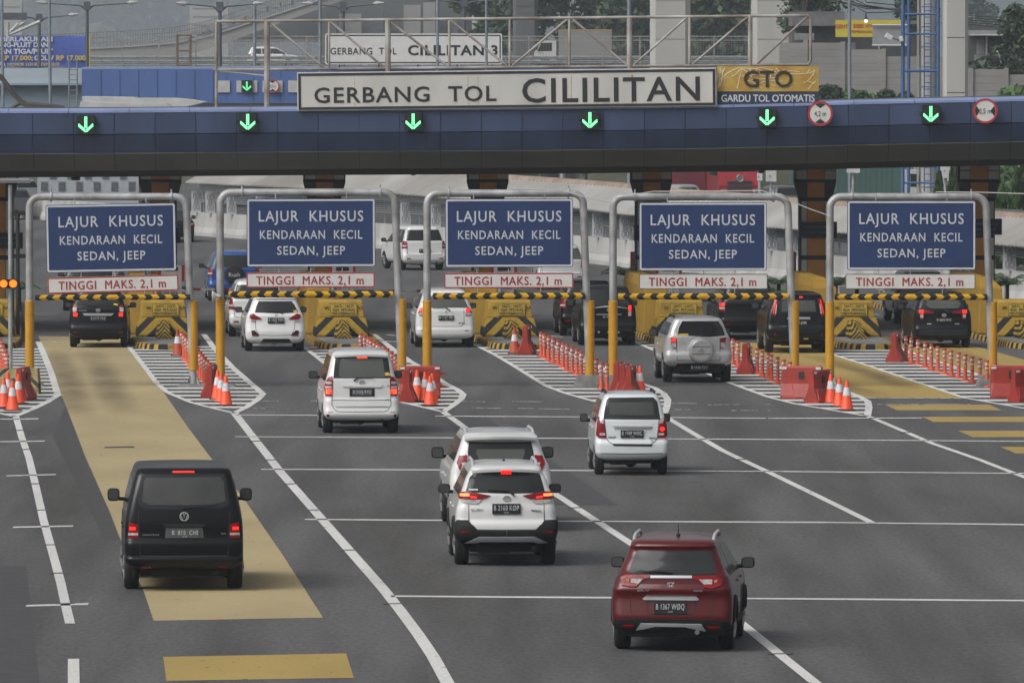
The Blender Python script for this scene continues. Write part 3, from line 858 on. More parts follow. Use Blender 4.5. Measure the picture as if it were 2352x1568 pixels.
    # -------- silver suv with spare wheel
    car(dict(name='suv', label='silver SUV with a round spare wheel cover on its tailgate', cat='suv', tr=(2000, 1100, 2.24, 1612, 876), yaw=3.4,
        W=1.745, L=4.425, ro=0.78, wb=2.685, R=0.36, tw=0.22, paint='silver', rc=0.16, bow=0.06, front=(1.1, 0.95, 0.8),
        lv=[(.40, .66, -.62), (.46, .80, -.73), (.58, .865, -.79), (.74, .87, -.78), (.80, .855, -.72), (1.0, .835, -.70), (1.18, .805, -.69), (1.22, .775, -.66), (1.42, .70, -.60), (1.56, .64, -.55), (1.62, .61, -.52), (1.65, .56, -.40), (1.66, .48, -.2)],
        belt=1.2, rails=(0.57, -0.15, 1.7, PLASTIC), handle=SILVERP,
        rear=[('rear_window', GLASS, [[(1475, 345), (1790, 345), (1825, 400), (1848, 472), (1700, 482), (1430, 468), (1445, 400)]]),
              ('tail_lamp', REDLENS, [[(1370, 487), (1418, 493), (1420, 590), (1380, 578)]], {'m': 1, 'off': 0.016, 'sub': [('reverse_lens', CLEARLENS, [R_(1380, 532, 1417, 578)])]}),
              ('lower_bumper', PLASTIC, [[(1400, 770), (1422, 717), (1545, 712), (1840, 720), (1850, 780), (1700, 790), (1560, 792)]], {'off': 0.018}),
              ('tailgate_handle', SILVERP, [R_(1440, 518, 1490, 534)], {'off': 0.02}),
              ('reflector', REDLENS, [R_(1420, 738, 1482, 746)], {'off': 0.03}), ('reflector', REDLENS, [R_(1765, 740, 1825, 748)], {'off': 0.03}),
              ('lit_bulb', LIT, [R_(1378, 494, 1416, 524)], {'off': 0.026}), ('window_sticker', STICKY, [R_(1440, 455, 1524, 472)], {'off': 0.012})],
        gaps=[[(1422, 495), (1424, 685), (1612, 690)]],
        plate=[((1540, 730), (1700, 776)), 'B 1430 PZY', PLATE], spare=((1630, 598), 0.335, PAINT['silver']), msize=(0.2, 0.2, 1.2), wiper=[(1780, 462), (1620, 475)]))
    # -------- white hatch at the barrier
    car(dict(name='minivan', label='white minivan with black bumper corners and camel sticker, beside the second crash block', cat='minivan', tr=(450, 1050, 2.94, 1826, 940), yaw=3.8,
        W=1.683, L=4.39, ro=0.76, wb=2.65, R=0.31, tw=0.2, paint='white', rc=0.17, bow=0.07, front=(0.98, 0.85, 0.9),
        lv=[(.22, .62, -.60), (.27, .74, -.70), (.38, .82, -.755), (.55, .84, -.76), (.66, .84, -.73), (.85, .825, -.70), (1.0, .80, -.70), (1.07, .765, -.66), (1.3, .67, -.54), (1.45, .61, -.45), (1.50, .585, -.48), (1.54, .55, -.42), (1.575, .48, -.25), (1.585, .40, -.1)],
        belt=1.08,
        rear=[('rear_window', GLASS, [[(1642, 372), (2018, 372), (2050, 410), (2092, 500), (1900, 512), (1595, 500), (1615, 425)]]),
              ('tail_lamp', REDLENS, [[(1536, 530), (1575, 516), (1674, 572), (1660, 581), (1560, 581), (1536, 562)]], {'m': 1, 'off': 0.02, 'sub': [('reverse_lens', CLEARLENS, [[(1548, 584), (1592, 586), (1592, 610), (1552, 602)]])]}),
              ('bumper_corner', PLASTIC, [[(1552, 712), (1590, 706), (1640, 758), (1635, 772), (1562, 770)]], {'m': 1, 'off': 0.014, 'sub': [('reflector', REDLENS, [R_(1562, 754, 1625, 770)])]}),
              ('diffuser', PLASTIC, [[(1690, 802), (1985, 802), (2010, 842), (1660, 842)]], {'off': 0.012}),
              ('window_sticker', STICKY, [[(2035, 478), (2075, 476), (2080, 500), (2040, 498)]], {'off': 0.012})],
        gaps=[[(1600, 590), (1602, 690), (1640, 760), (1826, 766)]],
        plate=[((1742, 560), (1930, 628)), 'B 1002 PRM', PLATE, '10·20'], emblem=[('h', (1838, 530), 0.045)], wiper=[(1910, 515), (1880, 490), (1715, 496)], msize=(0.2, 0.17, 1.1)))
    # -------- white mpv in the third lane
    car(dict(name='minivan', label='white minivan with lit drop-shaped tail lamps, waiting beside the third yellow crash block', cat='minivan', tr=(1000, 1100, 2.24, 1645, 570), yaw=3.0,
        W=1.695, L=4.265, ro=0.72, wb=2.74, R=0.30, tw=0.19, paint='pearl', rc=0.16, bow=0.06, front=(0.98, 0.8, 0.9),
        lv=[(.24, .62, -.56), (.29, .75, -.66), (.40, .83, -.72), (.52, .84, -.725), (.58, .84, -.70), (.85, .83, -.68), (1.05, .80, -.67), (1.12, .765, -.64), (1.35, .68, -.55), (1.52, .62, -.47), (1.59, .595, -.43), (1.63, .55, -.34), (1.655, .46, -.15)],
        belt=1.1,
        rear=[('rear_window', GLASS_L, [[(1545, 108), (1775, 108), (1820, 160), (1850, 228), (1480, 226), (1500, 160)]]),
              ('tail_lamp', REDLENS, [[(1440, 226), (1462, 240), (1465, 298), (1420, 296), (1414, 272), (1425, 240)]], {'m': 1, 'off': 0.02, 'sub': [('lit_bulb', LIT, [R_(1428, 238, 1462, 266)]), ('reverse_lens', CLEARLENS, [R_(1420, 272, 1462, 292)])]}),
              ('reflector', REDLENS, [R_(1440, 424, 1472, 431)], {'m': 1, 'off': 0.012})],
        gaps=[[(1480, 232), (1478, 360), (1500, 390), (1650, 392)]],
        plate=[((1587, 297), (1722, 338)), 'B 1157 TID', PLATE, '11·20'], emblem=[('s', (1655, 263), 0.045)], wiper=[(1690, 256), (1650, 226), (1535, 230)], words=[('ERTIGA', (1765, 356), (1820, 364), GAP)], msize=(0.2, 0.16, 1.12)))
    # -------- black mpv first lane
    car(dict(name='minivan', label='black minivan with a wide chrome tailgate bar, on the tan lane', cat='minivan', tr=(0, 1100, 2.24, 865, 572), yaw=1.0,
        W=1.66, L=4.14, ro=0.74, wb=2.655, R=0.31, tw=0.19, paint='soot', rc=0.14, bow=0.05, front=(1.0, 0.8, 0.9),
        lv=[(.30, .64, -.60), (.34, .76, -.68), (.45, .82, -.74), (.58, .83, -.735), (.64, .83, -.70), (.9, .82, -.68), (1.1, .79, -.67), (1.18, .755, -.63), (1.4, .68, -.55), (1.58, .62, -.47), (1.64, .595, -.43), (1.67, .55, -.34), (1.685, .46, -.15)],
        belt=1.15, mblack=False,
        rear=[('rear_window', GLASS, [[(700, 90), (1035, 90), (1060, 200), (672, 200)]]),
              ('tail_lamp', REDLENS, [[(655, 198), (680, 215), (686, 306), (650, 308), (642, 250)]], {'m': 1, 'off': 0.02, 'sub': [('reverse_lens', CLEARLENS, [[(646, 232), (678, 226), (678, 262), (648, 266)]]), ('lit_bulb', LIT, [R_(650, 272, 684, 304)])]}),
              ('chrome_bar', CHROME, [[(728, 276), (1005, 276), (980, 298), (745, 296)]], {'off': 0.03}),
              ('reflector', REDLENS, [R_(650, 438, 690, 446)], {'m': 1, 'off': 0.012}), ('window_sticker', STICKY, [[(1002, 190), (1035, 195), (1038, 210), (998, 204)]], {'off': 0.014})],
        gaps=[[(690, 210), (690, 350), (720, 372), (865, 376)]],
        plate=[((795, 303), (938, 345)), 'B 2177 TKZ', PLATE], emblem=[('oval', (865, 250), 0.06)], words=[('AVANZA', (694, 246), (765, 256), CHROME)], wiper=[(890, 240), (850, 214), (760, 214)], msize=(0.2, 0.16, 1.15)))
    # -------- black mpv third-fourth lane
    car(dict(name='minivan', label='black minivan with two thin chrome tailgate lines, waiting behind the close pair of yellow posts', cat='minivan', tr=(2000, 1100, 2.24, 826, 553), yaw=3.0,
        W=1.66, L=4.14, ro=0.74, wb=2.655, R=0.31, tw=0.19, paint='soot', rc=0.14, bow=0.05, front=(1.0, 0.8, 0.9),
        lv=[(.30, .64, -.60), (.34, .76, -.68), (.45, .82, -.74), (.58, .83, -.735), (.64, .83, -.70), (.9, .82, -.68), (1.1, .79, -.67), (1.18, .755, -.63), (1.4, .68, -.55), (1.58, .62, -.47), (1.64, .595, -.43), (1.67, .55, -.34), (1.685, .46, -.15)],
        belt=1.15,
        rear=[('rear_window', GLASS, [[(670, 75), (985, 75), (1010, 205), (640, 205)]]),
              ('tail_lamp', REDLENS, [[(622, 205), (645, 205), (650, 304), (620, 300), (614, 250)]], {'m': 1, 'off': 0.02, 'sub': [('lit_bulb', LIT, [R_(622, 212, 645, 258)]), ('reverse_lens', CLEARLENS, [R_(622, 264, 648, 300)])]}),
              ('chrome_strip', CHROME, [[(655, 232), (800, 216), (900, 217), (1005, 232), (1005, 237), (900, 223), (800, 222), (655, 237)], R_(725, 283, 945, 290)], {'off': 0.02}),
              ('reflector', REDLENS, [R_(622, 426, 650, 432)], {'m': 1, 'off': 0.012})],
        discs=[((745, 440), 0.03, STICKW, 'bumper_stud'), ((830, 440), 0.03, STICKW, 'bumper_stud'), ((920, 442), 0.03, STICKW, 'bumper_stud')],
        plate=[((778, 295), (905, 325)), 'B 1924 TOJ', PLATE], emblem=[('d', (835, 248), 0.055)], msize=(0.2, 0.16, 1.15)))
    # -------- black suv with tall red lamps
    car(dict(name='suv', label='black SUV with tall curved lit tail lamps on the yellow lane', cat='suv', tr=(3000, 1100, 2.24, 245, 618), yaw=2.6,
        W=1.785, L=4.635, ro=0.95, wb=2.63, R=0.36, tw=0.22, paint='black', rc=0.14, bow=0.05, front=(1.08, 0.95, 0.85),
        lv=[(.34, .70, -.80), (.40, .82, -.90), (.52, .88, -.955), (.70, .89, -.95), (.78, .885, -.90), (1.0, .87, -.88), (1.15, .84, -.86), (1.35, .765, -.80), (1.55, .69, -.72), (1.62, .66, -.74), (1.66, .62, -.66), (1.685, .55, -.5), (1.69, .48, -.3)],
        belt=1.18,
        rear=[('rear_window', GLASS_M, [[(108, 165), (390, 165), (402, 262), (92, 262)]]),
              ('tail_lamp', REDLENS, [[(48, 140), (68, 150), (58, 230), (46, 298), (22, 300), (18, 262), (30, 200)]], {'m': 1, 'off': 0.022, 'sub': [('lit_diode', LIT, [R_(47 - 3 * q, 165 + 13 * q, 54 - 3 * q, 173 + 13 * q) for q in range(9)]), ('reverse_lens', CLEARLENS, [[(52, 200), (60, 200), (50, 282), (40, 282)]])]}),
              ('brake_lamp', LIT, [R_(192, 128, 216, 138), R_(256, 128, 284, 138)], {'off': 0.03}),
              ('chrome_bar', CHROME, [[(152, 308), (345, 310), (350, 330), (144, 328)]], {'off': 0.03}),
              ('exhaust_trim', CHROME, [R_(160, 492, 200, 502)], {'m': 1, 'off': 0.02})],
        discs=[((38, 458), 0.032, REDLENS, 'fog_lamp'), ((450, 461), 0.032, REDLENS, 'fog_lamp')],
        gaps=[[(60, 310), (55, 420), (90, 440), (245, 442)]],
        plate=[((172, 340), (320, 388)), 'B 1209 SVM', PLATE], words=[('X-TRAIL', (75, 385), (140, 393), CHROME)], wiper=[(240, 262), (150, 262)], msize=(0.2, 0.18, 1.25)))
    # -------- dark mpv in the rightmost lane
    car(dict(name='minivan', label='charcoal minivan with lit lamps and slim red strips, in the rightmost lane', cat='minivan', tr=(3000, 1100, 2.24, 1508, 574), yaw=3.4,
        W=1.66, L=4.07, ro=0.78, wb=2.525, R=0.29, tw=0.18, paint='soot', rc=0.15, bow=0.06, front=(0.98, 0.75, 0.9),
        lv=[(.22, .64, -.62), (.28, .76, -.72), (.40, .82, -.78), (.55, .83, -.775), (.62, .83, -.74), (.85, .82, -.72), (1.05, .79, -.71), (1.10, .755, -.67), (1.3, .69, -.58), (1.45, .63, -.50), (1.52, .60, -.50), (1.56, .56, -.42), (1.59, .46, -.2)],
        belt=1.08,
        rear=[('rear_window', GLASS, [[(1350, 120), (1680, 120), (1700, 235), (1335, 235)]], {'sub': [('glass_area', GLASS_L, [[(1380, 165), (1650, 165), (1668, 200), (1640, 235), (1400, 235), (1362, 200)]])]}),
              ('tail_lamp', REDLENS, [[(1300, 250), (1332, 247), (1430, 264), (1425, 278), (1336, 282), (1340, 332), (1306, 326)]], {'m': 1, 'off': 0.02, 'sub': [('lit_bulb', LIT, [R_(1300, 252, 1336, 278)]), ('reverse_lens', CLEARLENS, [R_(1308, 286, 1334, 316)])]}),
              ('chrome_strip', CHROME, [R_(1366, 364, 1405, 373)], {'off': 0.012, 'm': 1}), ('diffuser', PLASTIC, [[(1310, 420), (1710, 420), (1730, 470), (1290, 470)]], {'off': 0.012})],
        gaps=[[(1340, 340), (1345, 390), (1508, 394)]],
        plate=[((1445, 318), (1585, 356)), 'B 2802 PKG', PLATE], emblem=[('oval', (1516, 293), 0.06)], wiper=[(1550, 268), (1510, 246), (1430, 246)], msize=(0.2, 0.16, 1.1)))
    # -------- white suv ahead of the near white one
    car(dict(name='suv', label='white SUV with hooked red lamps, mostly hidden behind the other white SUV', cat='suv', tr=(1650, 1630, 2.528, 752, 1105), yaw=3.0,
        W=1.815, L=4.695, ro=0.95, wb=2.80, R=0.37, tw=0.24, paint='pearl', rc=0.15, bow=0.06, front=(1.12, 1.0, 0.85),
        lv=[(.42, .72, -.80), (.50, .86, -.92), (.65, .90, -.95), (.85, .905, -.93), (1.05, .89, -.88), (1.2, .85, -.86), (1.25, .82, -.83), (1.45, .745, -.76), (1.62, .685, -.70), (1.70, .66, -.66), (1.74, .62, -.56), (1.76, .55, -.4), (1.765, .48, -.2)],
        belt=1.25, rails=(0.60, -0.4, 1.6, SILVERP), spoiler=(1.70, 0.64, -0.86, 0.25),
        rear=[('rear_window', GLASS, [[(440, 240), (1055, 240), (1075, 330), (1085, 430), (425, 425), (428, 330)]], {'sub': [('glass_area', GLASS_L, [[(520, 312), (985, 312), (990, 350), (965, 418), (540, 418), (508, 350)]])]}),
              ('tail_lamp', REDLENS, [[(345, 378), (418, 370), (418, 440), (370, 450), (350, 525), (318, 455)]], {'m': 1, 'off': 0.02, 'sub': [('reverse_lens', CLEARLENS, [[(362, 450), (415, 448), (380, 490)]])]})],
        plate=[((640, 640), (860, 720)), 'B 1711 KJE', PLATE], msize=(0.23, 0.21, 1.28), mblack=True))
    # -------- simpler distant or hidden cars
    def simple(name, label, cat, cxpx, py, yaw, paint_, W=1.7, Hh=1.65, L=4.4, lit=False, spare=None, group=None, sedan=False, lamp=None, pale=False, plate=None, emb=None, rails=None, ro=0.78):
        s = Hh / 1.65
        lv = [(.24 * s, .38 * W, -.60), (.30 * s, .45 * W, -.70), (.42 * s, .49 * W, -.77), (.56 * s, .5 * W, -.775), (.64 * s, .498 * W, -.74), (.9 * s, .49 * W, -.71), (1.06 * s, .47 * W, -.70), (1.12 * s, .45 * W, -.66), (1.35 * s, .405 * W, -.56), (1.52 * s, .365 * W, -.48), (1.58 * s, .35 * W, -.45), (1.62 * s, .32 * W, -.35), (1.64 * s, .27 * W, -.15)]
        if sedan:
            lv = [(.24, .38 * W, -.70), (.30, .46 * W, -.78), (.45, .5 * W, -.80), (.7, .5 * W, -.79), (.9, .48 * W, -.76), (.96, .46 * W, -.68), (1.0, .44 * W, -.1), (1.2, .37 * W, .45), (1.34, .33 * W, .8), (1.40, .3 * W, 1.1), (1.41, .24 * W, 1.3)]
        loc = G(cxpx, py)
        w5 = .45 * W
        if sedan:
            win = [(-.40 * W, 1.04), (.40 * W, 1.04), (.34 * W, 1.32), (-.34 * W, 1.32)]
            lampz = [(.30 * W, .70), (.5 * W, .68), (.5 * W, .86), (.30 * W, .88)]
        else:
            win = [(-.42 * W, 1.10 * s), (.42 * W, 1.10 * s), (.355 * W, 1.50 * s), (-.355 * W, 1.50 * s)]
            lampz = lamp or [(.40 * W, .82 * s), (.5 * W, .82 * s), (.5 * W, 1.08 * s), (.41 * W, 1.08 * s)]
        rr = [('rear_window', GLASS_L if pale else GLASS, [win]),
              ('tail_lamp', REDLENS, [lampz], {'m': 1, 'off': 0.02, 'sub': [('reverse_lens', CLEARLENS, [[(.42 * W, .88 * s), (.49 * W, .88 * s), (.49 * W, .94 * s), (.42 * W, .94 * s)]])] + ([('lit_bulb', LIT, [[(.42 * W, .97 * s), (.49 * W, .97 * s), (.49 * W, 1.05 * s), (.42 * W, 1.05 * s)]])] if lit else [])}),
              ('reflector', REDLENS, [[(.33 * W, .44), (.42 * W, .44), (.42 * W, .48), (.33 * W, .48)]], {'m': 1, 'off': 0.012})]
        d = dict(name=name, label=label, cat=cat, loc=loc, yaw=yaw, W=W, L=L, ro=ro, wb=L * 0.6, R=0.32, tw=0.2, paint=paint_, lv=lv, rear=rr, front=(0.98 * min(s, 1), 0.85, 0.9) if not sedan else (0.9, 1.1, 0.8), group=group,
                 gaps=[[(-.41 * W, .85 * s), (-.40 * W, .58 * s), (0, .55 * s)]] if not sedan else [])
        if sedan: d.update(belt=0.98, glassdrop=0.1, cpil=0.5)
        if plate: d['plate'] = [((-.23, .80 * s), (.23, .66 * s)), plate]
        if emb: d['emblem'] = [(emb, (0, .95 * s), 0.06)]
        if spare: d['spare'] = spare
        if len(spare or ()) and spare[2] is RUBBER: d['spare_text'] = 'Rush'
        if rails: d['rails'] = rails
        return car(d)
    simple('suv', 'bright blue SUV with a dark spare wheel cover, beyond the toll islands', 'suv', 536, 690, 4.0, 'blue', 1.745, 1.69, 4.4, spare=((0.0, 0.90), 0.33, RUBBER))
    simple('minivan', 'white minivan seen partly from its left flank, turning on the road beyond the canopy', 'minivan', 966, 620, 14, 'white', 1.695, 1.70, 4.22, plate='B 1507 KMS', emb='h', ro=0.85)
    simple('minivan', 'silver minivan half hidden behind the middle blue lane sign', 'minivan', 1287, 664, 3.0, 'silver', 1.695, 1.60, 4.42, pale=True)
    simple('sedan', 'dark sedan in the distance at the right edge of the leftmost blue lane sign', 'sedan', 398, 556, 4.0, 'soot', 1.80, 1.45, 4.8, sedan=True, plate='B 10 AC')
    simple('minivan', 'black car driving away ahead of the black minivan on the tan lane', 'minivan', 206, 713, 1.5, 'black', 1.75, 1.70, 4.4)
    simple('minivan', 'white minivan overlapped by the white minivan with the camel sticker', 'minivan', 590, 772, 3.8, 'white', 1.695, 1.69, 4.4, lamp=[(.30 * 1.7, .80), (.5 * 1.7, .84), (.5 * 1.7, 1.12), (.43 * 1.7, 1.12), (.43 * 1.7, .90), (.30 * 1.7, .88)])
    simple('minivan', 'black car almost hidden in front of the black minivan behind the pair of yellow posts', 'minivan', 1350, 770, 3.4, 'black', 1.7, 1.66, 4.3)
    simple('minivan', 'black minivan with a red high brake lamp, partly covered by the black SUV', 'minivan', 1716, 779, 4.6, 'black', 1.75, 1.69, 4.47, lit=True)
    simple('minivan', 'grey minivan just ahead of the charcoal minivan in the rightmost lane', 'minivan', 2114, 742, 4.0, 'grey', 1.7, 1.65, 4.3)
# ================================================================== GROUND AND PAINTED MARKINGS
def worn(name, c1, c2, base, chip, s1=0.5, s2=7.0, st=(1, 0.35, 1)):
    """road paint: two tones of the coating, chipped through to the asphalt in small flakes"""
    m = bpy.data.materials.new(name); m.use_nodes = True
    n, l = m.node_tree.nodes, m.node_tree.links
    b = n['Principled BSDF']; b.inputs['Roughness'].default_value = 0.8; b.inputs['Specular IOR Level'].default_value = 0.3
    tc = n.new('ShaderNodeTexCoord'); ge = n.new('ShaderNodeNewGeometry')
    def noise(sc, stt, det):
        mp = n.new('ShaderNodeMapping'); mp.inputs['Scale'].default_value = stt
        z = n.new('ShaderNodeTexNoise'); z.inputs['Scale'].default_value = sc; z.inputs['Detail'].default_value = det
        l.new(ge.outputs['Position'], mp.inputs[0]); l.new(mp.outputs[0], z.inputs['Vector']); return z.outputs[0]
    def rng(x, a, c, d0, d1):
        r = n.new('ShaderNodeMapRange'); r.inputs[1].default_value, r.inputs[2].default_value, r.inputs[3].default_value, r.inputs[4].default_value = a, c, d0, d1
        l.new(x, r.inputs[0]); return r.outputs[0]
    def mix(f, a, c):
        q = n.new('ShaderNodeMix'); q.data_type = 'RGBA'
        l.new(f, q.inputs[0])
        for i, v in ((6, a), (7, c)):
            if isinstance(v, tuple): q.inputs[i].default_value = (*v, 1)
            else: l.new(v, q.inputs[i])
        return q.outputs[2]
    tone = mix(rng(noise(s1, st, 8), 0.3, 0.7, 0, 1), c1, c2)
    tone = mix(rng(noise(18, (1, 0.4, 1), 4), 0.35, 0.75, 0, 0.22), tone, base)
    fl = rng(noise(s2, (1, 0.3, 1), 9), chip, chip + 0.05, 0, 0.85)
    l.new(mix(fl, tone, base), b.inputs['Base Color'])
    return m
AB = (0.052, 0.052, 0.053)
WHITEP = worn('road_paint_white', (0.54, 0.54, 0.52), (0.66, 0.66, 0.64), AB, 0.66)
WHITEF = worn('road_paint_faded', (0.38, 0.38, 0.37), (0.50, 0.50, 0.49), AB, 0.52)
TAN = worn('lane_coating_tan', (0.335, 0.268, 0.142), (0.41, 0.335, 0.182), (0.17, 0.15, 0.11), 0.66)
OCHRE = worn('lane_coating_ochre', (0.33, 0.235, 0.07), (0.40, 0.285, 0.085), (0.13, 0.11, 0.07), 0.65)
STAIN = None

def asphalt_mat():
    m = bpy.data.materials.new('asphalt'); m.use_nodes = True
    n, l = m.node_tree.nodes, m.node_tree.links
    b = n['Principled BSDF']; b.inputs['Roughness'].default_value = 0.82
    b.inputs['Specular IOR Level'].default_value = 0.35
    tc = n.new('ShaderNodeTexCoord')
    def noise(scale, stretch, detail=5):
        mp = n.new('ShaderNodeMapping'); mp.inputs['Scale'].default_value = stretch; mp.inputs['Rotation'].default_value = (0, 0, rad(4))
        nz = n.new('ShaderNodeTexNoise'); nz.inputs['Scale'].default_value = scale; nz.inputs['Detail'].default_value = detail
        l.new(tc.outputs['Object'], mp.inputs[0]); l.new(mp.outputs[0], nz.inputs['Vector'])
        return nz.outputs[0]
    def rng(x, a, b_, c, d_):
        r = n.new('ShaderNodeMapRange'); r.inputs[1].default_value, r.inputs[2].default_value, r.inputs[3].default_value, r.inputs[4].default_value = a, b_, c, d_
        l.new(x, r.inputs[0]); return r.outputs[0]
    def mul(a, c):
        q = n.new('ShaderNodeMath'); q.operation = 'MULTIPLY'; l.new(a, q.inputs[0]); l.new(c, q.inputs[1]); return q.outputs[0]
    big = rng(noise(0.9, (1, 0.05, 1)), 0.3, 0.7, 0.66, 1.28)        # long wheel-polished streaks
    mid = rng(noise(0.25, (1, 0.4, 1)), 0.3, 0.7, 0.91, 1.09)
    fine = rng(noise(13, (1, 0.22, 1), 6), 0.3, 0.7, 0.72, 1.26)
    v = mul(mul(big, mid), fine)
    c = n.new('ShaderNodeMix'); c.data_type = 'RGBA'; c.blend_type = 'MULTIPLY'; c.inputs[0].default_value = 1
    c.inputs[6].default_value = (0.084, 0.084, 0.085, 1)
    l.new(v, c.inputs[7]); l.new(c.outputs[2], b.inputs['Base Color'])
    return m
ASPH = asphalt_mat()
ASPH_D = mat('asphalt_patch', (0.048, 0.048, 0.050), 0.85, var=0.2, scale=3, detail=8)
OILY = mat('rubber_stain', (0.11, 0.09, 0.06), 0.75, var=0.4, scale=1.2, detail=8)
CONC = mat('concrete', (0.30, 0.30, 0.29), 0.85, var=0.2, scale=1.2, detail=8, bump=0.1)
CONC_L = mat('concrete_pale', (0.40, 0.40, 0.385), 0.85, var=0.18, scale=0.8, detail=8, stretch=(1, 1, 0.35))
CONC_D = mat('concrete_dark', (0.20, 0.20, 0.195), 0.9, var=0.2, scale=0.6, detail=8)
STEEL = mat('galvanised_steel', (0.42, 0.43, 0.44), 0.45, 0.5, var=0.2, scale=4, detail=8)
GREYP = mat('grey_painted_pipe', (0.29, 0.285, 0.275), 0.5, 0.3, var=0.2, scale=2.2, detail=10, col2=(0.45, 0.46, 0.47))
YELP = mat('yellow_sleeve_paint', (0.50, 0.25, 0.014), 0.5, var=0.08, scale=5, detail=8)
YELB = mat('yellow_block_paint', (0.335, 0.212, 0.022), 0.65, var=0.22, scale=3, detail=8)
YELW = mat('yellow_wall_paint', (0.32, 0.19, 0.018), 0.6, var=0.15, scale=1.5, detail=8)
BLACKP = mat('black_paint', (0.018, 0.018, 0.018), 0.6, var=0.2, scale=4)
KERBST = None

def flat(pts, z):
    return [(p.x, p.y, z) for p in pts]

def sheet(name, m, polys, z):
    mb = MB()
    for q in polys:
        mb.add(flat([G(x, y) for x, y in q], z), [tuple(range(len(q)))])
    o = mb.build(name, m)
    return tag(o, kind='structure')

def line(name, m, pts, w, z=0.008):
    """painted line through picture points, w in metres (across the line)"""
    mb = MB(); mb.strip([G(x, y) for x, y in pts], w, z)
    return tag(mb.build(name, m), kind='structure')

def hline(name, m, x0, y0, x1, y1, w=0.42, z=0.008):
    a, b = G(x0, y0), G(x1, y1)
    mb = MB()
    n = max(2, int((b.x - a.x) / 1.2))
    random.seed(int(x0 + y0))
    up, lo = [], []
    for i in range(n + 1):
        p = a.lerp(b, i / n)
        up.append((p.x, p.y + w / 2 + random.uniform(-.05, .05), z)); lo.append((p.x, p.y - w / 2 + random.uniform(-.05, .05), z))
    mb.add(up + lo, [(i, i + 1, i + n + 2, i + n + 1) for i in range(n)])
    return tag(mb.build(name, m), kind='structure')

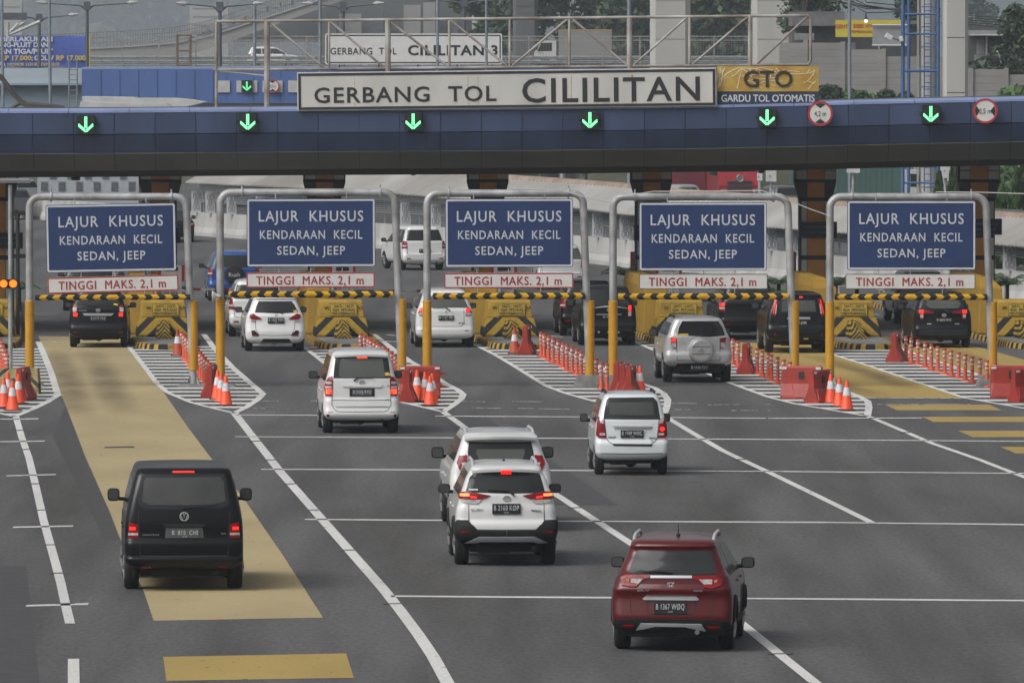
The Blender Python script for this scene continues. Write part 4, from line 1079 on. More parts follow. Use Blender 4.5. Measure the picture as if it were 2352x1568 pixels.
def ground():
    mb = MB(); mb.add([(-700, -900, -0.05), (700, -900, -0.05), (700, 6100, -0.05), (-700, 6100, -0.05)], [(0, 1, 2, 3)])
    tag(mb.build('ground', mat('bare_ground', (0.07, 0.075, 0.045), 0.95, var=0.3, scale=0.05)), kind='structure')
    mb = MB(); mb.add([(-45, -800, 0), (45, -800, 0), (45, 560, 0), (-45, 560, 0)], [(0, 1, 2, 3)])
    tag(mb.build('road', ASPH), kind='structure')
    rnd = random.Random(21)
    mb = MB(); n = 40
    tops = [18 + 10 * rnd.random() for _ in range(n + 1)]
    vs = []
    for i in range(n + 1):
        x = -420 + 840 * i / n
        vs += [(x, -230 + rnd.uniform(-8, 8), -0.04), (x, -260 + rnd.uniform(-8, 8), tops[i] * 0.7), (x, -300, tops[i]), (x, -420, -0.04)]
    mb.add(vs, [(4 * i + k, 4 * i + k + 1, 4 * i + k + 5, 4 * i + k + 4) for i in range(n) for k in range(3)])
    tag(mb.build('unseen_ridge', mat('unseen_ridge_green', (0.035, 0.05, 0.025), 0.95, var=0.5, scale=0.12, detail=8)), kind='structure')  # added behind the camera, out of view, to darken reflections in car bodies
    # coloured lane surfaces
    sheet('lane_surface', TAN, [[(88, 772), (96, 790), (126, 878), (150, 928), (197, 1051), (252, 1175), (281, 1250), (330, 1357), (353, 1425), (742, 1418), (650, 1275), (560, 1145), (488, 1056), (433, 983), (378, 904), (297, 799), (288, 775)]], 0.004)
    sheet('lane_surface', OCHRE, [[(375, 1508), (795, 1500), (813, 1556), (382, 1563)]], 0.004)
    sheet('lane_surface', OCHRE, [[(1655, 785), (1690, 812), (1764, 833), (1809, 852), (1921, 891), (1980, 914), (2215, 914), (2092, 872), (1911, 814), (1880, 792)]], 0.004)
    sheet('lane_surface', OCHRE, [[(2040, 785), (2076, 804), (2257, 863), (2420, 914), (2420, 845), (2352, 826), (2221, 790)]], 0.004)
    for q in ([(2033, 930), (2270, 929), (2301, 942), (2060, 942)], [(2118, 957), (2400, 957), (2420, 969), (2144, 969)], [(2200, 989), (2440, 989), (2460, 1003), (2235, 1004)], [(2297, 1026), (2500, 1026), (2520, 1041), (2333, 1041)]):
        sheet('yellow_bar', OCHRE, [q], 0.004)
    # rubber left by tyres along the coated lanes
    st = bpy.data.materials.new('tyre_rubber_marks'); st.use_nodes = True
    n, l = st.node_tree.nodes, st.node_tree.links
    b = n['Principled BSDF']; b.inputs['Base Color'].default_value = (0.085, 0.07, 0.05, 1); b.inputs['Roughness'].default_value = 0.8
    tc = n.new('ShaderNodeTexCoord'); mp = n.new('ShaderNodeMapping'); mp.inputs['Scale'].default_value = (0.5, 0.10, 1)
    nz = n.new('ShaderNodeTexNoise'); nz.inputs['Scale'].default_value = 2.2; nz.inputs['Detail'].default_value = 5
    rp = n.new('ShaderNodeMapRange'); rp.inputs[1].default_value, rp.inputs[2].default_value, rp.inputs[3].default_value, rp.inputs[4].default_value = 0.25, 0.75, 0.35, 1.0
    at_ = n.new('ShaderNodeAttribute'); at_.attribute_name = 'wear'
    mu = n.new('ShaderNodeMath'); mu.operation = 'MULTIPLY'
    l.new(tc.outputs['Object'], mp.inputs[0]); l.new(mp.outputs[0], nz.inputs['Vector']); l.new(nz.outputs[0], rp.inputs[0])
    l.new(rp.outputs[0], mu.inputs[0]); l.new(at_.outputs['Fac'], mu.inputs[1]); l.new(mu.outputs[0], b.inputs['Alpha'])
    def wear(tracks, amount):
        mb = MB(); vals = []
        for pts, w in tracks:
            P_ = [G(x, y) for x, y in pts]
            nl, nc = 24, 9
            rows = []
            for i in range(nl + 1):
                f = i / nl * (len(P_) - 1); a = min(int(f), len(P_) - 2)
                p = P_[a].lerp(P_[a + 1], f - a)
                for j in range(nc):
                    u = -1 + 2 * j / (nc - 1)
                    rows.append((p.x + u * w / 2, p.y, 0.006))
                    vals.append(amount * math.sin(PI * i / nl) ** 0.6 * (1 - u * u) ** 1.5)
            mb.add(rows, [(i * nc + j, i * nc + j + 1, (i + 1) * nc + j + 1, (i + 1) * nc + j) for i in range(nl) for j in range(nc - 1)])
        o = mb.build('tyre_marks', st)
        at = o.data.attributes.new('wear', 'FLOAT', 'POINT')
        at.data.foreach_set('value', vals)
        tag(o, kind='structure')
    wear([([(200, 800), (235, 850), (255, 900), (290, 955)], 1.1), ([(125, 800), (160, 880), (185, 960)], 1.0)], 0.45)
    wear([([(1745, 825), (1850, 862), (1930, 886), (2010, 914)], 1.3), ([(1860, 815), (1990, 855), (2100, 895)], 1.0)], 0.5)
    wear([([(2170, 800), (2300, 850), (2400, 890)], 1.0)], 0.5)
    wear([([(90, 980), (150, 1150), (215, 1330)], 1.6), ([(700, 1020), (830, 1180), (1060, 1400), (1250, 1560)], 2.2), ([(1250, 960), (1420, 1060), (1650, 1200), (2000, 1400)], 2.2), ([(1700, 960), (1900, 1050), (2300, 1220)], 2.0)], 0.25)

    # darker resurfaced strips
    sheet('asphalt_patch', ASPH_D, [[(150, 935), (215, 1060), (300, 1240), (240, 1240), (120, 1000)], [(1010, 960), (1120, 960), (1420, 1160), (1260, 1160)], [(0, 1300), (60, 1300), (90, 1568), (0, 1568)]], 0.003)
    sheet('tar_seam', BLACKP, [[(240, 1026.5), (308, 1025), (308, 1028), (240, 1029)], [(580, 1010), (600, 1010), (600, 1012), (580, 1012)]], 0.006)
    # lane lines
    line('lane_line', WHITEP, [(36, 955), (50, 1005), (66, 1050), (83, 1120), (100, 1195), (121, 1270), (140, 1340), (152, 1395), (161, 1432)], 0.15)
    line('lane_line', WHITEP, [(169, 1513), (169, 1545), (170, 1590)], 0.16)
    line('lane_line', WHITEP, [(538, 948), (590, 1015), (645, 1085), (740, 1193), (880, 1352), (922, 1405), (960, 1456), (995, 1508), (1040, 1590)], 0.19)
    line('lane_line', WHITEP, [(1018, 946), (1070, 984), (1160, 1050), (1250, 1118), (1360, 1190), (1470, 1262), (1600, 1350), (1720, 1445), (1800, 1510), (1900, 1590)], 0.17)
    line('lane_line', WHITEP, [(1525, 955), (1600, 1000), (1662, 1036), (1760, 1082), (1880, 1140), (2004, 1201)], 0.16)
    line('lane_line', WHITEP, [(1992, 955), (2070, 988), (2140, 1018), (2250, 1056), (2420, 1122)], 0.15)
    for x, y, w in ((46, 987, 10), (61, 1031, 12), (80, 1110, 14), (95, 1170, 16), (115, 1250, 18), (132, 1315, 20), (150, 1385, 22), (588, 1012, 16), (622, 1055, 18), (668, 1110, 20), (720, 1170, 22), (800, 1262, 26), (905, 1385, 28), (1105, 1010, 14), (1320, 1165, 18), (1790, 1500, 30), (1700, 1054, 14), (2080, 992, 14)):
        sheet('line_gap', ASPH, [[(x - w, y + 1), (x + w, y), (x + w, y + 2.2), (x - w, y + 3.2)]], 0.0105)
    # transverse rumble lines
    for a in ((545, 953, 735, 954), (1000, 956, 1400, 958), (1400, 958, 1760, 961), (1764, 961, 2118, 960), (540, 1003, 1100, 1006), (1100, 1006, 1700, 1009), (1700, 1009, 2420, 1014), (600, 1078, 1200, 1080), (1200, 1080, 1800, 1083), (1800, 1083, 2420, 1088),
              (700, 1193, 1300, 1197), (1300, 1197, 1900, 1200), (1900, 1200, 2450, 1206), (898, 1369, 1600, 1374), (1600, 1374, 2460, 1380)):
        hline('rumble_line', WHITEP, *a, w=0.36)
    for a in ((0, 963, 88, 962), (-20, 1015, 103, 1013), (15, 1093, 128, 1090), (30, 1211, 168, 1208), (60, 1391, 203, 1387)):
        hline('rumble_line', WHITEP, *a, w=0.42)
    for a in ((604, 921, 640, 921), (712, 921, 735, 921), (580, 938, 640, 939), (1060, 922, 1115, 923), (1085, 937, 1150, 938), (1176, 922, 1248, 923), (1190, 938, 1310, 940), (1540, 926, 1600, 927), (1625, 930, 1720, 929), (1545, 941, 1585, 941), (1680, 943, 1740, 943), (1890, 914, 2210, 915), (1995, 929, 2230, 929), (1760, 929, 1768, 929), (1764, 943, 1770, 944)):
        hline('rumble_line', WHITEF, *a, w=0.3)
    for a in ((735, 784, 790, 786), (845, 784, 872, 785), (883, 784, 935, 785), (112, 785, 140, 786), (1262, 772, 1292, 774), (575, 792, 598, 792), (840, 770, 872, 772), (888, 769, 918, 772), (1985, 716, 2056, 732)):
        hline('dashed_line', WHITEF, *a, w=0.9)

def gore(left, right, tip_y, y0, stripes_x=None, lw=0.14, rw=0.17, step=2.35, name='hatched_marking'):
    """hatched area between two traced borders; stripes run straight across the road"""
    lp, rp = [G(*p) for p in left], [G(*p) for p in right]
    def xat(pts, y):
        for a, b in zip(pts, pts[1:]):
            lo, hi = min(a.y, b.y), max(a.y, b.y)
            if lo <= y <= hi and hi > lo:
                return a.x + (b.x - a.x) * (y - a.y) / (b.y - a.y)
        return None
    mb = MB()
    ytop = min(lp[0].y, rp[0].y)
    ybot = min(min(p.y for p in lp), min(p.y for p in rp))
    y = ytop - 0.8
    random.seed(int(left[0][0]))
    while y > ybot + 0.6:
        xs = []
        for dy in (-0.52, 0.52):
            xs.append((xat(lp, y + dy), xat(rp, y + dy)))
        if None not in xs[0] and None not in xs[1] and xs[0][1] - xs[0][0] > 0.15:
            n = 5
            ea, eb = [], []
            for i in range(n + 1):
                t = i / n
                j = random.uniform(-.05, .05)
                ea.append((xs[0][0] + (xs[0][1] - xs[0][0]) * t, y - 0.50 + j, 0.008)); eb.append((xs[1][0] + (xs[1][1] - xs[1][0]) * t, y + 0.50 + j, 0.008))
            mb.add(ea + eb, [(i, i + 1, i + n + 2, i + n + 1) for i in range(n)])
        y -= step
    mb.strip(lp, lw, 0.0095)
    mb.strip(rp, rw, 0.0095)
    return tag(mb.build(name, WHITEP), kind='structure')

def gores():
    gore([(-120, 800), (-120, 930), (-20, 945), (33, 957)], [(88, 785), (100, 812), (118, 858), (133, 908), (108, 924), (70, 942), (33, 957)], 957, 785)
    gore([(295, 795), (330, 840), (360, 880), (385, 902), (440, 925), (490, 938), (538, 949)], [(468, 768), (492, 800), (535, 845), (575, 880), (604, 905), (592, 918), (565, 936), (538, 949)], 949, 795)
    gore([(697, 796), (745, 834), (800, 868), (860, 902), (913, 922), (965, 934), (1018, 946)], [(858, 768), (904, 803), (942, 830), (985, 855), (1018, 878), (1052, 896), (1064, 906), (1060, 916), (1040, 932), (1018, 946)], 946, 796)
    gore([(1087, 790), (1135, 814), (1176, 838), (1255, 887), (1300, 904), (1365, 922), (1440, 938), (1525, 952)], [(1232, 772), (1263, 791), (1330, 822), (1402, 854), (1460, 876), (1502, 891), (1524, 904), (1534, 918), (1532, 934), (1525, 952)], 950, 790)
    gore([(1455, 784), (1560, 830), (1672, 878), (1764, 912), (1827, 928), (1910, 942), (1992, 956)], [(1625, 784), (1675, 806), (1764, 834), (1840, 862), (1922, 892), (1972, 910), (1993, 922), (1996, 936), (1992, 956)], 955, 784)
    gore([(1885, 803), (1911, 814), (2000, 842), (2092, 873), (2215, 914), (2352, 938), (2480, 955)], [(2045, 790), (2076, 804), (2165, 834), (2257, 864), (2400, 905), (2480, 930), (2480, 955)], 955, 800)

# ================================================================== TOLL ISLANDS
ISL = [(-30, 'leftmost', None), (375, 'first', None), (785, 'second', None), (1172, 'third', None), (1567, 'fourth', None), (1960, 'fifth', None), (2345, 'rightmost', None)]
WHERE = ['at the left edge of the picture', 'right of the tan lane', 'beside the white minivan with the camel sticker', 'in front of the middle lane sign', 'behind the silver SUV', 'under the rightmost lane sign', 'at the right edge of the picture']
HEAD = rad(3.2)

def islands():
    kerb_y = mat('kerb_yellow', (0.36, 0.225, 0.03), 0.8, var=0.25, scale=4, detail=8)
    kerb_b = mat('kerb_black', (0.022, 0.022, 0.022), 0.8, var=0.3, scale=4, spec=0.2)
    signy = mat('warning_sign_yellow', (0.47, 0.33, 0.045), 0.6, var=0.1)
    chev = stripe_mat('crash_block_stripes', (0.31, 0.20, 0.022), (0.018, 0.018, 0.018), (1, 0, 1.05), 0.52, absx=True, duty=0.52)
    rib = stripe_mat('nose_stripes', (0.38, 0.25, 0.03), (0.018, 0.018, 0.018), (1.0, 0, 1.0), 0.105, absx=True, duty=0.5, wear=0.2)
    small = stripe_mat('hazard_stripes', (0.46, 0.31, 0.035), (0.018, 0.018, 0.018), (1, 0, 1), 0.085, absx=True)
    letters = mat('black_lettering', (0.03, 0.028, 0.02), 0.6, var=0.1)
    plain = mat('island_paving', (0.16, 0.16, 0.16), 0.9, var=0.25, scale=3, detail=8)
    maroon = mat('maroon_cabinet', (0.075, 0.012, 0.016), 0.45, var=0.15, scale=2)
    whitep = mat('white_sign_face', (0.62, 0.62, 0.61), 0.5, var=0.08, scale=4)
    redp = mat('red_sign_edge', (0.42, 0.03, 0.035), 0.5, var=0.1)
    for i, (px, nm, _) in enumerate(ISL):
        b0 = P(px, 0, 259.5)
        loc = Vector((b0.x, 259.5, 0))
        wh = WHERE[i]
        # kerbed island
        t = empty('traffic_island', loc, 'striped kerb toll island ' + wh, 'traffic island', 'toll islands', HEAD)
        nose = [(-1.02, 40.0)] + [(-1.02, 3.0), (-1.0, -1.0), (-0.93, -3.6)] + [(-0.9 * math.cos(PI * q / 10), -4.2 - 2.6 * math.sin(PI * q / 10)) for q in range(0, 11)] + [(0.93, -3.6), (1.0, -1.0), (1.02, 3.0), (1.02, 40.0)]
        path = [Vector((x, y, 0)) for x, y in nose]
        ring = []
        for a, b in zip(path, path[1:]):
            n = max(1, round((b - a).length / (0.24 if min(a.y, b.y) < -3 else 0.5)))
            ring += [a.lerp(b, q / n) for q in range(n)]
        ring.append(path[-1])
        mb = MB()
        up = Vector((0, 0, 1))
        for q, (a, b) in enumerate(zip(ring, ring[1:])):
            ins = []
            for e, p in ((0, a), (1, b)):
                pa, pb = ring[max(0, q + e - 1)], ring[min(len(ring) - 1, q + e + 1)]
                tt = (pb - pa).normalized(); ins.append(Vector((-tt.y, tt.x, 0)))
            mb.cur = q % 2
            lo_, hi_ = [a, b], [a + ins[0] * 0.03 + up * 0.14, b + ins[1] * 0.03 + up * 0.14]
            h2 = [a + ins[0] * 0.06 + up * 0.165, b + ins[1] * 0.06 + up * 0.165]
            h3 = [a + ins[0] * 0.24 + up * 0.167, b + ins[1] * 0.24 + up * 0.167]
            mb.add(lo_ + hi_ + h2 + h3, [(0, 1, 3, 2), (2, 3, 5, 4), (4, 5, 7, 6)])
        mb.build('kerb', [kerb_y, kerb_b], t, world=False, recalc=True)
        inner = [(x * 0.80, y + (0.24 if y < 30 else -0.3)) for x, y in nose]
        mb = MB(); mb.prism(inner, 0.0, 0.163, 'z')
        mb.build('paving', plain, t, world=False)
        # crash block
        t = empty('crash_block', loc + Vector((0, 0, 0.172)), 'yellow crash block with black chevrons ' + wh, 'crash block', 'yellow crash blocks', HEAD)
        mb = MB()
        lo = [(-0.80, -0.25), (0.80, -0.25), (0.80, 1.7), (-0.80, 1.7)]
        mid = [(-0.70, 0.15), (0.70, 0.15), (0.72, 1.7), (-0.72, 1.7)]
        mb.loft([[Vector((x, y, 0)) for x, y in lo], [Vector((x, y, 0.08)) for x, y in lo], [Vector((x, y, 0.54)) for x, y in mid]])
        mb.build('block_base', chev, t, world=False, bevel=0.03)
        mb = MB()
        up = [(-0.655, 0.30), (0.655, 0.30), (0.67, 1.7), (-0.67, 1.7)]
        tp = [(-0.62, 0.36), (0.62, 0.36), (0.64, 1.7), (-0.64, 1.7)]
        mb.loft([[Vector((x, y, 0.541)) for x, y in up], [Vector((x, y, 0.99)) for x, y in tp], [Vector((x * 0.96, y + 0.03, 1.04)) for x, y in tp]])
        mb.build('block_top', YELB, t, world=False, bevel=0.03)
        # ribbed nose
        mb = MB()
        prof = [(-2.1, 0.0), (-2.05, 0.16), (-1.2, 0.34), (-0.4, 0.44), (0.1, 0.46), (0.1, 0.0)]
        for k in range(5):
            mb.loft([[Vector((x * (1 - 0.45 * (z > 0.02)), y, z)) for (y, z), x in zip([(prof[k][0], 0), (prof[k][0], prof[k][1]), (prof[k][0], prof[k][1]), (prof[k][0], 0)], (-0.26, -0.26, 0.26, 0.26))],
                     [Vector((x * (1 - 0.45 * (z > 0.02)), y, z)) for (y, z), x in zip([(prof[k + 1][0], 0), (prof[k + 1][0], max(prof[k + 1][1], .01)), (prof[k + 1][0], max(prof[k + 1][1], .01)), (prof[k + 1][0], 0)], (-0.26, -0.26, 0.26, 0.26))]], cap0=(k == 0), cap1=False)
        mb.build('block_nose', rib, t, world=False, recalc=True)
        mb = MB(); mb.rbox((0.06, 0.295, 0.765), (0.78, 0.03, 0.36), 0.02)
        sg = mb.build('warning_sign', signy, t, world=False)
        mb = MB(); mb.cur = 0
        for (x0, x1, z0, z1) in ((-0.32, 0.44, 0.935, 0.943), (-0.32, 0.44, 0.587, 0.595), (-0.325, -0.317, 0.587, 0.943), (0.437, 0.445, 0.587, 0.943)):
            mb.box(((x0 + x1) / 2, 0.277, (z0 + z1) / 2), (x1 - x0, 0.006, z1 - z0))
        mb.build('sign_border', letters, sg, world=False)
        for q, (tx, w) in enumerate((('HATI - HATI', 0.56), ('ADA  PETUGAS', 0.66), ('MENYEBERANG', 0.69))):
            mb = MB(); mb.text(tx, (0.06, 0.279, 0.87 - 0.105 * q), 0.08, w, 0.014, 0.006)
            mb.build('sign_lettering', letters, sg, world=False)
        for sx in (-1, 1):
            mb = MB(); mb.add([(0.06 + sx * 0.43, 0.318, 0.86), (0.06 + sx * 0.56, 0.318, 0.86), (0.06 + sx * 0.56, 0.318, 0.78), (0.06 + sx * 0.43, 0.318, 0.78), (0.06 + sx * 0.43, 0.34, 0.86), (0.06 + sx * 0.56, 0.34, 0.86), (0.06 + sx * 0.56, 0.34, 0.78), (0.06 + sx * 0.43, 0.34, 0.78)], [(0, 1, 2, 3), (4, 7, 6, 5), (0, 4, 5, 1), (1, 5, 6, 2), (2, 6, 7, 3), (3, 7, 4, 0)])
            mb.build('hazard_mark', small, t, world=False)
        # yellow guard behind the block, its pointed side and the maroon cabinet
        t = empty('guard_wall', loc + (Matrix.Rotation(HEAD, 3, 'Z') @ Vector((-0.55, 2.4, 0.172))), 'tall yellow guard wall ' + wh, 'guard wall', 'yellow guard walls', HEAD)
        mb = MB()
        mb.loft([[Vector((x, y, 0)) for x, y in [(-0.42, 0), (0.35, 0), (0.42, 9), (-0.42, 9)]], [Vector((x, y, 1.35)) for x, y in [(-0.36, 0.12), (0.30, 0.12), (0.38, 9), (-0.38, 9)]], [Vector((x, y, 1.62)) for x, y in [(-0.28, 1.0), (0.05, 1.0), (0.15, 9), (-0.30, 9)]]])
        mb.build('wall_body', YELW, t, world=False, bevel=0.03)
        mb = MB(); mb.box((0.355, 0.02, 0.7), (0.05, 0.06, 1.4)); mb.build('edge_guard', STEEL, t, world=False)
        t = empty('maroon_cabinet', loc + (Matrix.Rotation(HEAD, 3, 'Z') @ Vector((0.62 if i != 4 and i != 5 else -1.0 + 1.3, 24.0, 0.172))), 'narrow maroon cabinet ' + wh, 'cabinet', 'maroon cabinets', HEAD)
        mb = MB(); mb.rbox((0, 0, 0.95), (0.28, 0.28, 1.9), 0.02); mb.build('cabinet_body', maroon, t, world=False)
        mb = MB(); mb.rbox((0.02, -0.145, 1.35), (0.16, 0.02, 0.2), 0.02); mb.build('reader_panel', BLACKP, t, world=False)
        # payment instruction board
        if i in (1, 2, 3, 4):
            t = empty('payment_sign', loc + (Matrix.Rotation(HEAD, 3, 'Z') @ Vector((0.42, 11.0, 0.172))), 'white payment board with red sides ' + wh, 'sign', 'payment boards', HEAD)
            mb = MB(); mb.rbox((0, 0, 1.32), (0.62, 0.06, 0.95), 0.03); pn = mb.build('sign_panel', whitep, t, world=False)
            for sx in (-1, 1):
                mb = MB(); mb.box((sx * 0.355, 0, 1.55), (0.09, 0.064, 0.5)); mb.build('red_edge', redp, t, world=False)
            mb = MB(); mb.rbox((0, -0.035, 1.68), (0.4, 0.02, 0.12), 0.04); mb.build('display', BLACKP, t, world=False)
            tx = ('BAYAR TOL', 'DI SINI') if i in (1, 2) else ('TEMPELKAN', 'E-TOLL')
            for q, w_ in enumerate(tx):
                mb = MB(); mb.text(w_, (0, -0.033, 1.10 - 0.14 * q), 0.085, 0.5 - 0.12 * q, 0.004, 0.006); mb.build('sign_lettering', letters, t, world=False)
            mb = MB(); mb.cyl((0, 0.02, 0), (0, 0.02, 0.9), 0.035); mb.build('sign_post', STEEL, t, world=False)
    # boom gates
    for (px, d_, lab, x2) in ((395, 283.0, 'red and white boom gate arm between the first two gates', 3.0), (792, 281.0, 'red and white boom gate arm behind the second striped bar', 3.0)):
        b0 = P(px, 0, d_)
        t = empty('boom_gate', (b0.x, d_, 0.172), lab, 'boom gate', 'boom gates', HEAD)
        mb = MB(); mb.rbox((-0.15, 0.1, 0.5), (0.32, 0.3, 1.0), 0.02); mb.build('gate_cabinet', YELW, t, world=False)
        arm = stripe_mat('boom_stripes', (0.5, 0.5, 0.49), (0.28, 0.02, 0.03), (1, 0, 0), 0.9)
        mb = MB(); mb.box((x2 / 2 - 0.3, -0.08, 0.72), (x2, 0.04, 0.075)); mb.build('gate_arm', arm, t, world=False)

# ================================================================== TOLL CANOPY
def canopy():
    blue = mat('fascia_blue', (0.037, 0.056, 0.118), 0.45, 0.1, var=0.28, scale=0.8, detail=9, stretch=(1, 1, 0.22))
    blue2 = mat('fascia_blue_lower', (0.048, 0.067, 0.145), 0.45, 0.1, var=0.25, scale=0.8, detail=9, stretch=(1, 1, 0.22))
    ledge = mat('ledge_pale_blue', (0.25, 0.32, 0.55), 0.4, 0.2, var=0.15, scale=1.0, detail=8)
    soff = mat('soffit_grey', (0.11, 0.116, 0.122), 0.7, var=0.12, scale=0.6, detail=8)
    grey = mat('column_grey_panel', (0.74, 0.74, 0.72), 0.6, var=0.1, scale=2)
    oran = mat('column_orange_panel', (0.76, 0.36, 0.08), 0.55, var=0.12, scale=2)
    dark = mat('column_dark_band', (0.016, 0.018, 0.022), 0.5, var=0.15)
    X0, X1 = -24.0, 24.0
    def zc(x):                       # the canopy's edge rises a little towards the right
        u = 1176 + x * 20500 / 266.0
        f = mono([(-700, 0.0), (0, 0.0), (700, 0.06), (1200, 0.10), (1650, 0.17), (2100, 0.30), (2352, 0.36), (3000, 0.5)])
        return f(u)
    def yc(x): return 266.0
    loc = Vector((0, 266.0, 0))
    root = empty('toll_canopy', loc, 'long blue toll plaza canopy with dark underside spanning the whole picture', 'toll canopy')
    prof = [(0.55, 6.68), (0.0, 6.60), (-0.02, 5.96), (0.30, 5.42), (1.15, 4.88), (2.4, 4.66)]
    nseg = 40
    def row(a, b, name, m, push=0.0, gap=0.009):
        mb = MB()
        dx = 1.215
        n = int((X1 - X0) / dx)
        for i in range(n):
            xa, xb = X0 + i * dx + gap, X0 + (i + 1) * dx - gap
            (ya, za), (yb, zb) = a, b
            nrm = Vector((0, -(za - zb), (yb - ya) * -1)).normalized()
            nrm = Vector((0, -abs(za - zb), -(yb - ya) if za > zb else 0)).normalized()
            random.seed(i * 7 + int(za * 10))
            mb.cur = random.choice((0, 0, 1, 2)) if isinstance(m, list) else 0
            j = random.uniform(0, 0.006)
            q = []
            for y, z in (a, b):
                for x in (xa, xb):
                    q.append(Vector((x, y, z + zc(x))) + nrm * (0.03 + j))
            inn = [p - nrm * 0.05 for p in q]
            mb.add(q + inn, [(0, 1, 3, 2), (4, 6, 7, 5), (0, 4, 5, 1), (1, 5, 7, 3), (3, 7, 6, 2), (2, 6, 4, 0)])
        return mb.build(name, m, root, world=False)
    e = 0.012
    blue = [blue, mat('fascia_blue_faded', (0.041, 0.061, 0.125), 0.45, 0.1, var=0.28, scale=0.8, detail=9, stretch=(1, 1, 0.22)), mat('fascia_blue_new', (0.034, 0.052, 0.110), 0.42, 0.1, var=0.25, scale=0.8, detail=9, stretch=(1, 1, 0.22))]
    row((0.0, 6.60 - e), (-0.02, 5.96 + e), 'fascia_panel', blue)
    row((-0.02, 5.96 - e), (0.20, 5.42 + e), 'fascia_panel', blue)
    row((0.20, 5.42 - e), (0.80, 4.88 + e), 'soffit_panel', soff)
    # body of the roof
    mb = MB()
    lo = []
    for i in range(nseg + 1):
        x = X0 + (X1 - X0) * i / nseg
        lo.append([Vector((x, y, z + zc(x))) for y, z in [(0.55, 6.70), (0.0, 6.62), (0.0, 6.58), (0.01, 5.96), (0.23, 5.42), (0.83, 4.88), (2.4, 4.66), (9.6, 4.66), (11.0, 5.4), (11.1, 6.6), (10.6, 6.70)]])
    mb.loft(lo)
    mb.build('roof_body', mat('canopy_body', (0.05, 0.05, 0.055), 0.8, var=0.1), root, world=False)
    mb = MB()
    n = int((X1 - X0) / 1.8)
    for i in range(n):
        xa, xb = X0 + 1.8 * i, X0 + 1.8 * (i + 1) - 0.02
        q = [Vector((x, y, z + zc(x))) for x in (xa, xb) for y, z in ((-0.05, 6.60), (-0.05, 6.665), (0.5, 6.74), (0.5, 6.70))]
        mb.add(q, [(0, 1, 2, 3), (4, 7, 6, 5), (0, 4, 5, 1), (1, 5, 6, 2), (2, 6, 7, 3), (3, 7, 4, 0)])
    mb.build('roof_edge', ledge, root, world=False)
    # columns, each a part of the building
    for k, px in enumerate((-10, 366, 744, 1120, 1496, 1873, 2249)):
        b0 = P(px, 0, 275.0)
        c = empty('column', (b0.x, 275.0 - 266.0, 0.17), None, None)
        del c
        x = b0.x
        y = 9.0
        mb = MB()
        def blk(w, z0, z1, w1=None):
            w1 = w1 or w
            mb.loft([[Vector((x + a * w / 2, y + b, z0)) for a, b in ((-1, 0), (1, 0), (1, 1.0), (-1, 1.0))], [Vector((x + a * w1 / 2, y + b, z1)) for a, b in ((-1, 0), (1, 0), (1, 1.0), (-1, 1.0))]])
        blk(1.0, 0.172, 3.85); blk(1.0, 3.85, 4.40, 1.29); blk(1.29, 4.40, 5.2)
        co = mb.build('column', mat('column_core', (0.10, 0.10, 0.10), 0.7, var=0.1), root, world=False)
        for z0, z1 in ((0.2, 2.02), (2.16, 2.7), (2.86, 3.82), (3.95, 4.40), (4.50, 5.0)):
            mb = MB(); mb.box((x + 0.02, y - 0.02, (z0 + z1) / 2), (0.53, 0.06, z1 - z0)); mb.build('orange_panel', oran, co, world=False)
        for z0, z1, o_, w_ in ((0.2, 2.02, 0.36, 0.16), (2.16, 2.7, 0.36, 0.16), (2.86, 3.82, 0.36, 0.16), (4.50, 4.76, 0.44, 0.32), (4.785, 5.0, 0.44, 0.32)):
            for sx in (-1, 1):
                mb = MB(); mb.box((x + 0.02 + sx * o_, y - 0.012, (z0 + z1) / 2), (w_, 0.05, z1 - z0)); mb.build('grey_panel', grey, co, world=False)
        for z0, z1, w in ((4.41, 4.49, 1.27), (3.85, 3.93, 1.0), (2.72, 2.84, 0.98), (2.04, 2.14, 0.98)):
            mb = MB(); mb.box((x, y - 0.03, (z0 + z1) / 2), (w, 0.06, z1 - z0)); mb.build('dark_band', dark, co, world=False)
    for o in [o for o in bpy.data.objects if o.type == 'EMPTY' and o.name.startswith('column')]:
        bpy.data.objects.remove(o)
    # seam strips on the fascia
    return zc

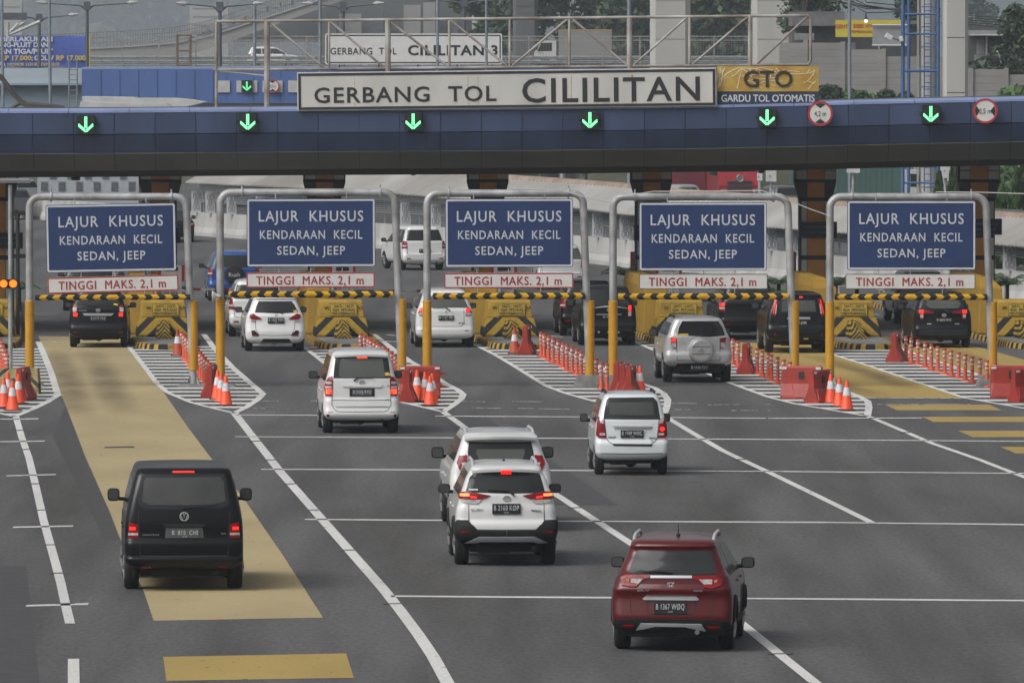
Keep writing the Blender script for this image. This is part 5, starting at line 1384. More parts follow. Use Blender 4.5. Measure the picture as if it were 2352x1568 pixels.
def canopy_things(zc):
    led = mat('led_green', (0.22, 1.0, 0.42), 0.4, var=0, emit=1.3)
    ledc = mat('led_green_edge', (0.05, 0.85, 0.22), 0.4, var=0, emit=1.3)
    boxm = mat('signal_box_black', (0.010, 0.014, 0.010), 0.5, var=0.2)
    desc = ['above the first column', 'above the white MPV with the camel sticker', 'below the letters BANG of the big sign', 'below the big sign between its two words end', 'below the yellow map poster', 'rightmost of the row']
    names = ['green lane arrow signal, leftmost on the front canopy', 'green lane arrow signal, second from left on the front canopy', 'green lane arrow signal under the words GERBANG TOL', 'green lane arrow signal under the word CILILITAN', 'green lane arrow signal under the yellow GTO poster', 'green lane arrow signal between the two round limit signs']
    for i, (px, py) in enumerate(((197, 286), (569, 280), (949, 279), (1355, 276), (1762, 270), (2138, 262))):
        c = P(px, py, 265.75)
        t = empty('lane_signal', c, names[i], 'signal', 'green lane arrows on the front canopy')
        mb = MB(); mb.rbox((0, 0.09, 0), (0.52, 0.2, 0.54), 0.03); mb.build('signal_box', boxm, t, world=False)
        arrow(t, 0.265, led, ledc, -0.02)
        for sx in (-1, 1):
            mb = MB(); mb.box((sx * 0.29, 0.1, 0), (0.10, 0.05, 0.07)); mb.build('bracket', boxm, t, world=False)
    # round limit signs
    for px, py, txt, ver, lab in ((1884, 261, '4,2 m', True, 'round red bordered height limit sign reading 4,2 m'), (2263, 255, '2,5 m', False, 'round red bordered width limit sign reading 2,5 m')):
        c = P(px, py, 265.6)
        limit_sign(c, 0.37, txt, ver, lab)
    # big name sign, standing on the canopy
    pan = mat('sign_white_weathered', (0.53, 0.525, 0.50), 0.55, var=0.12, scale=0.9, detail=8, stretch=(1, 1, 0.25))
    blk = mat('sign_black', (0.025, 0.025, 0.027), 0.5, var=0.1)
    rust = mat('rust_streak', (0.40, 0.24, 0.08), 0.8, var=0.3, scale=6)
    a, b_ = P(683, 211, 265.9), P(1645, 200, 265.9)
    c = (a + b_) / 2
    ang = math.atan2(b_.z - a.z, b_.x - a.x)
    w, h = (b_ - a).length, 88 * 265.9 / F
    t = empty('name_sign', c, 'large weathered white sign reading GERBANG TOL CILILITAN on the front canopy', 'sign')
    Rm = Matrix.Rotation(-ang, 3, 'Y')
    def frame(mb, w, h, tk, y, r=0.05):
        for (x, z, ww, hh) in ((0, h / 2 - tk / 2, w, tk), (0, -h / 2 + tk / 2, w, tk), (-w / 2 + tk / 2, 0, tk, h - 2 * tk), (w / 2 - tk / 2, 0, tk, h - 2 * tk)):
            mb.box(Rm @ Vector((x, y, z)), (ww, 0.012, hh), Rm)
    mb = MB(); mb.box((0, 0, 0), (w, 0.14, h), Rm); mb.build('sign_panel', pan, t, world=False, bevel=0.02)
    mb = MB(); frame(mb, w - 0.06, h - 0.06, 0.075, -0.078); mb.build('sign_border', blk, t, world=False)
    k = 265.9 / F
    for txt, cx, cap, ww in (('GERBANG  TOL', 931, 36, 418), ('CILILITAN', 1403, 57, 408)):
        zz = 0.0
        mb = MB(); mb.text(txt, Rm @ Vector(((cx - 1164) * k, -0.072, -0.10 if cap == 36 else -0.02)), cap * k, ww * k, 0.014, 0.012, gap=1.12, R=Rm); mb.build('sign_lettering', blk, t, world=False)
    mb = MB()
    for px, w_ in ((1452, 0.05), (1075, 0.012), (1098, 0.01), (815, 0.008), (1312, 0.012)):
        mb.box(Rm @ Vector(((px - 1164) * k, -0.0735, -0.03)), (w_, 0.005, h - 0.30), Rm)
    mb.build('rust_streak', rust, t, world=False)
    # map poster
    c = P(1764, 196.5, 266.1)
    t = empty('poster', c, 'yellow map poster reading GTO GARDU TOL OTOMATIS beside the big white sign', 'poster')
    ww, hh = 233 * k, 92 * k
    gold = mat('poster_gold', (0.40, 0.20, 0.02), 0.5, var=0.15, scale=1.3, detail=5, col2=(0.56, 0.42, 0.10), stretch=(1, 1, 1.6))
    navy = mat('poster_navy', (0.028, 0.040, 0.075), 0.5, var=0.12)
    mb = MB(); mb.box((0, 0, 0.19), (ww, 0.06, hh * 0.64)); mb.build('map_panel', gold, t, world=False)
    mb = MB(); mb.box((0, 0, -hh * 0.32), (ww, 0.06, hh * 0.34)); mb.build('caption_panel', navy, t, world=False)
    random.seed(5)
    mb = MB()
    roadm = mat('poster_map_roads', (0.66, 0.60, 0.45), 0.6, var=0.1)
    for q in range(34):
        x, z = random.uniform(-ww / 2, ww / 2), random.uniform(-0.12, 0.52)
        an = random.uniform(-0.5, 0.5) if q % 2 else random.uniform(0.6, 2.2)
        pts = []
        for s_ in range(9):
            if abs(x) > ww / 2 - 0.02 or not (-0.16 < z < 0.54): break
            pts.append((x, -0.032, z)); an += random.uniform(-.4, .4)
            x += 0.11 * math.cos(an); z += 0.11 * math.sin(an)
        if len(pts) > 2: mb.tube(pts, 0.011 if q % 4 else 0.018, 5)
    mb.build('map_roads', roadm, t, world=False)
    mb = MB(); mb.text('GTO', (0.0, -0.058, 0.21), 39 * k, 112 * k, 0.012, 0.012); mb.build('poster_lettering', mat('poster_black', (0.03, 0.026, 0.02), 0.5, var=0.1), t, world=False)
    mb = MB(); mb.text('GARDU TOL OTOMATIS', (0.0, -0.036, -0.375), 17 * k, 214 * k, 0.016, 0.012); mb.build('caption_lettering', mat('poster_white', (0.6, 0.62, 0.66), 0.5, var=0.05), t, world=False)
    # rusty truss behind the signs
    truss = mat('truss_rusty_white', (0.23, 0.17, 0.13), 0.7, var=0.3, scale=1.1, detail=9, col2=(0.46, 0.45, 0.43))
    t = empty('sign_truss', P(1180, 240, 266.5), 'rusty white tube truss standing on the front canopy behind the signs', 'truss')
    Y = 266.5
    pp = lambda x, y: P(x, y, Y)
    top = lambda x: 50 - 14 * (x - 497) / (1862 - 497)
    bot = lambda x: 161 - 12 * (x - 497) / (1862 - 497)
    mb = MB(); mb.tube([pp(x, top(x)) for x in (497, 900, 1300, 1700, 1856)] + [pp(1862, 42), pp(1862, 140), pp(1856, bot(1856) - 1)], 0.045, 8); mb.build('top_chord', truss, t, smooth=True)
    mb = MB(); mb.tube([pp(x, bot(x)) for x in (490, 900, 1300, 1700, 1858)], 0.045, 8); mb.build('bottom_chord', truss, t, smooth=True)
    for x, r, ye in ((497, 0.045, 255), (613, 0.085, 255), (756, 0.035, bot(756)), (891, 0.085, 253), (1032, 0.04, bot(1032)), (1171, 0.04, bot(1171)), (1308, 0.04, bot(1308)), (1446, 0.085, 250), (1584, 0.04, bot(1584)), (1723, 0.07, 244)):
        mb = MB(); mb.tube([pp(x, top(x)), pp(x, ye)], r, 8); mb.build('upright', truss, t, smooth=True)
    for xa, xb, dn in ((618, 745, 1), (758, 882, 1), (893, 1030, 1), (1034, 1166, 1), (1304, 1176, 1), (1314, 1440, 1), (1577, 1455, 1), (1717, 1590, 1), (1855, 1738, 1)):
        mb = MB(); mb.tube([pp(xa, top(xa) + 2), pp(xb, bot(xb) - 2)], 0.036, 8); mb.build('diagonal', truss, t, smooth=True)
    mb = MB(); mb.tube([pp(497, 163), pp(613, 175)], 0.03, 6); mb.build('diagonal', truss, t, smooth=True)
    # cameras hanging from the underside
    for px, py, lab in ((174, 402, 'black box camera hanging from the canopy at left'), (588, 396, 'small black camera hanging from the canopy above the second lane'), (949, 397, 'small black camera hanging from the canopy above the middle lane'), (1748, 392, 'small black camera hanging from the canopy near the right truck')):
        c = P(px, py, 268.5)
        t = empty('camera', c, lab, 'camera', 'cameras under the canopy')
        big = 1.6 if px < 200 else 0.8
        mb = MB(); mb.rbox((0, 0, 0), (0.16 * big, 0.3, 0.2 * big), 0.02); mb.build('camera_body', BLACKP, t, world=False)
        mb = MB(); mb.cyl((0, 0.05, 0.1 * big), (0, 0.05, 0.45 + zc(c.x)), 0.02); mb.build('hanger', STEEL, t, world=False)
    # white duct and brown steel bracket on the roof at the left
    t = empty('roof_shelter', P(330, 245, 282), 'white curved metal roof shelter behind the canopy edge at left', 'shelter')
    wht = mat('shelter_white', (0.50, 0.51, 0.51), 0.5, var=0.12, scale=2)
    k2 = 282 / F
    for pts, yy, nm in (([(300, 226), (400, 226), (440, 230), (470, 235), (452, 240), (420, 246), (300, 240)], 290, 'upper_roof'), ([(185, 233), (240, 236), (330, 238), (380, 238), (400, 252), (385, 262), (180, 262)], 282, 'front_roof'), ([(188, 222), (310, 224), (300, 238), (190, 236)], 294, 'rear_roof')):
        mb = MB(); mb.prism([(P(x, y, yy).x, P(x, y, yy).z) for x, y in pts], yy, yy + 2.5, 'y'); mb.build(nm, wht, t)
    t = empty('steel_bracket', P(60, 240, 276), 'brown bent steel awning arm at the left edge above the canopy', 'bracket')
    brn = mat('brown_steel', (0.07, 0.06, 0.055), 0.6, var=0.3, scale=4)
    mb = MB()
    lo = []
    for x, y in ((-20, 158), (5, 178), (30, 212), (48, 232), (60, 238), (100, 241), (146, 246)):
        p = P(x, y, 276)
        lo.append([p, p + Vector((0, 0.6, 0.05)), p + Vector((0, 0.6, -0.12)), p + Vector((0, 0, -0.14))])
    mb.loft(lo); mb.build('awning_arm', brn, t)
    for q in ([(50, 236), (5, 258)], [(72, 240), (88, 260)], [(73, 240), (73, 260)]):
        mb = MB(); mb.tube([P(x, y, 276.3) for x, y in q], 0.06, 6); mb.build('strut', brn, t)

def arrow(t, r, led, ledc, y):
    """down arrow of lamp dots, one mesh"""
    mb = MB()
    dots = []
    for q in range(7):
        for s in (-0.035, 0.035): dots.append((s, 0.30 - 0.07 * q))
    for q in range(6):
        for e in (0, 1):
            for sx in (-1, 1):
                dots.append((sx * (0.04 + 0.05 * q), -0.30 + 0.045 * q + 0.07 * e))
    k = r / 0.38
    for x, z in dots:
        mb.lathe((x * k, y, z * k), [(0.034 * k, 0.01), (0.034 * k, -0.004), (0.02 * k, -0.014), (0.0, -0.017)], 8, 'y')
    mb.build('arrow_lamps', led, t, world=False, smooth=True)

def limit_sign(c, r, txt, vertical, lab, group=None):
    t = empty('limit_sign', c, lab, 'road sign', group)
    red = mat('sign_red', (0.42, 0.03, 0.035), 0.5, var=0.1)
    wh = mat('sign_round_white', (0.60, 0.60, 0.58), 0.5, var=0.08)
    bl = mat('sign_black', (0.025, 0.025, 0.027), 0.5, var=0.1)
    mb = MB(); mb.lathe((0, 0, 0), [(0, 0.03), (r, 0.03), (r, -0.004), (0, -0.004)], 36, 'y'); mb.build('sign_disc', wh, t, world=False)
    mb = MB(); mb.lathe((0, 0, 0), [(r * 0.84, 0.0), (r * 0.84, -0.012), (r * 1.005, -0.012), (r * 1.005, 0.034)], 36, 'y'); mb.build('red_rim', red, t, world=False)
    for s in (-1, 1):
        q = []
        for k in range(9):
            a = rad(60 + 60 * k / 8)
            q.append((0.82 * r * math.cos(a), 0.82 * r * math.sin(a)))
        q.append((0, 0.42 * r))
        q = [(x, z * s) for x, z in q]
        if not vertical: q = [(z, x) for x, z in q]
        mb = MB(); mb.prism(q, -0.009, -0.002, 'y'); mb.build('arrowhead', bl, t, world=False)
    mb = MB(); mb.text(txt, (0, -0.006, 0), r * 0.42, r * 0.95, 0.004, 0.006); mb.build('sign_lettering', bl, t, world=False)
    mb = MB(); mb.box((0, 0.09, 0), (0.06, 0.15, 0.06)); mb.build('bracket', bl, t, world=False)
    return t

# ================================================================== HEIGHT GATES WITH LANE SIGNS
def portals():
    D = 225.8
    k = D / F
    navy = mat('lane_sign_blue', (0.014, 0.034, 0.112), 0.45, var=0.16, scale=1.1, detail=9, stretch=(1, 1, 0.5))
    wht = mat('lane_sign_letters', (0.48, 0.50, 0.53), 0.5, var=0.05, scale=8)
    rim = mat('lane_sign_rim', (0.50, 0.52, 0.55), 0.5, var=0.05)
    pan = mat('height_sign_white', (0.58, 0.57, 0.55), 0.5, var=0.07, scale=1.5, detail=8)
    red = mat('height_sign_red', (0.30, 0.022, 0.028), 0.5, var=0.08)
    blk = mat('sign_black', (0.025, 0.025, 0.027), 0.5, var=0.1)
    foot = mat('footing_concrete', (0.17, 0.17, 0.16), 0.9, var=0.3, scale=4, detail=8, bump=0.3)
    ords = ['leftmost', 'second from left', 'middle', 'second from right', 'rightmost']
    posts = [(68, 444), (506, 923), (981, 1355), (1408, 1825), (1906, 2280)]
    tops = [452, 442, 444, 452, 452]
    blue = [((106, 404), (471, 466), (627, 621)), ((567, 862), (457, 456), (613, 612)), ((1023, 1316), (457, 456), (614, 613)), ((1468, 1761), (465, 465), (622, 621)), ((1946, 2241), (461, 461), (620, 620))]
    whs = [((109, 410), (638, 630), (675, 667)), ((566, 861), (626, 625), (661, 660)), ((1020, 1317), (627, 626), (662, 662)), ((1468, 1763), (629, 629), (664, 664)), ((1942, 2240), (629, 629), (664, 664))]
    bars = [((81, 437), (677, 676), (690, 688)), ((525, 902), (669, 668), (683, 684)), ((995, 1344), (673, 672), (687, 687)), ((1420, 1810), (674, 673), (688, 688)), ((1917, 2267), (675, 675), (689, 689))]
    YT = [690, 686, 690, 690, 693]
    stripe = stripe_mat('bar_stripes', (0.58, 0.33, 0.02), (0.02, 0.02, 0.02), (1, 0, 1.0), 0.34, absx=True, duty=0.5, wear=0.06)
    for i in range(5):
        xl, xr = [P(x, 800, D).x for x in posts[i]]
        zt = P(0, tops[i], D).z
        t = empty('height_gate', ((xl + xr) / 2, D, 0), 'grey pipe height gate with yellow post sleeves, %s of five' % ords[i], 'height gate', 'height limit gates')
        r = 0.095
        mb = MB()
        pts = [(xl, D, 0.02), (xl, D, zt - 0.28)] + [(xl + 0.28 - 0.28 * math.cos(PI / 2 * q / 6), D, zt - 0.28 + 0.28 * math.sin(PI / 2 * q / 6)) for q in range(1, 7)]
        pts += [(xr - 0.45 + 0.28 * math.sin(PI / 2 * q / 6), D, zt - 0.28 + 0.28 * math.cos(PI / 2 * q / 6)) for q in range(0, 7)] + [(xr, D, 0.02)]
        mb.tube(pts, r, 18); mb.build('pipe_frame', GREYP, t, smooth=True)
        zy = P(0, YT[i], D).z
        for j, x in enumerate((xl, xr)):
            mb = MB(); z0 = 0.18 if not (i == 0 and j == 1) else 0.42
            mb.lathe((x, D, 0), [(r + 0.001, z0), (r + 0.020, z0 + 0.005), (r + 0.020, zy - 0.01), (r + 0.001, zy)], 18); mb.build('yellow_sleeve', YELP, t, smooth=True)
            mb = MB(); mb.lathe((x, D, 0), [(0.26, 0.0), (0.26, 0.03), (0.14, 0.035), (0.14, 0.05)], 16)
            for q in range(4):
                a = PI / 4 + PI / 2 * q
                mb.add([(x + 0.12 * math.cos(a), D + 0.12 * math.sin(a), 0.03), (x + 0.25 * math.cos(a), D + 0.25 * math.sin(a), 0.03), (x + 0.12 * math.cos(a), D + 0.12 * math.sin(a), 0.28), (x + 0.12 * math.cos(a) + 0.01, D + 0.12 * math.sin(a) + 0.01, 0.03), (x + 0.25 * math.cos(a) + 0.01, D + 0.25 * math.sin(a) + 0.01, 0.03), (x + 0.12 * math.cos(a) + 0.01, D + 0.12 * math.sin(a) + 0.01, 0.28)], [(0, 1, 2), (3, 5, 4), (0, 3, 4, 1), (1, 4, 5, 2), (2, 5, 3, 0)])
            mb.build('base_plate', STEEL, t)
            mb = MB(); mb.loft([[Vector((x + a * 0.42, D + b * 0.4, 0)) for a, b in ((-1, -1), (1, -1), (1, 1), (-1, 1))], [Vector((x + a * 0.32, D + b * 0.32, 0.30 if (i, j) in ((2, 1), (3, 0), (4, 1)) else 0.08)) for a, b in ((-1, -1), (1, -1), (1, 1), (-1, 1))]], cap0=False); mb.build('footing', foot, t, bevel=0.02)
        for x in (xl + 0.55, xr - 0.55):
            mb = MB(); mb.lathe((x, D, zt), [(r, -0.02), (r + 0.04, -0.02), (r + 0.04, 0.02), (r, 0.02)], 16, 'x'); mb.cyl((x, D, zt + r), (x, D, zt + r + 0.1), 0.02)
            mb.build('pipe_clamp', STEEL, t)
        # hung signs
        def panel(name, lab, cat, grp, q, tk):
            (x0, x1), (ya, yb), (yc_, yd) = q
            A, B, Cc, Dd = P(x0, ya, D - 0.16), P(x1, yb, D - 0.16), P(x0, yc_, D - 0.16), P(x1, yd, D - 0.16)
            c = (A + B + Cc + Dd) / 4
            w, h = x1 - x0, (yc_ + yd - ya - yb) / 2
            ang = math.atan2(B.z - A.z + Dd.z - Cc.z, 2 * (B.x - A.x))
            o = empty(name, c, lab, cat, grp)
            o.rotation_euler = (0, -ang, 0)
            return o, w * k, h * k
        o, w, h = panel('lane_sign', 'blue lane sign LAJUR KHUSUS hanging from the %s height gate' % ords[i], 'sign', 'blue lane signs', blue[i], 0)
        mb = MB(); mb.rbox((0, 0.02, 0), (w, 0.06, h), 0.05); mb.build('sign_panel', navy, o, world=False)
        mb = MB(); ring_frame(mb, w - 0.03, h - 0.03, 0.045, 0.045, -0.014); mb.build('sign_rim', rim, o, world=False)
        for txt, dz, cap, ww in (('LAJUR  KHUSUS', 0.43, 25.5, 240), ('KENDARAAN  KECIL', -0.04, 20.5, 235), ('SEDAN, JEEP', -0.44, 20.5, 156)):
            mb = MB(); mb.text(txt, (0.0, -0.010, dz), cap * k, ww * k, 0.010, 0.006, gap=1.15); mb.build('sign_lettering', wht, o, world=False)
        # hangers reach the pipe
        for sx in (-0.9, 0.9):
            mb = MB(); mb.box((sx, 0.07, h / 2 + 0.03), (0.03, 0.02, 0.26)); mb.build('hanger', STEEL, o, world=False)
        o, w, h = panel('height_sign', 'white sign TINGGI MAKS. 2,1 m below the %s blue lane sign' % ords[i], 'sign', 'white height limit signs', whs[i], 0)
        mb = MB(); mb.rbox((0, 0.02, 0), (w, 0.05, h), 0.03); mb.build('sign_panel', pan, o, world=False)
        mb = MB(); ring_frame(mb, w - 0.005, h - 0.005, 0.032 if i < 3 else 0.016, 0.03, -0.008); mb.build('sign_rim', red if i < 3 else blk, o, world=False)
        mb = MB(); mb.text('TINGGI  MAKS. 2,1 m', (-0.02, -0.005, 0), 20 * k, 246 * k, 0.016, 0.006, gap=1.12); mb.build('sign_lettering', red, o, world=False)
        for sx in (-0.8, 0.0, 0.8):
            mb = MB(); mb.cyl((sx, 0.02, h / 2), (sx, 0.02, h / 2 + 0.11), 0.012); mb.build('hanger', STEEL, o, world=False)
        o, w, h = panel('striped_bar', 'black and yellow striped clearance bar hanging at the %s height gate' % ords[i], 'bar', 'striped clearance bars', bars[i], 0)
        mb = MB(); mb.cyl((-w / 2, 0, 0), (w / 2, 0, 0), h / 2, n=16); mb.build('bar_pipe', stripe, o, world=False, smooth=True)
        for sx in (-0.8, 0.8):
            mb = MB(); mb.cyl((sx, 0, h / 2), (sx, 0, h / 2 + 0.12), 0.012); mb.build('hanger', STEEL, o, world=False)
    # cables sagging between gates
    for pts, lab in (([(1180, 433), (1290, 437), (1340, 452), (1400, 464), (1408, 463)], 'thin white cable sagging between the third and fourth height gates'), ([(1408, 455), (1500, 440), (1750, 438), (1800, 455), (1860, 480), (1906, 496)], 'thin white cable sagging from the fourth to the fifth height gate'), ([(2150, 441), (2250, 442), (2352, 445)], 'thin white cable leaving the rightmost height gate')):
        mb = MB(); mb.tube([P(x, y, D - 0.18) for x, y in pts], 0.014, 6)
        tag(mb.build('cable', mat('white_cable', (0.5, 0.5, 0.5), 0.5, var=0.05)), lab, 'cable', 'cables on the height gates')
    # horn loudspeaker on the second gate
    c = P(499, 680, D - 0.3)
    t = empty('loudspeaker', c, 'white horn loudspeaker on the left post of the second height gate', 'loudspeaker')
    mb = MB(); mb.lathe((0, 0, 0), [(0.0, 0.06), (0.03, 0.07), (0.05, 0.02), (0.08, -0.06), (0.14, -0.13), (0.145, -0.12), (0.085, -0.04)], 18, 'x'); mb.build('horn', mat('horn_white', (0.62, 0.62, 0.58), 0.5, var=0.05), t, world=False, smooth=True)
    mb = MB(); mb.box((0.06, 0.1, 0.0), (0.06, 0.24, 0.05)); mb.build('bracket', STEEL, t, world=False)

def ring_frame(mb, w, h, tk, r, y):
    """thin raised rectangular rim with rounded corners"""
    def rr(w, h, r):
        out = []
        for cx, cz, a0 in ((w / 2 - r, h / 2 - r, 0), (-w / 2 + r, h / 2 - r, 90), (-w / 2 + r, -h / 2 + r, 180), (w / 2 - r, -h / 2 + r, 270)):
            for q in range(5):
                t = rad(a0 + 22.5 * q)
                out.append((cx + r * math.cos(t), cz + r * math.sin(t)))
        return out
    a, b = rr(w, h, r), rr(w - 2 * tk, h - 2 * tk, max(0.004, r - tk))
    n = len(a)
    vs = [(x, y, z) for x, z in a] + [(x, y, z) for x, z in b] + [(x, y + 0.012, z) for x, z in a] + [(x, y + 0.012, z) for x, z in b]
    fs = []
    for i in range(n):
        j = (i + 1) % n
        fs += [(i, j, j + n, i + n), (i, i + 2 * n, j + 2 * n, j), (i + n, j + n, j + 3 * n, i + 3 * n)]
    mb.add(vs, fs)

# ================================================================== DELINEATORS, CONES, BARRIERS
def street_things():
    ora = mat('delineator_orange', (0.52, 0.060, 0.018), 0.55, var=0.12, scale=6)
    wht = mat('reflective_white', (0.60, 0.60, 0.62), 0.5, var=0.12, scale=12)
    gry = mat('reflective_grey', (0.30, 0.30, 0.28), 0.5, var=0.12, scale=12)
    cone_o = mat('cone_orange', (0.80, 0.085, 0.025), 0.5, var=0.08, scale=5)
    redb = mat('barrier_red', (0.30, 0.026, 0.016), 0.5, var=0.18, scale=2.5, detail=8)
    # --- flexible post
    def make_post():
        t = empty('delineator_post', (0, 0, 0), 'x', 'delineator post')
        mb = MB(); mb.lathe((0, 0, 0), [(0.14, 0.0), (0.13, 0.02), (0.075, 0.06), (0.052, 0.09), (0.050, 0.70), (0.055, 0.705), (0.055, 0.745), (0.03, 0.755), (0, 0.757)], 14)
        mb.build('post_body', ora, t, world=False, smooth=True)
        for z0, z1, m in ((0.615, 0.675, wht), (0.505, 0.55, wht), (0.385, 0.435, gry)):
            mb = MB(); mb.lathe((0, 0, 0), [(0.050, z0), (0.0545, z0 + 0.002), (0.0545, z1 - 0.002), (0.050, z1)], 14); mb.build('reflective_band', m, t, world=False, smooth=True)
        mb = MB(); mb.lathe((0.005, -0.053, 0.645), [(0, -0.006), (0.022, -0.005), (0.022, 0.004)], 12, 'y'); mb.build('reflector', AMBER, t, world=False)
        mb = MB(); mb.text('JALAN', (0, -0.0555, 0.5275), 0.02, 0.06, 0.001, 0.003); mb.build('band_lettering', PLATE, t, world=False)
        return t
    proto = make_post()
    proto.scale = (0.95, 0.95, 0.91)
    first = [True]
    def post(px, py, lab, grp):
        o = proto if first[0] else copy_tree(proto)
        first[0] = False
        o.location = G(px, py)
        o['label'], o['group'] = lab, grp
    rows = [
        ('in the row right of the tan lane', 'delineator posts right of the tan lane', [(417 + (487 - 417) * q / 13, 817 + (900 - 817) * q / 13) for q in range(14)]),
        ('in the row behind the white minivans', 'delineator posts beside the white minivans', [(828, 822), (838, 828), (846, 832), (852, 836), (860, 841), (867, 846), (873, 850), (884, 856), (890, 861), (900, 868), (908, 874), (914, 880)]),
        ('in the row left of the silver SUV', 'delineator posts in the middle hatched area', [(1243, 819), (1250, 823), (1260, 828), (1270, 833), (1282, 839), (1293, 845), (1302, 850), (1314, 855), (1325, 861), (1335, 867), (1347, 872), (1356, 877), (1369, 884), (1381, 894), (1394, 897)]),
        ('in the row right of the silver SUV', 'delineator posts right of the silver suv', [(1683, 835), (1695, 842), (1711, 849), (1724, 855), (1739, 859), (1751, 865), (1765, 870), (1772, 875), (1786, 881), (1800, 887), (1815, 893)]),
        ('in the row left of the rightmost lane', 'delineator posts left of the rightmost lane', [(2066, 823), (2081, 829), (2093, 834), (2108, 838), (2125, 843), (2139, 849), (2154, 854), (2170, 859), (2185, 864), (2202, 869), (2217, 874), (2233, 879), (2251, 884), (2267, 889), (2285, 894)]),
        ('in the row at the left picture edge', 'delineator posts at the left edge', [(-4, 826), (1, 835), (5, 845), (9, 855), (13, 866), (17, 876)]),
    ]
    for desc, grp, pts in rows:
        n = len(pts)
        for q, (x, y) in enumerate(pts):
            o = n - 1 - q
            wd_ = 'nearest' if o == 0 else ('farthest' if q == 0 else ORD[o] + ' from the near end')
            post(x, y, 'orange delineator post, %s %s' % (wd_, desc), grp)
    # --- cones
    def make_cone(hh, body):
        t = empty('traffic_cone', (0, 0, 0), 'x', 'traffic cone')
        mb = MB(); mb.rbox((0, 0, 0.0), (0.1, 0.1, 0.1), 0.01); mb = MB()
        mb.prism([(-0.19, -0.19), (0.19, -0.19), (0.19, 0.19), (-0.19, 0.19)], 0.0, 0.03, 'z'); mb.build('cone_base', RUBBER, t, world=False, bevel=0.01)
        mb = MB(); mb.lathe((0, 0, 0), [(0.165, 0.03), (0.15, 0.05), (0.035, hh - 0.02), (0.03, hh), (0.02, hh)], 20); mb.build('cone_body', body, t, world=False, smooth=True)
        mb = MB()
        f = lambda z: 0.15 - (0.15 - 0.035) * (z - 0.05) / (hh - 0.07) + 0.003
        mb.lathe((0, 0, 0), [(f(0.35) - 0.003, 0.35), (f(0.35), 0.352), (f(0.54), 0.54), (f(0.54) - 0.003, 0.542)], 20); mb.build('reflective_band', wht, t, world=False, smooth=True)
        return t
    c0 = make_cone(0.72, cone_o)
    cones = [(9, 936, 'orange cone at the far left edge, outermost of its cluster'), (29, 943, 'frontmost orange cone of the cluster at the left edge'), (42, 927, 'orange cone against the striped concrete block at the left edge'), (18, 922, 'rearmost orange cone of the cluster at the left edge'),
             (493, 911, 'rearmost of the four cones lined up below the second height gate'), (500, 917, 'second farthest of the four cones lined up below the second height gate'), (508, 924, 'second nearest of the four cones lined up below the second height gate'), (519, 931, 'nearest of the four cones lined up below the second height gate'),
             (958, 917, 'orange cone standing left beside the red barriers of the third gate'), (976, 922, 'orange cone in the middle beside the red barriers of the third gate'), (993, 926, 'rear right orange cone beside the red barriers of the third gate'), (988, 931, 'front orange cone beside the red barriers of the third gate'),
             (1459, 906, 'left one of two cones just behind the small white hatchback'), (1470, 907, 'right one of two cones just behind the small white hatchback'),
             (1908, 926, 'left orange cone of three at the rightmost height gate'), (1928, 934, 'middle orange cone of three at the rightmost height gate'), (1945, 942, 'right orange cone of three at the rightmost height gate')]
    for q, (x, y, lab) in enumerate(cones):
        o = c0 if q == 0 else copy_tree(c0)
        o.location = G(x, y); o['label'] = lab; o['group'] = 'orange traffic cones'
        o.rotation_euler = (0, 0, 0.3 * q)
    old = mat('cone_faded', (0.36, 0.055, 0.02), 0.6, var=0.2, scale=6)
    c1 = make_cone(0.74, old)
    for q, (x, y, lab) in enumerate([(408, 817, 'faded orange cone at the back of the post row right of the tan lane'), (1182, 812, 'faded orange cone beside the red barrier end in the middle')]):
        o = c1 if q == 0 else copy_tree(c1)
        o.location = G(x, y); o['label'] = lab; o['group'] = 'faded traffic cones'
    # --- plastic barriers
    def make_barrier(L_):
        t = empty('plastic_barrier', (0, 0, 0), 'x', 'barrier')
        mb = MB()
        n = 12
        sec = lambda sx: [(-0.27, 0.0), (-0.27, 0.06), (-0.24, 0.12), (-0.10, 0.46), (-0.085, 0.95), (-0.06, 1.0), (0.06, 1.0), (0.085, 0.95), (0.10, 0.46), (0.24, 0.12), (0.27, 0.06), (0.27, 0.0)]
        lo = []
        for q in range(n + 1):
            x = -L_ / 2 + L_ * q / n
            e = 0.85 if q in (0, n) else 1.0
            lo.append([Vector((x, y * e, z)) for y, z in sec(x)])
        mb.loft(lo); mb.build('barrier_body', redb, t, world=False, bevel=0.012)
        for sx in (-0.32, 0.32):
            for sy in (-1, 1):
                mb = MB()
                q = [Vector((sx * L_ + a, sy * (0.25 - 0.14 * (z - 0.1) / 0.36 + 0.012), z)) for a, z in ((-0.2, 0.1), (0.2, 0.1), (0.1, 0.46), (-0.1, 0.46))]
                mb.add(q + [p - Vector((0, sy * 0.03, 0)) for p in q], [(0, 1, 2, 3), (4, 7, 6, 5), (0, 4, 5, 1), (1, 5, 6, 2), (2, 6, 7, 3), (3, 7, 4, 0)]); mb.build('moulded_foot', redb, t, world=False)
        mb = MB(); mb.rbox((0, -0.105, 0.72), (0.14, 0.03, 0.22), 0.02); mb.build('water_recess', BLACKP, t, world=False)
        for sx in (-1, 1):
            mb = MB(); mb.box((sx * (L_ / 2 - 0.09), -0.103, 0.93), (0.14, 0.012, 0.07)); mb.build('reflector_tape', wht, t, world=False)
            mb = MB(); mb.box((sx * (L_ / 2 - 0.01), 0, 0.90), (0.012, 0.12, 0.06)); mb.build('reflector_tape', wht, t, world=False)
        for z in (0.36, 0.76):
            mb = MB(); mb.rbox((L_ / 2 + 0.07, 0, z), (0.18, 0.12, 0.07), 0.02); mb.build('coupling_lug', redb, t, world=False)
        return t
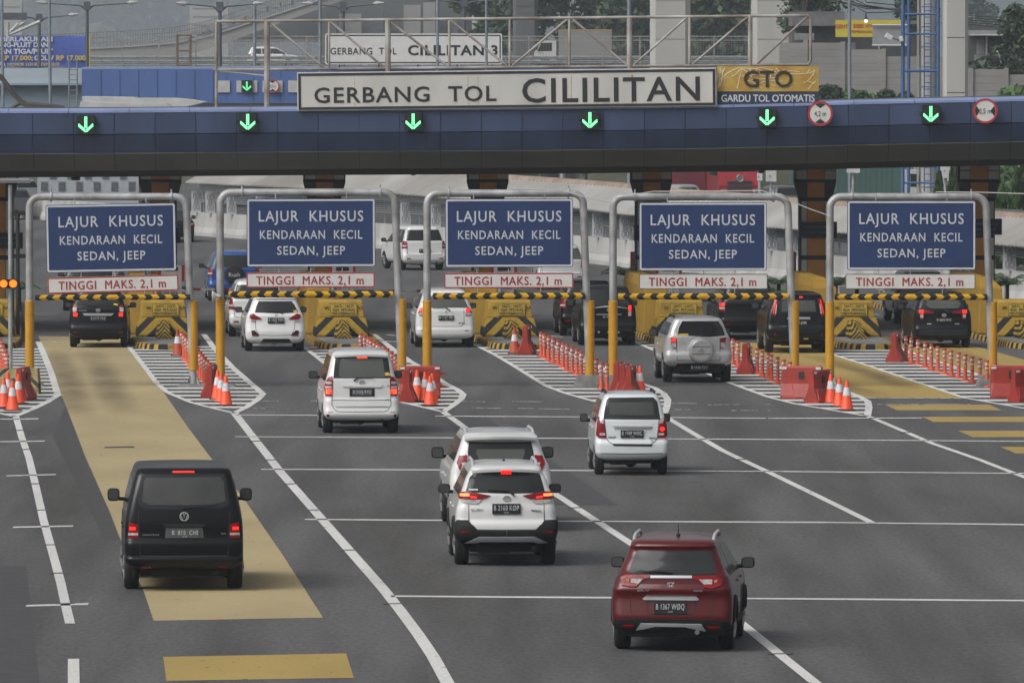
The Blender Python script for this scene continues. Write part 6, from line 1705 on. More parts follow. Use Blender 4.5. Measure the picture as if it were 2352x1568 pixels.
    p0 = make_barrier(1.15)
    p0.scale = (0.88, 0.88, 0.80)
    E_ = 88
    bl = [(964, 915, 2, 'broad red plastic barrier standing across between the two close yellow posts', 'b'), (936, 922, E_, 'red plastic barrier seen end-on in front of the broad one, beside the white minivan', 'b'),
          (1842, 915, -14, 'broad red plastic barrier right of the fourth height gate', 'b'), (1884, 925, 62, 'red plastic barrier set forward of the broad one at the fourth height gate', 'b'),
          (2322, 914, 0, 'broad red plastic barrier at the right edge of the picture', 'b'), (2362, 922, 40, 'red plastic barrier cut by the right edge of the picture', 'b'),
          (1421, 905, 82, 'leftmost of the three end-on red barriers behind the small white hatchback', 'b'), (1435, 909, 82, 'middle of the three end-on red barriers behind the small white hatchback', 'b'), (1449, 914, 82, 'rightmost of the three end-on red barriers behind the small white hatchback', 'b'),
          (487, 912, 84, 'red plastic barrier seen end-on behind the four lined-up cones', 'b'), (1210, 813, 84, 'red barrier end beside the faded cone in the middle hatched area', 'b'), (1714, 858, 84, 'red barrier end among the posts right of the silver SUV', 'b'), (2058, 831, 80, 'red barrier end among the posts left of the rightmost lane', 'b'), (54, 918, 80, 'red plastic barrier behind the cones at the left edge', 'b')]
    for q, (x, y, a, lab, _) in enumerate(bl):
        o = p0 if q == 0 else copy_tree(p0)
        o.location = G(x, y); o.rotation_euler = (0, 0, rad(a)); o['label'] = lab; o['group'] = 'red plastic barriers'
    # --- striped concrete block at the left edge
    st = stripe_mat('old_block_stripes', (0.34, 0.27, 0.13), (0.05, 0.045, 0.035), (0.9, 0, 1.0), 0.42, absx=True, duty=0.72, wear=0.18)
    c = G(30, 906)
    t = empty('concrete_block', c, 'worn concrete block with faded yellow and black stripes at the left edge', 'concrete block')
    mb = MB(); mb.loft([[Vector((x, y, 0)) for x, y in ((-0.85, 0), (0.64, 0), (0.64, 1.0), (-0.85, 1.0))], [Vector((x, y, 0.2)) for x, y in ((-0.85, 0), (0.64, 0), (0.64, 1.0), (-0.85, 1.0))], [Vector((x, y, 0.62)) for x, y in ((-0.8, 0.22), (0.60, 0.22), (0.60, 1.0), (-0.8, 1.0))]])
    mb.build('block_body', st, t, world=False, bevel=0.02)
    # --- solar warning light
    c = G(24, 862)
    t = empty('warning_light', c, 'solar powered pole with two lit amber warning lamps at the left edge', 'warning light')
    k = c.y / F
    z_ = lambda py: P(24, py, c.y).z
    mb = MB(); mb.tube([(0, 0, 0), (0, 0, z_(425))], 0.055, 10); mb.build('pole', STEEL, t, world=False, smooth=True)
    mb = MB(); mb.box((0.05, 0, z_(415)), (0.95, 0.6, 0.05), Matrix.Rotation(rad(-8), 3, 'X')); mb.build('solar_panel', mat('solar_panel', (0.30, 0.31, 0.34), 0.3, 0.3, var=0.1), t, world=False)
    mb = MB(); mb.rbox((-0.06, -0.07, z_(651)), (0.44, 0.12, 0.24), 0.04); lb = mb.build('lamp_housing', BLACKP, t, world=False)
    am = mat('amber_lit', (1.0, 0.20, 0.015), 0.4, var=0, emit=1.5)
    for x in (9, 31):
        xx = (x - 24) * k
        mb = MB(); mb.lathe((xx, -0.135, z_(651)), [(0.105, 0.02), (0.10, -0.005), (0.06, -0.02), (0, -0.025)], 20, 'y'); mb.build('lit_lamp', am, t, world=False, smooth=True)
        mb = MB(); mb.lathe((xx, -0.14, z_(651)), [(0.115, 0.02), (0.12, -0.09), (0.125, -0.09), (0.12, 0.02)], 20, 'y', ); mb.build('lamp_hood', BLACKP, t, world=False, smooth=True)
    c = G(41, 780)
    t = empty('signal_mast', c, 'thin black equipment mast behind the solar warning pole at left', 'mast')
    mb = MB(); mb.tube([(0, 0, 0), (0, 0, 3.6), (-0.08, 0, 3.8)], 0.06, 8); mb.build('mast_pole', BLACKP, t, world=False)
    mb = MB(); mb.rbox((0.02, 0, 2.45), (0.5, 0.2, 0.12), 0.03); mb.build('mast_box', PLASTIC, t, world=False)
    # blue notices on the columns
    nav = mat('notice_navy', (0.012, 0.022, 0.060), 0.5, var=0.08)
    ltr = mat('notice_letters', (0.20, 0.22, 0.26), 0.5, var=0.05)
    nm = ['leftmost column', 'column behind the first lane sign', 'second column from left', 'middle column', 'fourth column, mostly hidden by a lane sign', 'column left of the rightmost lane sign', 'rightmost column']
    for q, (px, py) in enumerate(((8, 553), (370, 540), None, None, (1500, 535), (1879, 528), (2258, 521))) if False else [(0, (8, 553)), (1, (370, 540)), (4, (1500, 535)), (5, (1879, 528)), (6, (2258, 521))]:
        c = P(px, py, 274.6)
        t = empty('notice_board', c, 'small navy notice on the ' + nm[q], 'notice', 'navy notices on the columns')
        mb = MB(); mb.rbox((0, 0.15, 0), (1.18, 0.04, 0.50), 0.02); mb.build('board', nav, t, world=False)
        mb = MB(); ring_frame(mb, 1.17, 0.49, 0.012, 0.02, 0.124); mb.build('board_rim', ltr, t, world=False)
        for j, (tx, w_) in enumerate((('PASTIKAN SALDO', 0.92), ('E-TOLL CUKUP', 0.80))):
            mb = MB(); mb.text(tx, (0, 0.129, 0.085 - 0.16 * j), 0.075, w_, 0.003, 0.006); mb.build('board_lettering', ltr, t, world=False)
# ================================================================== BEHIND THE TOLL CANOPY
def leafmat(name, col, var=0.45):
    return mat(name, col, 0.7, var=var, scale=0.9, detail=6, col2=tuple(min(1, c * (1 + 2 * var)) for c in col))
LEAF = {'dark': leafmat('leaves_dark', (0.031, 0.055, 0.025)), 'mid': leafmat('leaves_mid', (0.050, 0.095, 0.032)), 'light': leafmat('leaves_light', (0.09, 0.14, 0.045)), 'thuja': leafmat('leaves_thuja', (0.050, 0.085, 0.028))}
BARK = mat('bark', (0.05, 0.042, 0.035), 0.9, var=0.3, scale=4)

def leaves(mb, c, r, n, size, seed, flat_=0.6):
    rnd = random.Random(seed)
    for _ in range(n):
        while True:
            p = Vector((rnd.uniform(-1, 1), rnd.uniform(-1, 1), rnd.uniform(-1, 1)))
            if 0.25 < p.length < 1: break
        p = Vector((p.x * r[0], p.y * r[1], p.z * r[2])) + Vector(c)
        s_ = size * rnd.uniform(0.6, 1.4)
        a = Vector((rnd.uniform(-1, 1), rnd.uniform(-1, 1), rnd.uniform(-.7, .7))).normalized()
        b = a.cross(Vector((rnd.uniform(-1, 1), rnd.uniform(-1, 1), rnd.uniform(-1, 1)))).normalized()
        mb.add([p - a * s_, p + b * s_ * 0.55, p + a * s_, p - b * s_ * 0.55], [(0, 1, 2, 3)])

def tree(name, base, h, rx, lab, grp=None, leaf='mid', n=2600, size=0.35, seed=1, trunk=0.35, bare=0.3, clumps=14):
    t = empty(name, base, lab, 'tree', grp)
    rnd = random.Random(seed)
    mb = MB()
    top = Vector((rnd.uniform(-.3, .3), 0, h * 0.8))
    mb.tube([(0, 0, 0), (rnd.uniform(-.2, .2), 0.1, h * 0.3), top * 0.7, top], [trunk, trunk * 0.8, trunk * 0.45, 0.05], 8)
    cl = []
    for q in range(clumps):
        a = rnd.uniform(0, 2 * PI)
        z = h * (bare + (1 - bare) * (q + 0.5) / clumps)
        sp = math.sin(PI * min(1, max(0.12, (z / h - bare) / (1 - bare)))) ** 0.6
        rr_ = rx * sp * rnd.uniform(0.35, 0.85)
        p = Vector((rr_ * math.cos(a), rr_ * math.sin(a), z))
        cl.append(p)
        mb.tube([top * (0.75 * z / h), p * 0.5 + top * (0.45 * z / h), p], [trunk * 0.3, trunk * 0.2, 0.03], 5)
    mb.build('trunk', BARK, t, world=False)
    mb = MB()
    for q, p in enumerate(cl):
        r = rx * rnd.uniform(0.30, 0.55)
        leaves(mb, p, (r, r, r * 0.75), n // clumps, size, seed * 31 + q)
    mb.build('crown', LEAF[leaf], t, world=False, recalc=False)
    return t

def conifer(base, h, r, lab, grp, seed):
    t = empty('conifer', base, lab, 'tree', grp)
    mb = MB(); mb.tube([(0, 0, 0), (0, 0, h * 0.9)], [0.1, 0.02], 6); mb.build('trunk', BARK, t, world=False)
    rnd = random.Random(seed)
    mb = MB()
    for q in range(1100):
        z = h * (0.06 + 0.94 * rnd.random() ** 1.25)
        rad_ = r * (1 - z / h) ** 0.75 * rnd.uniform(0.55, 1.05)
        a = rnd.uniform(0, 2 * PI)
        p = Vector((rad_ * math.cos(a), rad_ * math.sin(a), z))
        s_ = rnd.uniform(0.10, 0.22)
        d_ = Vector((math.cos(a) * 0.5, math.sin(a) * 0.5, 1)).normalized()
        b = d_.cross(Vector((rnd.uniform(-1, 1), rnd.uniform(-1, 1), 0.2))).normalized()
        mb.add([p - d_ * s_, p + b * s_ * .5, p + d_ * s_, p - b * s_ * .5], [(0, 1, 2, 3)])
    mb.build('crown', LEAF['thuja'], t, world=False, recalc=False)

def palm(base, h, lab, seed, grp='small palms on the toll islands', n=14, L_=0.9, leaf='mid'):
    t = empty('palm', base, lab, 'palm', grp)
    mb = MB(); mb.tube([(0, 0, 0), (0.03, 0, h * 0.55)], [0.09, 0.06], 8); mb.build('trunk', BARK, t, world=False)
    rnd = random.Random(seed)
    mb = MB()
    for q in range(n):
        a = 2 * PI * q / n + rnd.uniform(-.2, .2)
        up = rnd.uniform(0.2, 1.0)
        pts = []
        for s_ in range(7):
            u = s_ / 6
            pts.append(Vector((math.cos(a) * L_ * u, math.sin(a) * L_ * u, h * 0.55 + up * L_ * (u - 0.85 * u * u) * 1.2)))
        for i, p in enumerate(pts[1:], 1):
            d_ = (p - pts[i - 1]).normalized()
            sd = d_.cross(Vector((0, 0, 1)))
            if sd.length < 1e-3: continue
            sd.normalize()
            for sg in (-1, 1):
                for e in (0.0, 0.5):
                    b = pts[i - 1].lerp(p, e)
                    tip = b + d_ * 0.12 + sd * sg * 0.26 * (1 - 0.6 * i / 7) * L_ / 0.9 + Vector((0, 0, -0.05))
                    mb.add([b, b + d_ * 0.05, tip], [(0, 1, 2)])
        mb.tube(pts, 0.008, 4)
    mb.build('fronds', LEAF[leaf], t, world=False, recalc=False)

def gallery():
    base_px = [(-60, 492), (90, 504), (260, 521), (451, 541), (565, 549), (720, 559), (864, 570), (1018, 581), (1200, 593), (1360, 605), (1462, 617), (1620, 628), (1790, 643), (1960, 659), (2120, 674), (2300, 692), (2430, 706)]
    pts = [G(x, y) for x, y in base_px]
    wl = mat('barrier_wall_white', (0.40, 0.40, 0.385), 0.85, var=0.22, scale=0.7, detail=9, stretch=(1, 1, 0.2))
    panel = mat('gallery_panel_white', (0.46, 0.48, 0.50), 0.6, var=0.08, scale=0.6)
    slat = mat('louvre_grey', (0.27, 0.30, 0.31), 0.5, 0.2, var=0.12)
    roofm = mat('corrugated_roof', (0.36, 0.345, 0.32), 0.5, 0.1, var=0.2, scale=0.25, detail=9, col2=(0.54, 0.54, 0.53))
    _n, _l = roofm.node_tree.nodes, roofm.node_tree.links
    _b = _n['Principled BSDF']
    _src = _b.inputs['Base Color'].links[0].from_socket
    _at = _n.new('ShaderNodeAttribute'); _at.attribute_name = 'valley_shade_and_sheet'
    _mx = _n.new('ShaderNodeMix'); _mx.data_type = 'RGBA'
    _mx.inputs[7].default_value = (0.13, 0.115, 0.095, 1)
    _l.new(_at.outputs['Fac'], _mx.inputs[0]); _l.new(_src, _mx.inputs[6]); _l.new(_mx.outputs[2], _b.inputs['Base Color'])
    ridge = mat('rusty_ridge', (0.26, 0.20, 0.155), 0.8, var=0.3, scale=1.0, detail=8)
    orn = mat('ornament_grey', (0.24, 0.25, 0.26), 0.6, var=0.1)
    def prof(pts, sec, closed=True):
        mb = MB(); lo = []
        for i, p in enumerate(pts):
            t = (pts[min(i + 1, len(pts) - 1)] - pts[max(i - 1, 0)]); t.z = 0; t.normalize()
            nn = Vector((-t.y, t.x, 0))
            if nn.y < 0: nn = -nn
            lo.append([p + nn * a + Vector((0, 0, z)) for a, z in sec])
        mb.loft(lo)
        return mb
    def nrm(i, P_):
        t = (P_[min(i + 1, len(P_) - 1)] - P_[max(i - 1, 0)]); t.z = 0; t.normalize()
        nn = Vector((-t.y, t.x, 0))
        return t, (nn if nn.y > 0 else -nn)
    t = empty('barrier_wall', pts[7], 'long white concrete barrier wall curving behind the toll islands', 'wall')
    prof(pts, [(-0.10, 0.0), (-0.10, 0.16), (0.0, 0.40), (0.05, 1.06), (0.25, 1.06), (0.30, 0)]).build('wall', wl, t)
    # the covered gallery on top
    gi = [p for (x, y), p in zip(base_px, pts) if x >= 380]
    fine = []
    for a, b in zip(gi, gi[1:]):
        n = max(1, int((b - a).length / 1.0))
        fine += [a.lerp(b, i / n) for i in range(n)]
    fine.append(gi[-1])
    N = len(fine)
    g = empty('covered_gallery', fine[N // 2], 'long grey louvred gallery with corrugated roof on the barrier wall', 'gallery')
    slen = [0.0]
    for a, b in zip(fine, fine[1:]): slen.append(slen[-1] + (b - a).length)
    T_ = slen[-1]
    def eave(u): return 2.42 - 0.45 * min(1, max(0, (u - 0.25) / 0.45))
    # roof with real corrugation
    mb = MB()
    rows, st = [], 0.24
    nq = int(T_ / st)
    def at(s_):
        i = 0
        lo, hi = 0, N - 1
        while hi - lo > 1:
            m = (lo + hi) // 2
            if slen[m] <= s_: lo = m
            else: hi = m
        f = (s_ - slen[lo]) / max(1e-6, slen[hi] - slen[lo])
        tt, nn = nrm(lo, fine)
        return fine[lo].lerp(fine[hi], f), tt, nn
    R0, R1, R2 = [], [], []
    for q in range(nq + 1):
        s_ = q * st
        p, tt, nn = at(min(s_, T_ - 1e-3))
        e = eave(s_ / T_)
        cz = 0.03 if q % 2 else -0.02
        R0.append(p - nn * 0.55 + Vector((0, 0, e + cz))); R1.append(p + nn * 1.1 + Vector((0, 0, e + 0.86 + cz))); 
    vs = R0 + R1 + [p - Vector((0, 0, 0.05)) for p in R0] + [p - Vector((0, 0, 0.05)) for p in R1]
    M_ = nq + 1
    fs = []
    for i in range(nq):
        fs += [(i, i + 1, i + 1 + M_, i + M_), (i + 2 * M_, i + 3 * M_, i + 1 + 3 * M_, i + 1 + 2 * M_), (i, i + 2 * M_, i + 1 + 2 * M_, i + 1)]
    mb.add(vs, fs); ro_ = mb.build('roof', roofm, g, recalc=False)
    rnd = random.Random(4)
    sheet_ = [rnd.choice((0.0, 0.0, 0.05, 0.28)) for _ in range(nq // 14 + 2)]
    dv = [min(0.9, (0.0 if q % 2 else 0.62) + sheet_[q // 14]) for q in range(M_)]  # corrugation shade painted into the valleys, plus each sheet's own tone
    at_ = ro_.data.attributes.new('valley_shade_and_sheet', 'FLOAT', 'POINT'); at_.data.foreach_set('value', dv * 4)
    mb = MB()
    lo = []
    for i, p in enumerate(fine):
        tt, nn = nrm(i, fine); e = eave(slen[i] / T_)
        lo.append([p + nn * a + Vector((0, 0, e + z)) for a, z in ((0.98, 0.80), (1.1, 0.96), (1.5, 0.97), (1.7, 0.80))])
    mb.loft(lo); mb.build('ridge_cap', ridge, g)
    mb = MB()
    lo = []
    for i, p in enumerate(fine):
        tt, nn = nrm(i, fine); e = eave(slen[i] / T_)
        lo.append([p + nn * a + Vector((0, 0, z)) for a, z in ((0.12, min(2.02, e - 0.02)), (0.12, e + 0.12), (0.2, e + 0.12), (0.2, min(2.02, e - 0.02)))])
    mb.loft(lo); mb.build('fascia_panel', panel, g)
    # louvre slats: one mesh, rows of boards
    mb = MB()
    for zz in [1.52 + 0.085 * q for q in range(6)]:
        lo = []
        for i, p in enumerate(fine):
            tt, nn = nrm(i, fine)
            lo.append([p + nn * a + Vector((0, 0, zz + z)) for a, z in ((0.10, 0), (0.12, 0.05), (0.15, 0.05), (0.13, 0))])
        mb.loft(lo)
    mb.build('louvres', slat, g)
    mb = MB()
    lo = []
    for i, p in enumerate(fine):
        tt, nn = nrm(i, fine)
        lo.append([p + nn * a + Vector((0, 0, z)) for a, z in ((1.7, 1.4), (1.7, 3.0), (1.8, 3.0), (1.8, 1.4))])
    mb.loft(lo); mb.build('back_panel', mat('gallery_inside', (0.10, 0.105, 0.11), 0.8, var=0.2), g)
    s_ = 0.5
    while s_ < T_:
        p, tt, nn = at(s_)
        mb = MB(); mb.box(p + nn * 0.2 + Vector((0, 0, 1.55)), (0.07, 0.07, 1.0)); mb.build('post', slat, g)
        s_ += 2.4
    # patterned pillars
    for px in (427, 475, 524, 600, 930, 997, 1370, 1442, 1590, 1768, 1835, 1990, 2180, 2314):
        best = min(range(N), key=lambda i: abs((fine[i].x * F / fine[i].y + 1176) - px))
        p = fine[best]
        tt, nn = nrm(best, fine)
        e = eave(slen[best] / T_)
        Rz = Matrix.Rotation(math.atan2(nn.y, nn.x) - PI / 2, 3, 'Z') if False else None
        mb = MB(); mb.box(p + Vector((0, -0.05, (1.06 + min(2.02, e)) / 2)), (0.44, 0.14, min(2.02, e) - 1.04))
        pil = mb.build('pillar', panel, g)
        mb = MB()
        zc_ = (1.06 + min(2.02, e)) / 2
        for ox, oz in ((-0.08, 0.24), (0.08, 0.24), (-0.08, -0.24), (0.08, -0.24)):
            mb.tube([(p.x + ox + 0.06 * math.cos(2 * PI * q / 12), p.y - 0.125, zc_ + oz + 0.13 * math.sin(2 * PI * q / 12)) for q in range(13)], 0.018, 5)
        for rr_ in (0.05, 0.09):
            mb.tube([(p.x + rr_ * math.cos(2 * PI * q / 12), p.y - 0.125, zc_ + 1.2 * rr_ * math.sin(2 * PI * q / 12)) for q in range(13)], 0.014, 5)
        mb.build('ornament', orn, pil)
    # louvred equipment shed at the left
    c = G(200, 485); c = P(200, 0, 458.0)
    x0, x1 = P(85, 0, 458).x, P(318, 0, 458).x
    sh = empty('equipment_shed', ((x0 + x1) / 2, 458, 0), 'pale grey shed with a checker of vent grilles beyond the leftmost lane sign', 'shed')
    mb = MB(); mb.box(((x0 + x1) / 2, 460, 2.0), (x1 - x0, 4, 4.0)); mb.build('wall', mat('shed_grey', (0.33, 0.36, 0.39), 0.6, var=0.08), sh)
    gm = mat('vent_dark', (0.14, 0.145, 0.15), 0.6, var=0.1)
    for q in range(11):
        for r_ in range(3):
            if (q + r_) % 2: continue
            mb = MB()
            xx, zz = x0 + 0.35 + q * 0.45, 1.15 + r_ * 0.62
            for k in range(7): mb.box((xx, 457.97, zz + 0.07 * k), (0.34, 0.05, 0.035))
            mb.build('vent_grille', gm, sh)

def second_gate():
    D = 470.0
    blue = mat('gate_blue', (0.075, 0.135, 0.33), 0.45, 0.05, var=0.12, scale=0.5, detail=8, stretch=(1, 1, 0.2))
    pale = mat('gate_pale_plate', (0.45, 0.45, 0.43), 0.6, var=0.1)
    dark = mat('gate_underside', (0.045, 0.047, 0.05), 0.8, var=0.1)
    t = empty('toll_canopy', (P(800, 0, D).x, D, 0), 'bright blue canopy of a second toll gate further away, partly hidden', 'toll canopy')
    pt = lambda x, y, dd=D: P(x, y, dd)
    def seg(xa, xb, ya0, yb0, ya1, yb1, name, m, dep=8.0):
        A, B, C_, E_ = pt(xa, ya0), pt(xb, ya1), pt(xb, yb1), pt(xa, yb0)
        q = [A, B, C_, E_]; r = [p + Vector((0, dep, 0)) for p in q]
        mb = MB(); mb.add(q + r, [(0, 1, 2, 3), (4, 7, 6, 5), (0, 4, 5, 1), (1, 5, 6, 2), (2, 6, 7, 3), (3, 7, 4, 0)]); return mb.build(name, m, t)
    seg(188, 1440, 160, 236, 157, 240, 'fascia', blue)
    seg(195, 1438, 237, 262, 241, 262, 'underside', dark, 7.5)
    seg(186, 1445, 155, 159.5, 152, 156.5, 'roof_edge', mat('gate_edge', (0.22, 0.30, 0.52), 0.5, var=0.1), 8.2)
    mb = MB()
    for x in range(232, 500, 43): mb.box(pt(x, 198, D - 0.015), (0.03, 0.02, 1.68))
    for x in range(520, 1440, 62): mb.box(pt(x, 198, D - 0.015), (0.02, 0.02, 1.68))
    mb.build('fascia_seam', mat('gate_blue_dark', (0.035, 0.085, 0.27), 0.5, var=0.1), t)
    for xa, xb in ((500, 528), (543, 591), (603, 649), (662, 700)):
        mb = MB(); c = pt((xa + xb) / 2, 199, D - 0.05); mb.box(c, ((xb - xa) * D / F, 0.08, 0.62)); mb.build('pale_plate', pale, t)
    for x in (320, 640, 960, 1280):
        mb = MB(); p = P(x, 0, D + 4); mb.box((p.x, D + 4, 2.7), (1.0, 1.0, 5.3)); mb.build('column', dark, t)
    led = mat('led_green_far', (0.12, 0.80, 0.32), 0.4, var=0, emit=1.0)
    c = pt(567, 198, D - 0.25)
    s_ = empty('lane_signal', c, 'green lane arrow signal on the blue canopy of the second gate', 'signal')
    mb = MB(); mb.rbox((0, 0.08, 0), (0.58, 0.14, 0.62), 0.03); mb.build('signal_box', mat('signal_box_black', (0.01, 0.014, 0.01)), s_, world=False)
    arrow(s_, 0.27, led, led, -0.01)
    limit_sign(pt(626, 198, D - 0.25), 0.36, '4,2 m', True, 'round height limit sign on the second gate, half behind a rusty upright')
    # CILILITAN 3 board on legs
    wh = mat('far_sign_white', (0.62, 0.62, 0.61), 0.6, var=0.05)
    bl = mat('sign_black', (0.025, 0.025, 0.027))
    Ds = D - 0.6
    k = Ds / F
    c = pt(950, 113, Ds)
    s_ = empty('name_sign', c, 'white sign reading GERBANG TOL CILILITAN 3 on the second gate', 'sign')
    w, h = 406 * k, 71 * k
    mb = MB(); mb.rbox((0, 0, 0), (w, 0.12, h), 0.08); mb.build('sign_panel', wh, s_, world=False)
    mb = MB(); ring_frame(mb, w - 0.14, h - 0.14, 0.06, 0.08, -0.07); mb.build('sign_border', bl, s_, world=False)
    for tx, cx, cap, ww, dz in (('GERBANG  TOL', 835, 16, 152, -0.10), ('CILILITAN 3', 1040, 23, 206, -0.05)):
        mb = MB(); mb.text(tx, ((cx - 950) * k, -0.062, dz), cap * k, ww * k, 0.012 if cap < 20 else 0.03, 0.012, gap=1.1); mb.build('sign_lettering', bl, s_, world=False)
    for x in (780, 870, 960, 1050, 1130):
        mb = MB(); mb.cyl(((x - 950) * k, 0.1, -h / 2), ((x - 950) * k, 0.1, -h / 2 - 0.22), 0.04); mb.build('sign_leg', bl, s_, world=False)
    # pale building left of the blue canopy
    D2 = 482.0
    b = empty('office_building', (P(80, 0, D2).x, D2, 0), 'pale blue-grey flat building below the blue banner at top left', 'building')
    pb = mat('office_pale', (0.36, 0.42, 0.46), 0.7, var=0.08, scale=0.5)
    pb2 = mat('office_blue', (0.24, 0.31, 0.37), 0.7, var=0.08, scale=0.5)
    def blk(xa, xb, ya, yb, nm, m, dd, dep=6):
        A, B = P(xa, ya, dd), P(xb, yb, dd)
        mb = MB(); mb.box(((A.x + B.x) / 2, dd + dep / 2, (A.z + B.z) / 2), (B.x - A.x, dep, A.z - B.z)); mb.build(nm, m, b)
    blk(-60, 190, 158, 191, 'parapet', pb, D2); blk(-60, 190, 191, 196, 'ledge', pb2, D2 - 0.3); blk(-60, 189, 196, 400, 'wall', pb2, D2 + 0.4)
    t = empty('ladder', P(170, 245, D2 - 1), 'thin steel ladder against the pale building beside the blue canopy', 'ladder')
    st = mat('ladder_steel', (0.20, 0.22, 0.23), 0.6, var=0.2)
    mb = MB()
    for x in (158.5, 177): mb.tube([P(x, 138, D2 - 1), P(x, 250, D2 - 1)], 0.045, 6)
    for y in range(160, 246, 12): mb.tube([P(158.5, y, D2 - 1), P(177, y, D2 - 1)], 0.03, 6)
    mb.build('ladder_frame', st, t)

def far_road():
    DR = 700.0
    k = DR / F
    conc = mat('far_concrete', (0.24, 0.24, 0.23), 0.9, var=0.15, scale=0.2)
    rail = mat('far_guardrail', (0.34, 0.36, 0.37), 0.5, 0.3, var=0.2)
    post = mat('far_fence_steel', (0.26, 0.255, 0.245), 0.7, var=0.25)
    zd = 6.72
    xa, xb = P(-80, 0, DR).x, P(1800, 0, DR).x
    t = empty('elevated_road', ((xa + xb) / 2, DR, 0), 'elevated highway deck with steel guardrail running across behind the second gate', 'elevated road')
    mb = MB(); mb.box(((xa + xb) / 2, DR + 25, zd - 0.5), (xb - xa + 20, 50, 1.0)); mb.build('deck', conc, t)
    mb = MB(); mb.box(((xa + xb) / 2, DR + 25, (zd - 1) / 2), (xb - xa, 49, zd - 1.0)); mb.build('embankment', conc, t)
    mb = MB(); mb.box(((xa + xb) / 2, DR + 0.2, zd + 0.12), (xb - xa, 0.35, 0.24)); mb.build('kerb', conc, t)
    for y in (133.0, 143.0):
        z = P(0, y, DR + 1).z
        mb = MB(); mb.prism([(DR + 0.9, z - 0.14), (DR + 0.84, z - 0.07), (DR + 0.92, z), (DR + 0.84, z + 0.07), (DR + 0.9, z + 0.14), (DR + 0.98, z + 0.14), (DR + 0.98, z - 0.14)], xa, xb, 'x'); mb.build('guardrail', rail, t)
    f = empty('mesh_fence', ((P(202, 0, DR).x + xb) / 2, DR - 0.2, zd), 'tall wire mesh fence along the elevated highway', 'fence')
    zt = P(0, 84, DR).z
    x = P(-60, 0, DR).x
    while x < xb:
        mb = MB(); mb.box((x, DR - 0.2, (zd + zt) / 2), (0.10, 0.10, zt - zd)); mb.build('fence_post', post, f)
        x += 2.9
    mb = MB()
    for z in (zt, zt - 0.30, zd + 0.1): mb.box(((xa + xb) / 2, DR - 0.2, z), (xb - xa, 0.07, 0.08))
    mb.build('fence_rail', post, f)
    mb = MB()
    x = xa
    while x < xb:
        mb.box((x, DR - 0.2, (zd + zt) / 2), (0.014, 0.014, zt - zd)); x += 0.22
    for q in range(14): mb.box(((xa + xb) / 2, DR - 0.2, zd + (zt - zd) * (q + 1) / 15), (xb - xa, 0.012, 0.012))
    mb.build('wire_mesh', post, f)
    fr = empty('rusty_scaffold', P(435, 120, DR - 1.0), 'rusty open steel frame on the edge of the elevated highway', 'frame')
    ru = mat('rusty_frame', (0.15, 0.09, 0.06), 0.8, var=0.3)
    mb = MB()
    for xx in (407, 437): mb.tube([P(xx, 80, DR - 1), P(xx, 157, DR - 1)], 0.10, 6)
    for yy in (81, 117, 150, 156): mb.tube([P(407, yy, DR - 1), P(437, yy, DR - 1)], 0.07, 6)
    mb.build('frame_bars', ru, fr)
    # banner
    DB = 690.0
    kb = DB / F
    c = P(78, 119, DB)
    b = empty('banner', c, 'blue cloth banner with white and yellow tariff text at top left', 'banner')
    w, h = 248 * kb, 72 * kb
    cl = mat('banner_blue', (0.055, 0.10, 0.40), 0.7, var=0.12, scale=0.7, detail=6)
    mb = MB(); nx, nz = 60, 12
    vs = []
    for yy in (0.0, 0.03):
        for i in range(nx + 1):
            for j in range(nz + 1):
                u, v = i / nx, j / nz
                vs.append((-w / 2 + w * u, yy + 0.09 * math.sin(9 * u + 5 * v) * (0.3 + u) * (1 - 0.5 * v) + 0.05 * math.sin(40 * u * (1.2 - v)) * max(0, u - 0.6) * 2, -h / 2 + h * v - 0.05 * math.sin(PI * u * 5) * (v < 0.01)))
    n0 = (nx + 1) * (nz + 1)
    fs = []
    for i in range(nx):
        for j in range(nz):
            a = i * (nz + 1) + j
            fs += [(a, a + nz + 1, a + nz + 2, a + 1), (a + n0, a + 1 + n0, a + nz + 2 + n0, a + nz + 1 + n0)]
    mb.add(vs, fs); mb.build('cloth', cl, b, world=False, smooth=True, recalc=False)
    tw = mat('banner_white', (0.52, 0.54, 0.60), 0.6, var=0.05); ty = mat('banner_yellow', (0.50, 0.38, 0.10), 0.6, var=0.05)
    for tx, x0, x1, yc_, cap, m in (('DIBERLAKUKAN', -16, 121, 90, 11, tw), ('TANJUNG-PLUIT DAN', -46, 111, 103, 11, tw), ('CILILITAN TIGA/PLUIT', -52, 122, 118, 11.5, tw), ('RP 17.000;', 2, 76, 133, 11, ty), ('GOL V', 79, 124, 133, 11, tw), ('RP 17.000', 129, 197, 133, 11, ty), ('NOMOR 1231/KPTS/M/2019', 18, 136, 148, 7, ty), ('PUPR', -20, 14, 148, 7, tw)):
        mb = MB(); mb.text(tx, (((x0 + x1) / 2 - 78) * kb, -0.16, (119 - yc_) * kb), cap * kb, (x1 - x0) * kb, 0.04, 0.02); mb.build('banner_lettering', m, b, world=False)
    mb = MB(); mb.box((w / 2 + 0.08, 0, 0), (0.16, 0.06, h + 0.1)); mb.build('edge_batten', ty, b, world=False)
    # box truck and the white car on the far road
    truck(P(1405, 0, 722).x, 722, zd, rad(90), 'white', (0.48, 0.48, 0.47), 'white cab box truck driving left on the elevated highway', 4.3, box=(0.20, 0.20, 0.195), hh=3.0, strip=True)
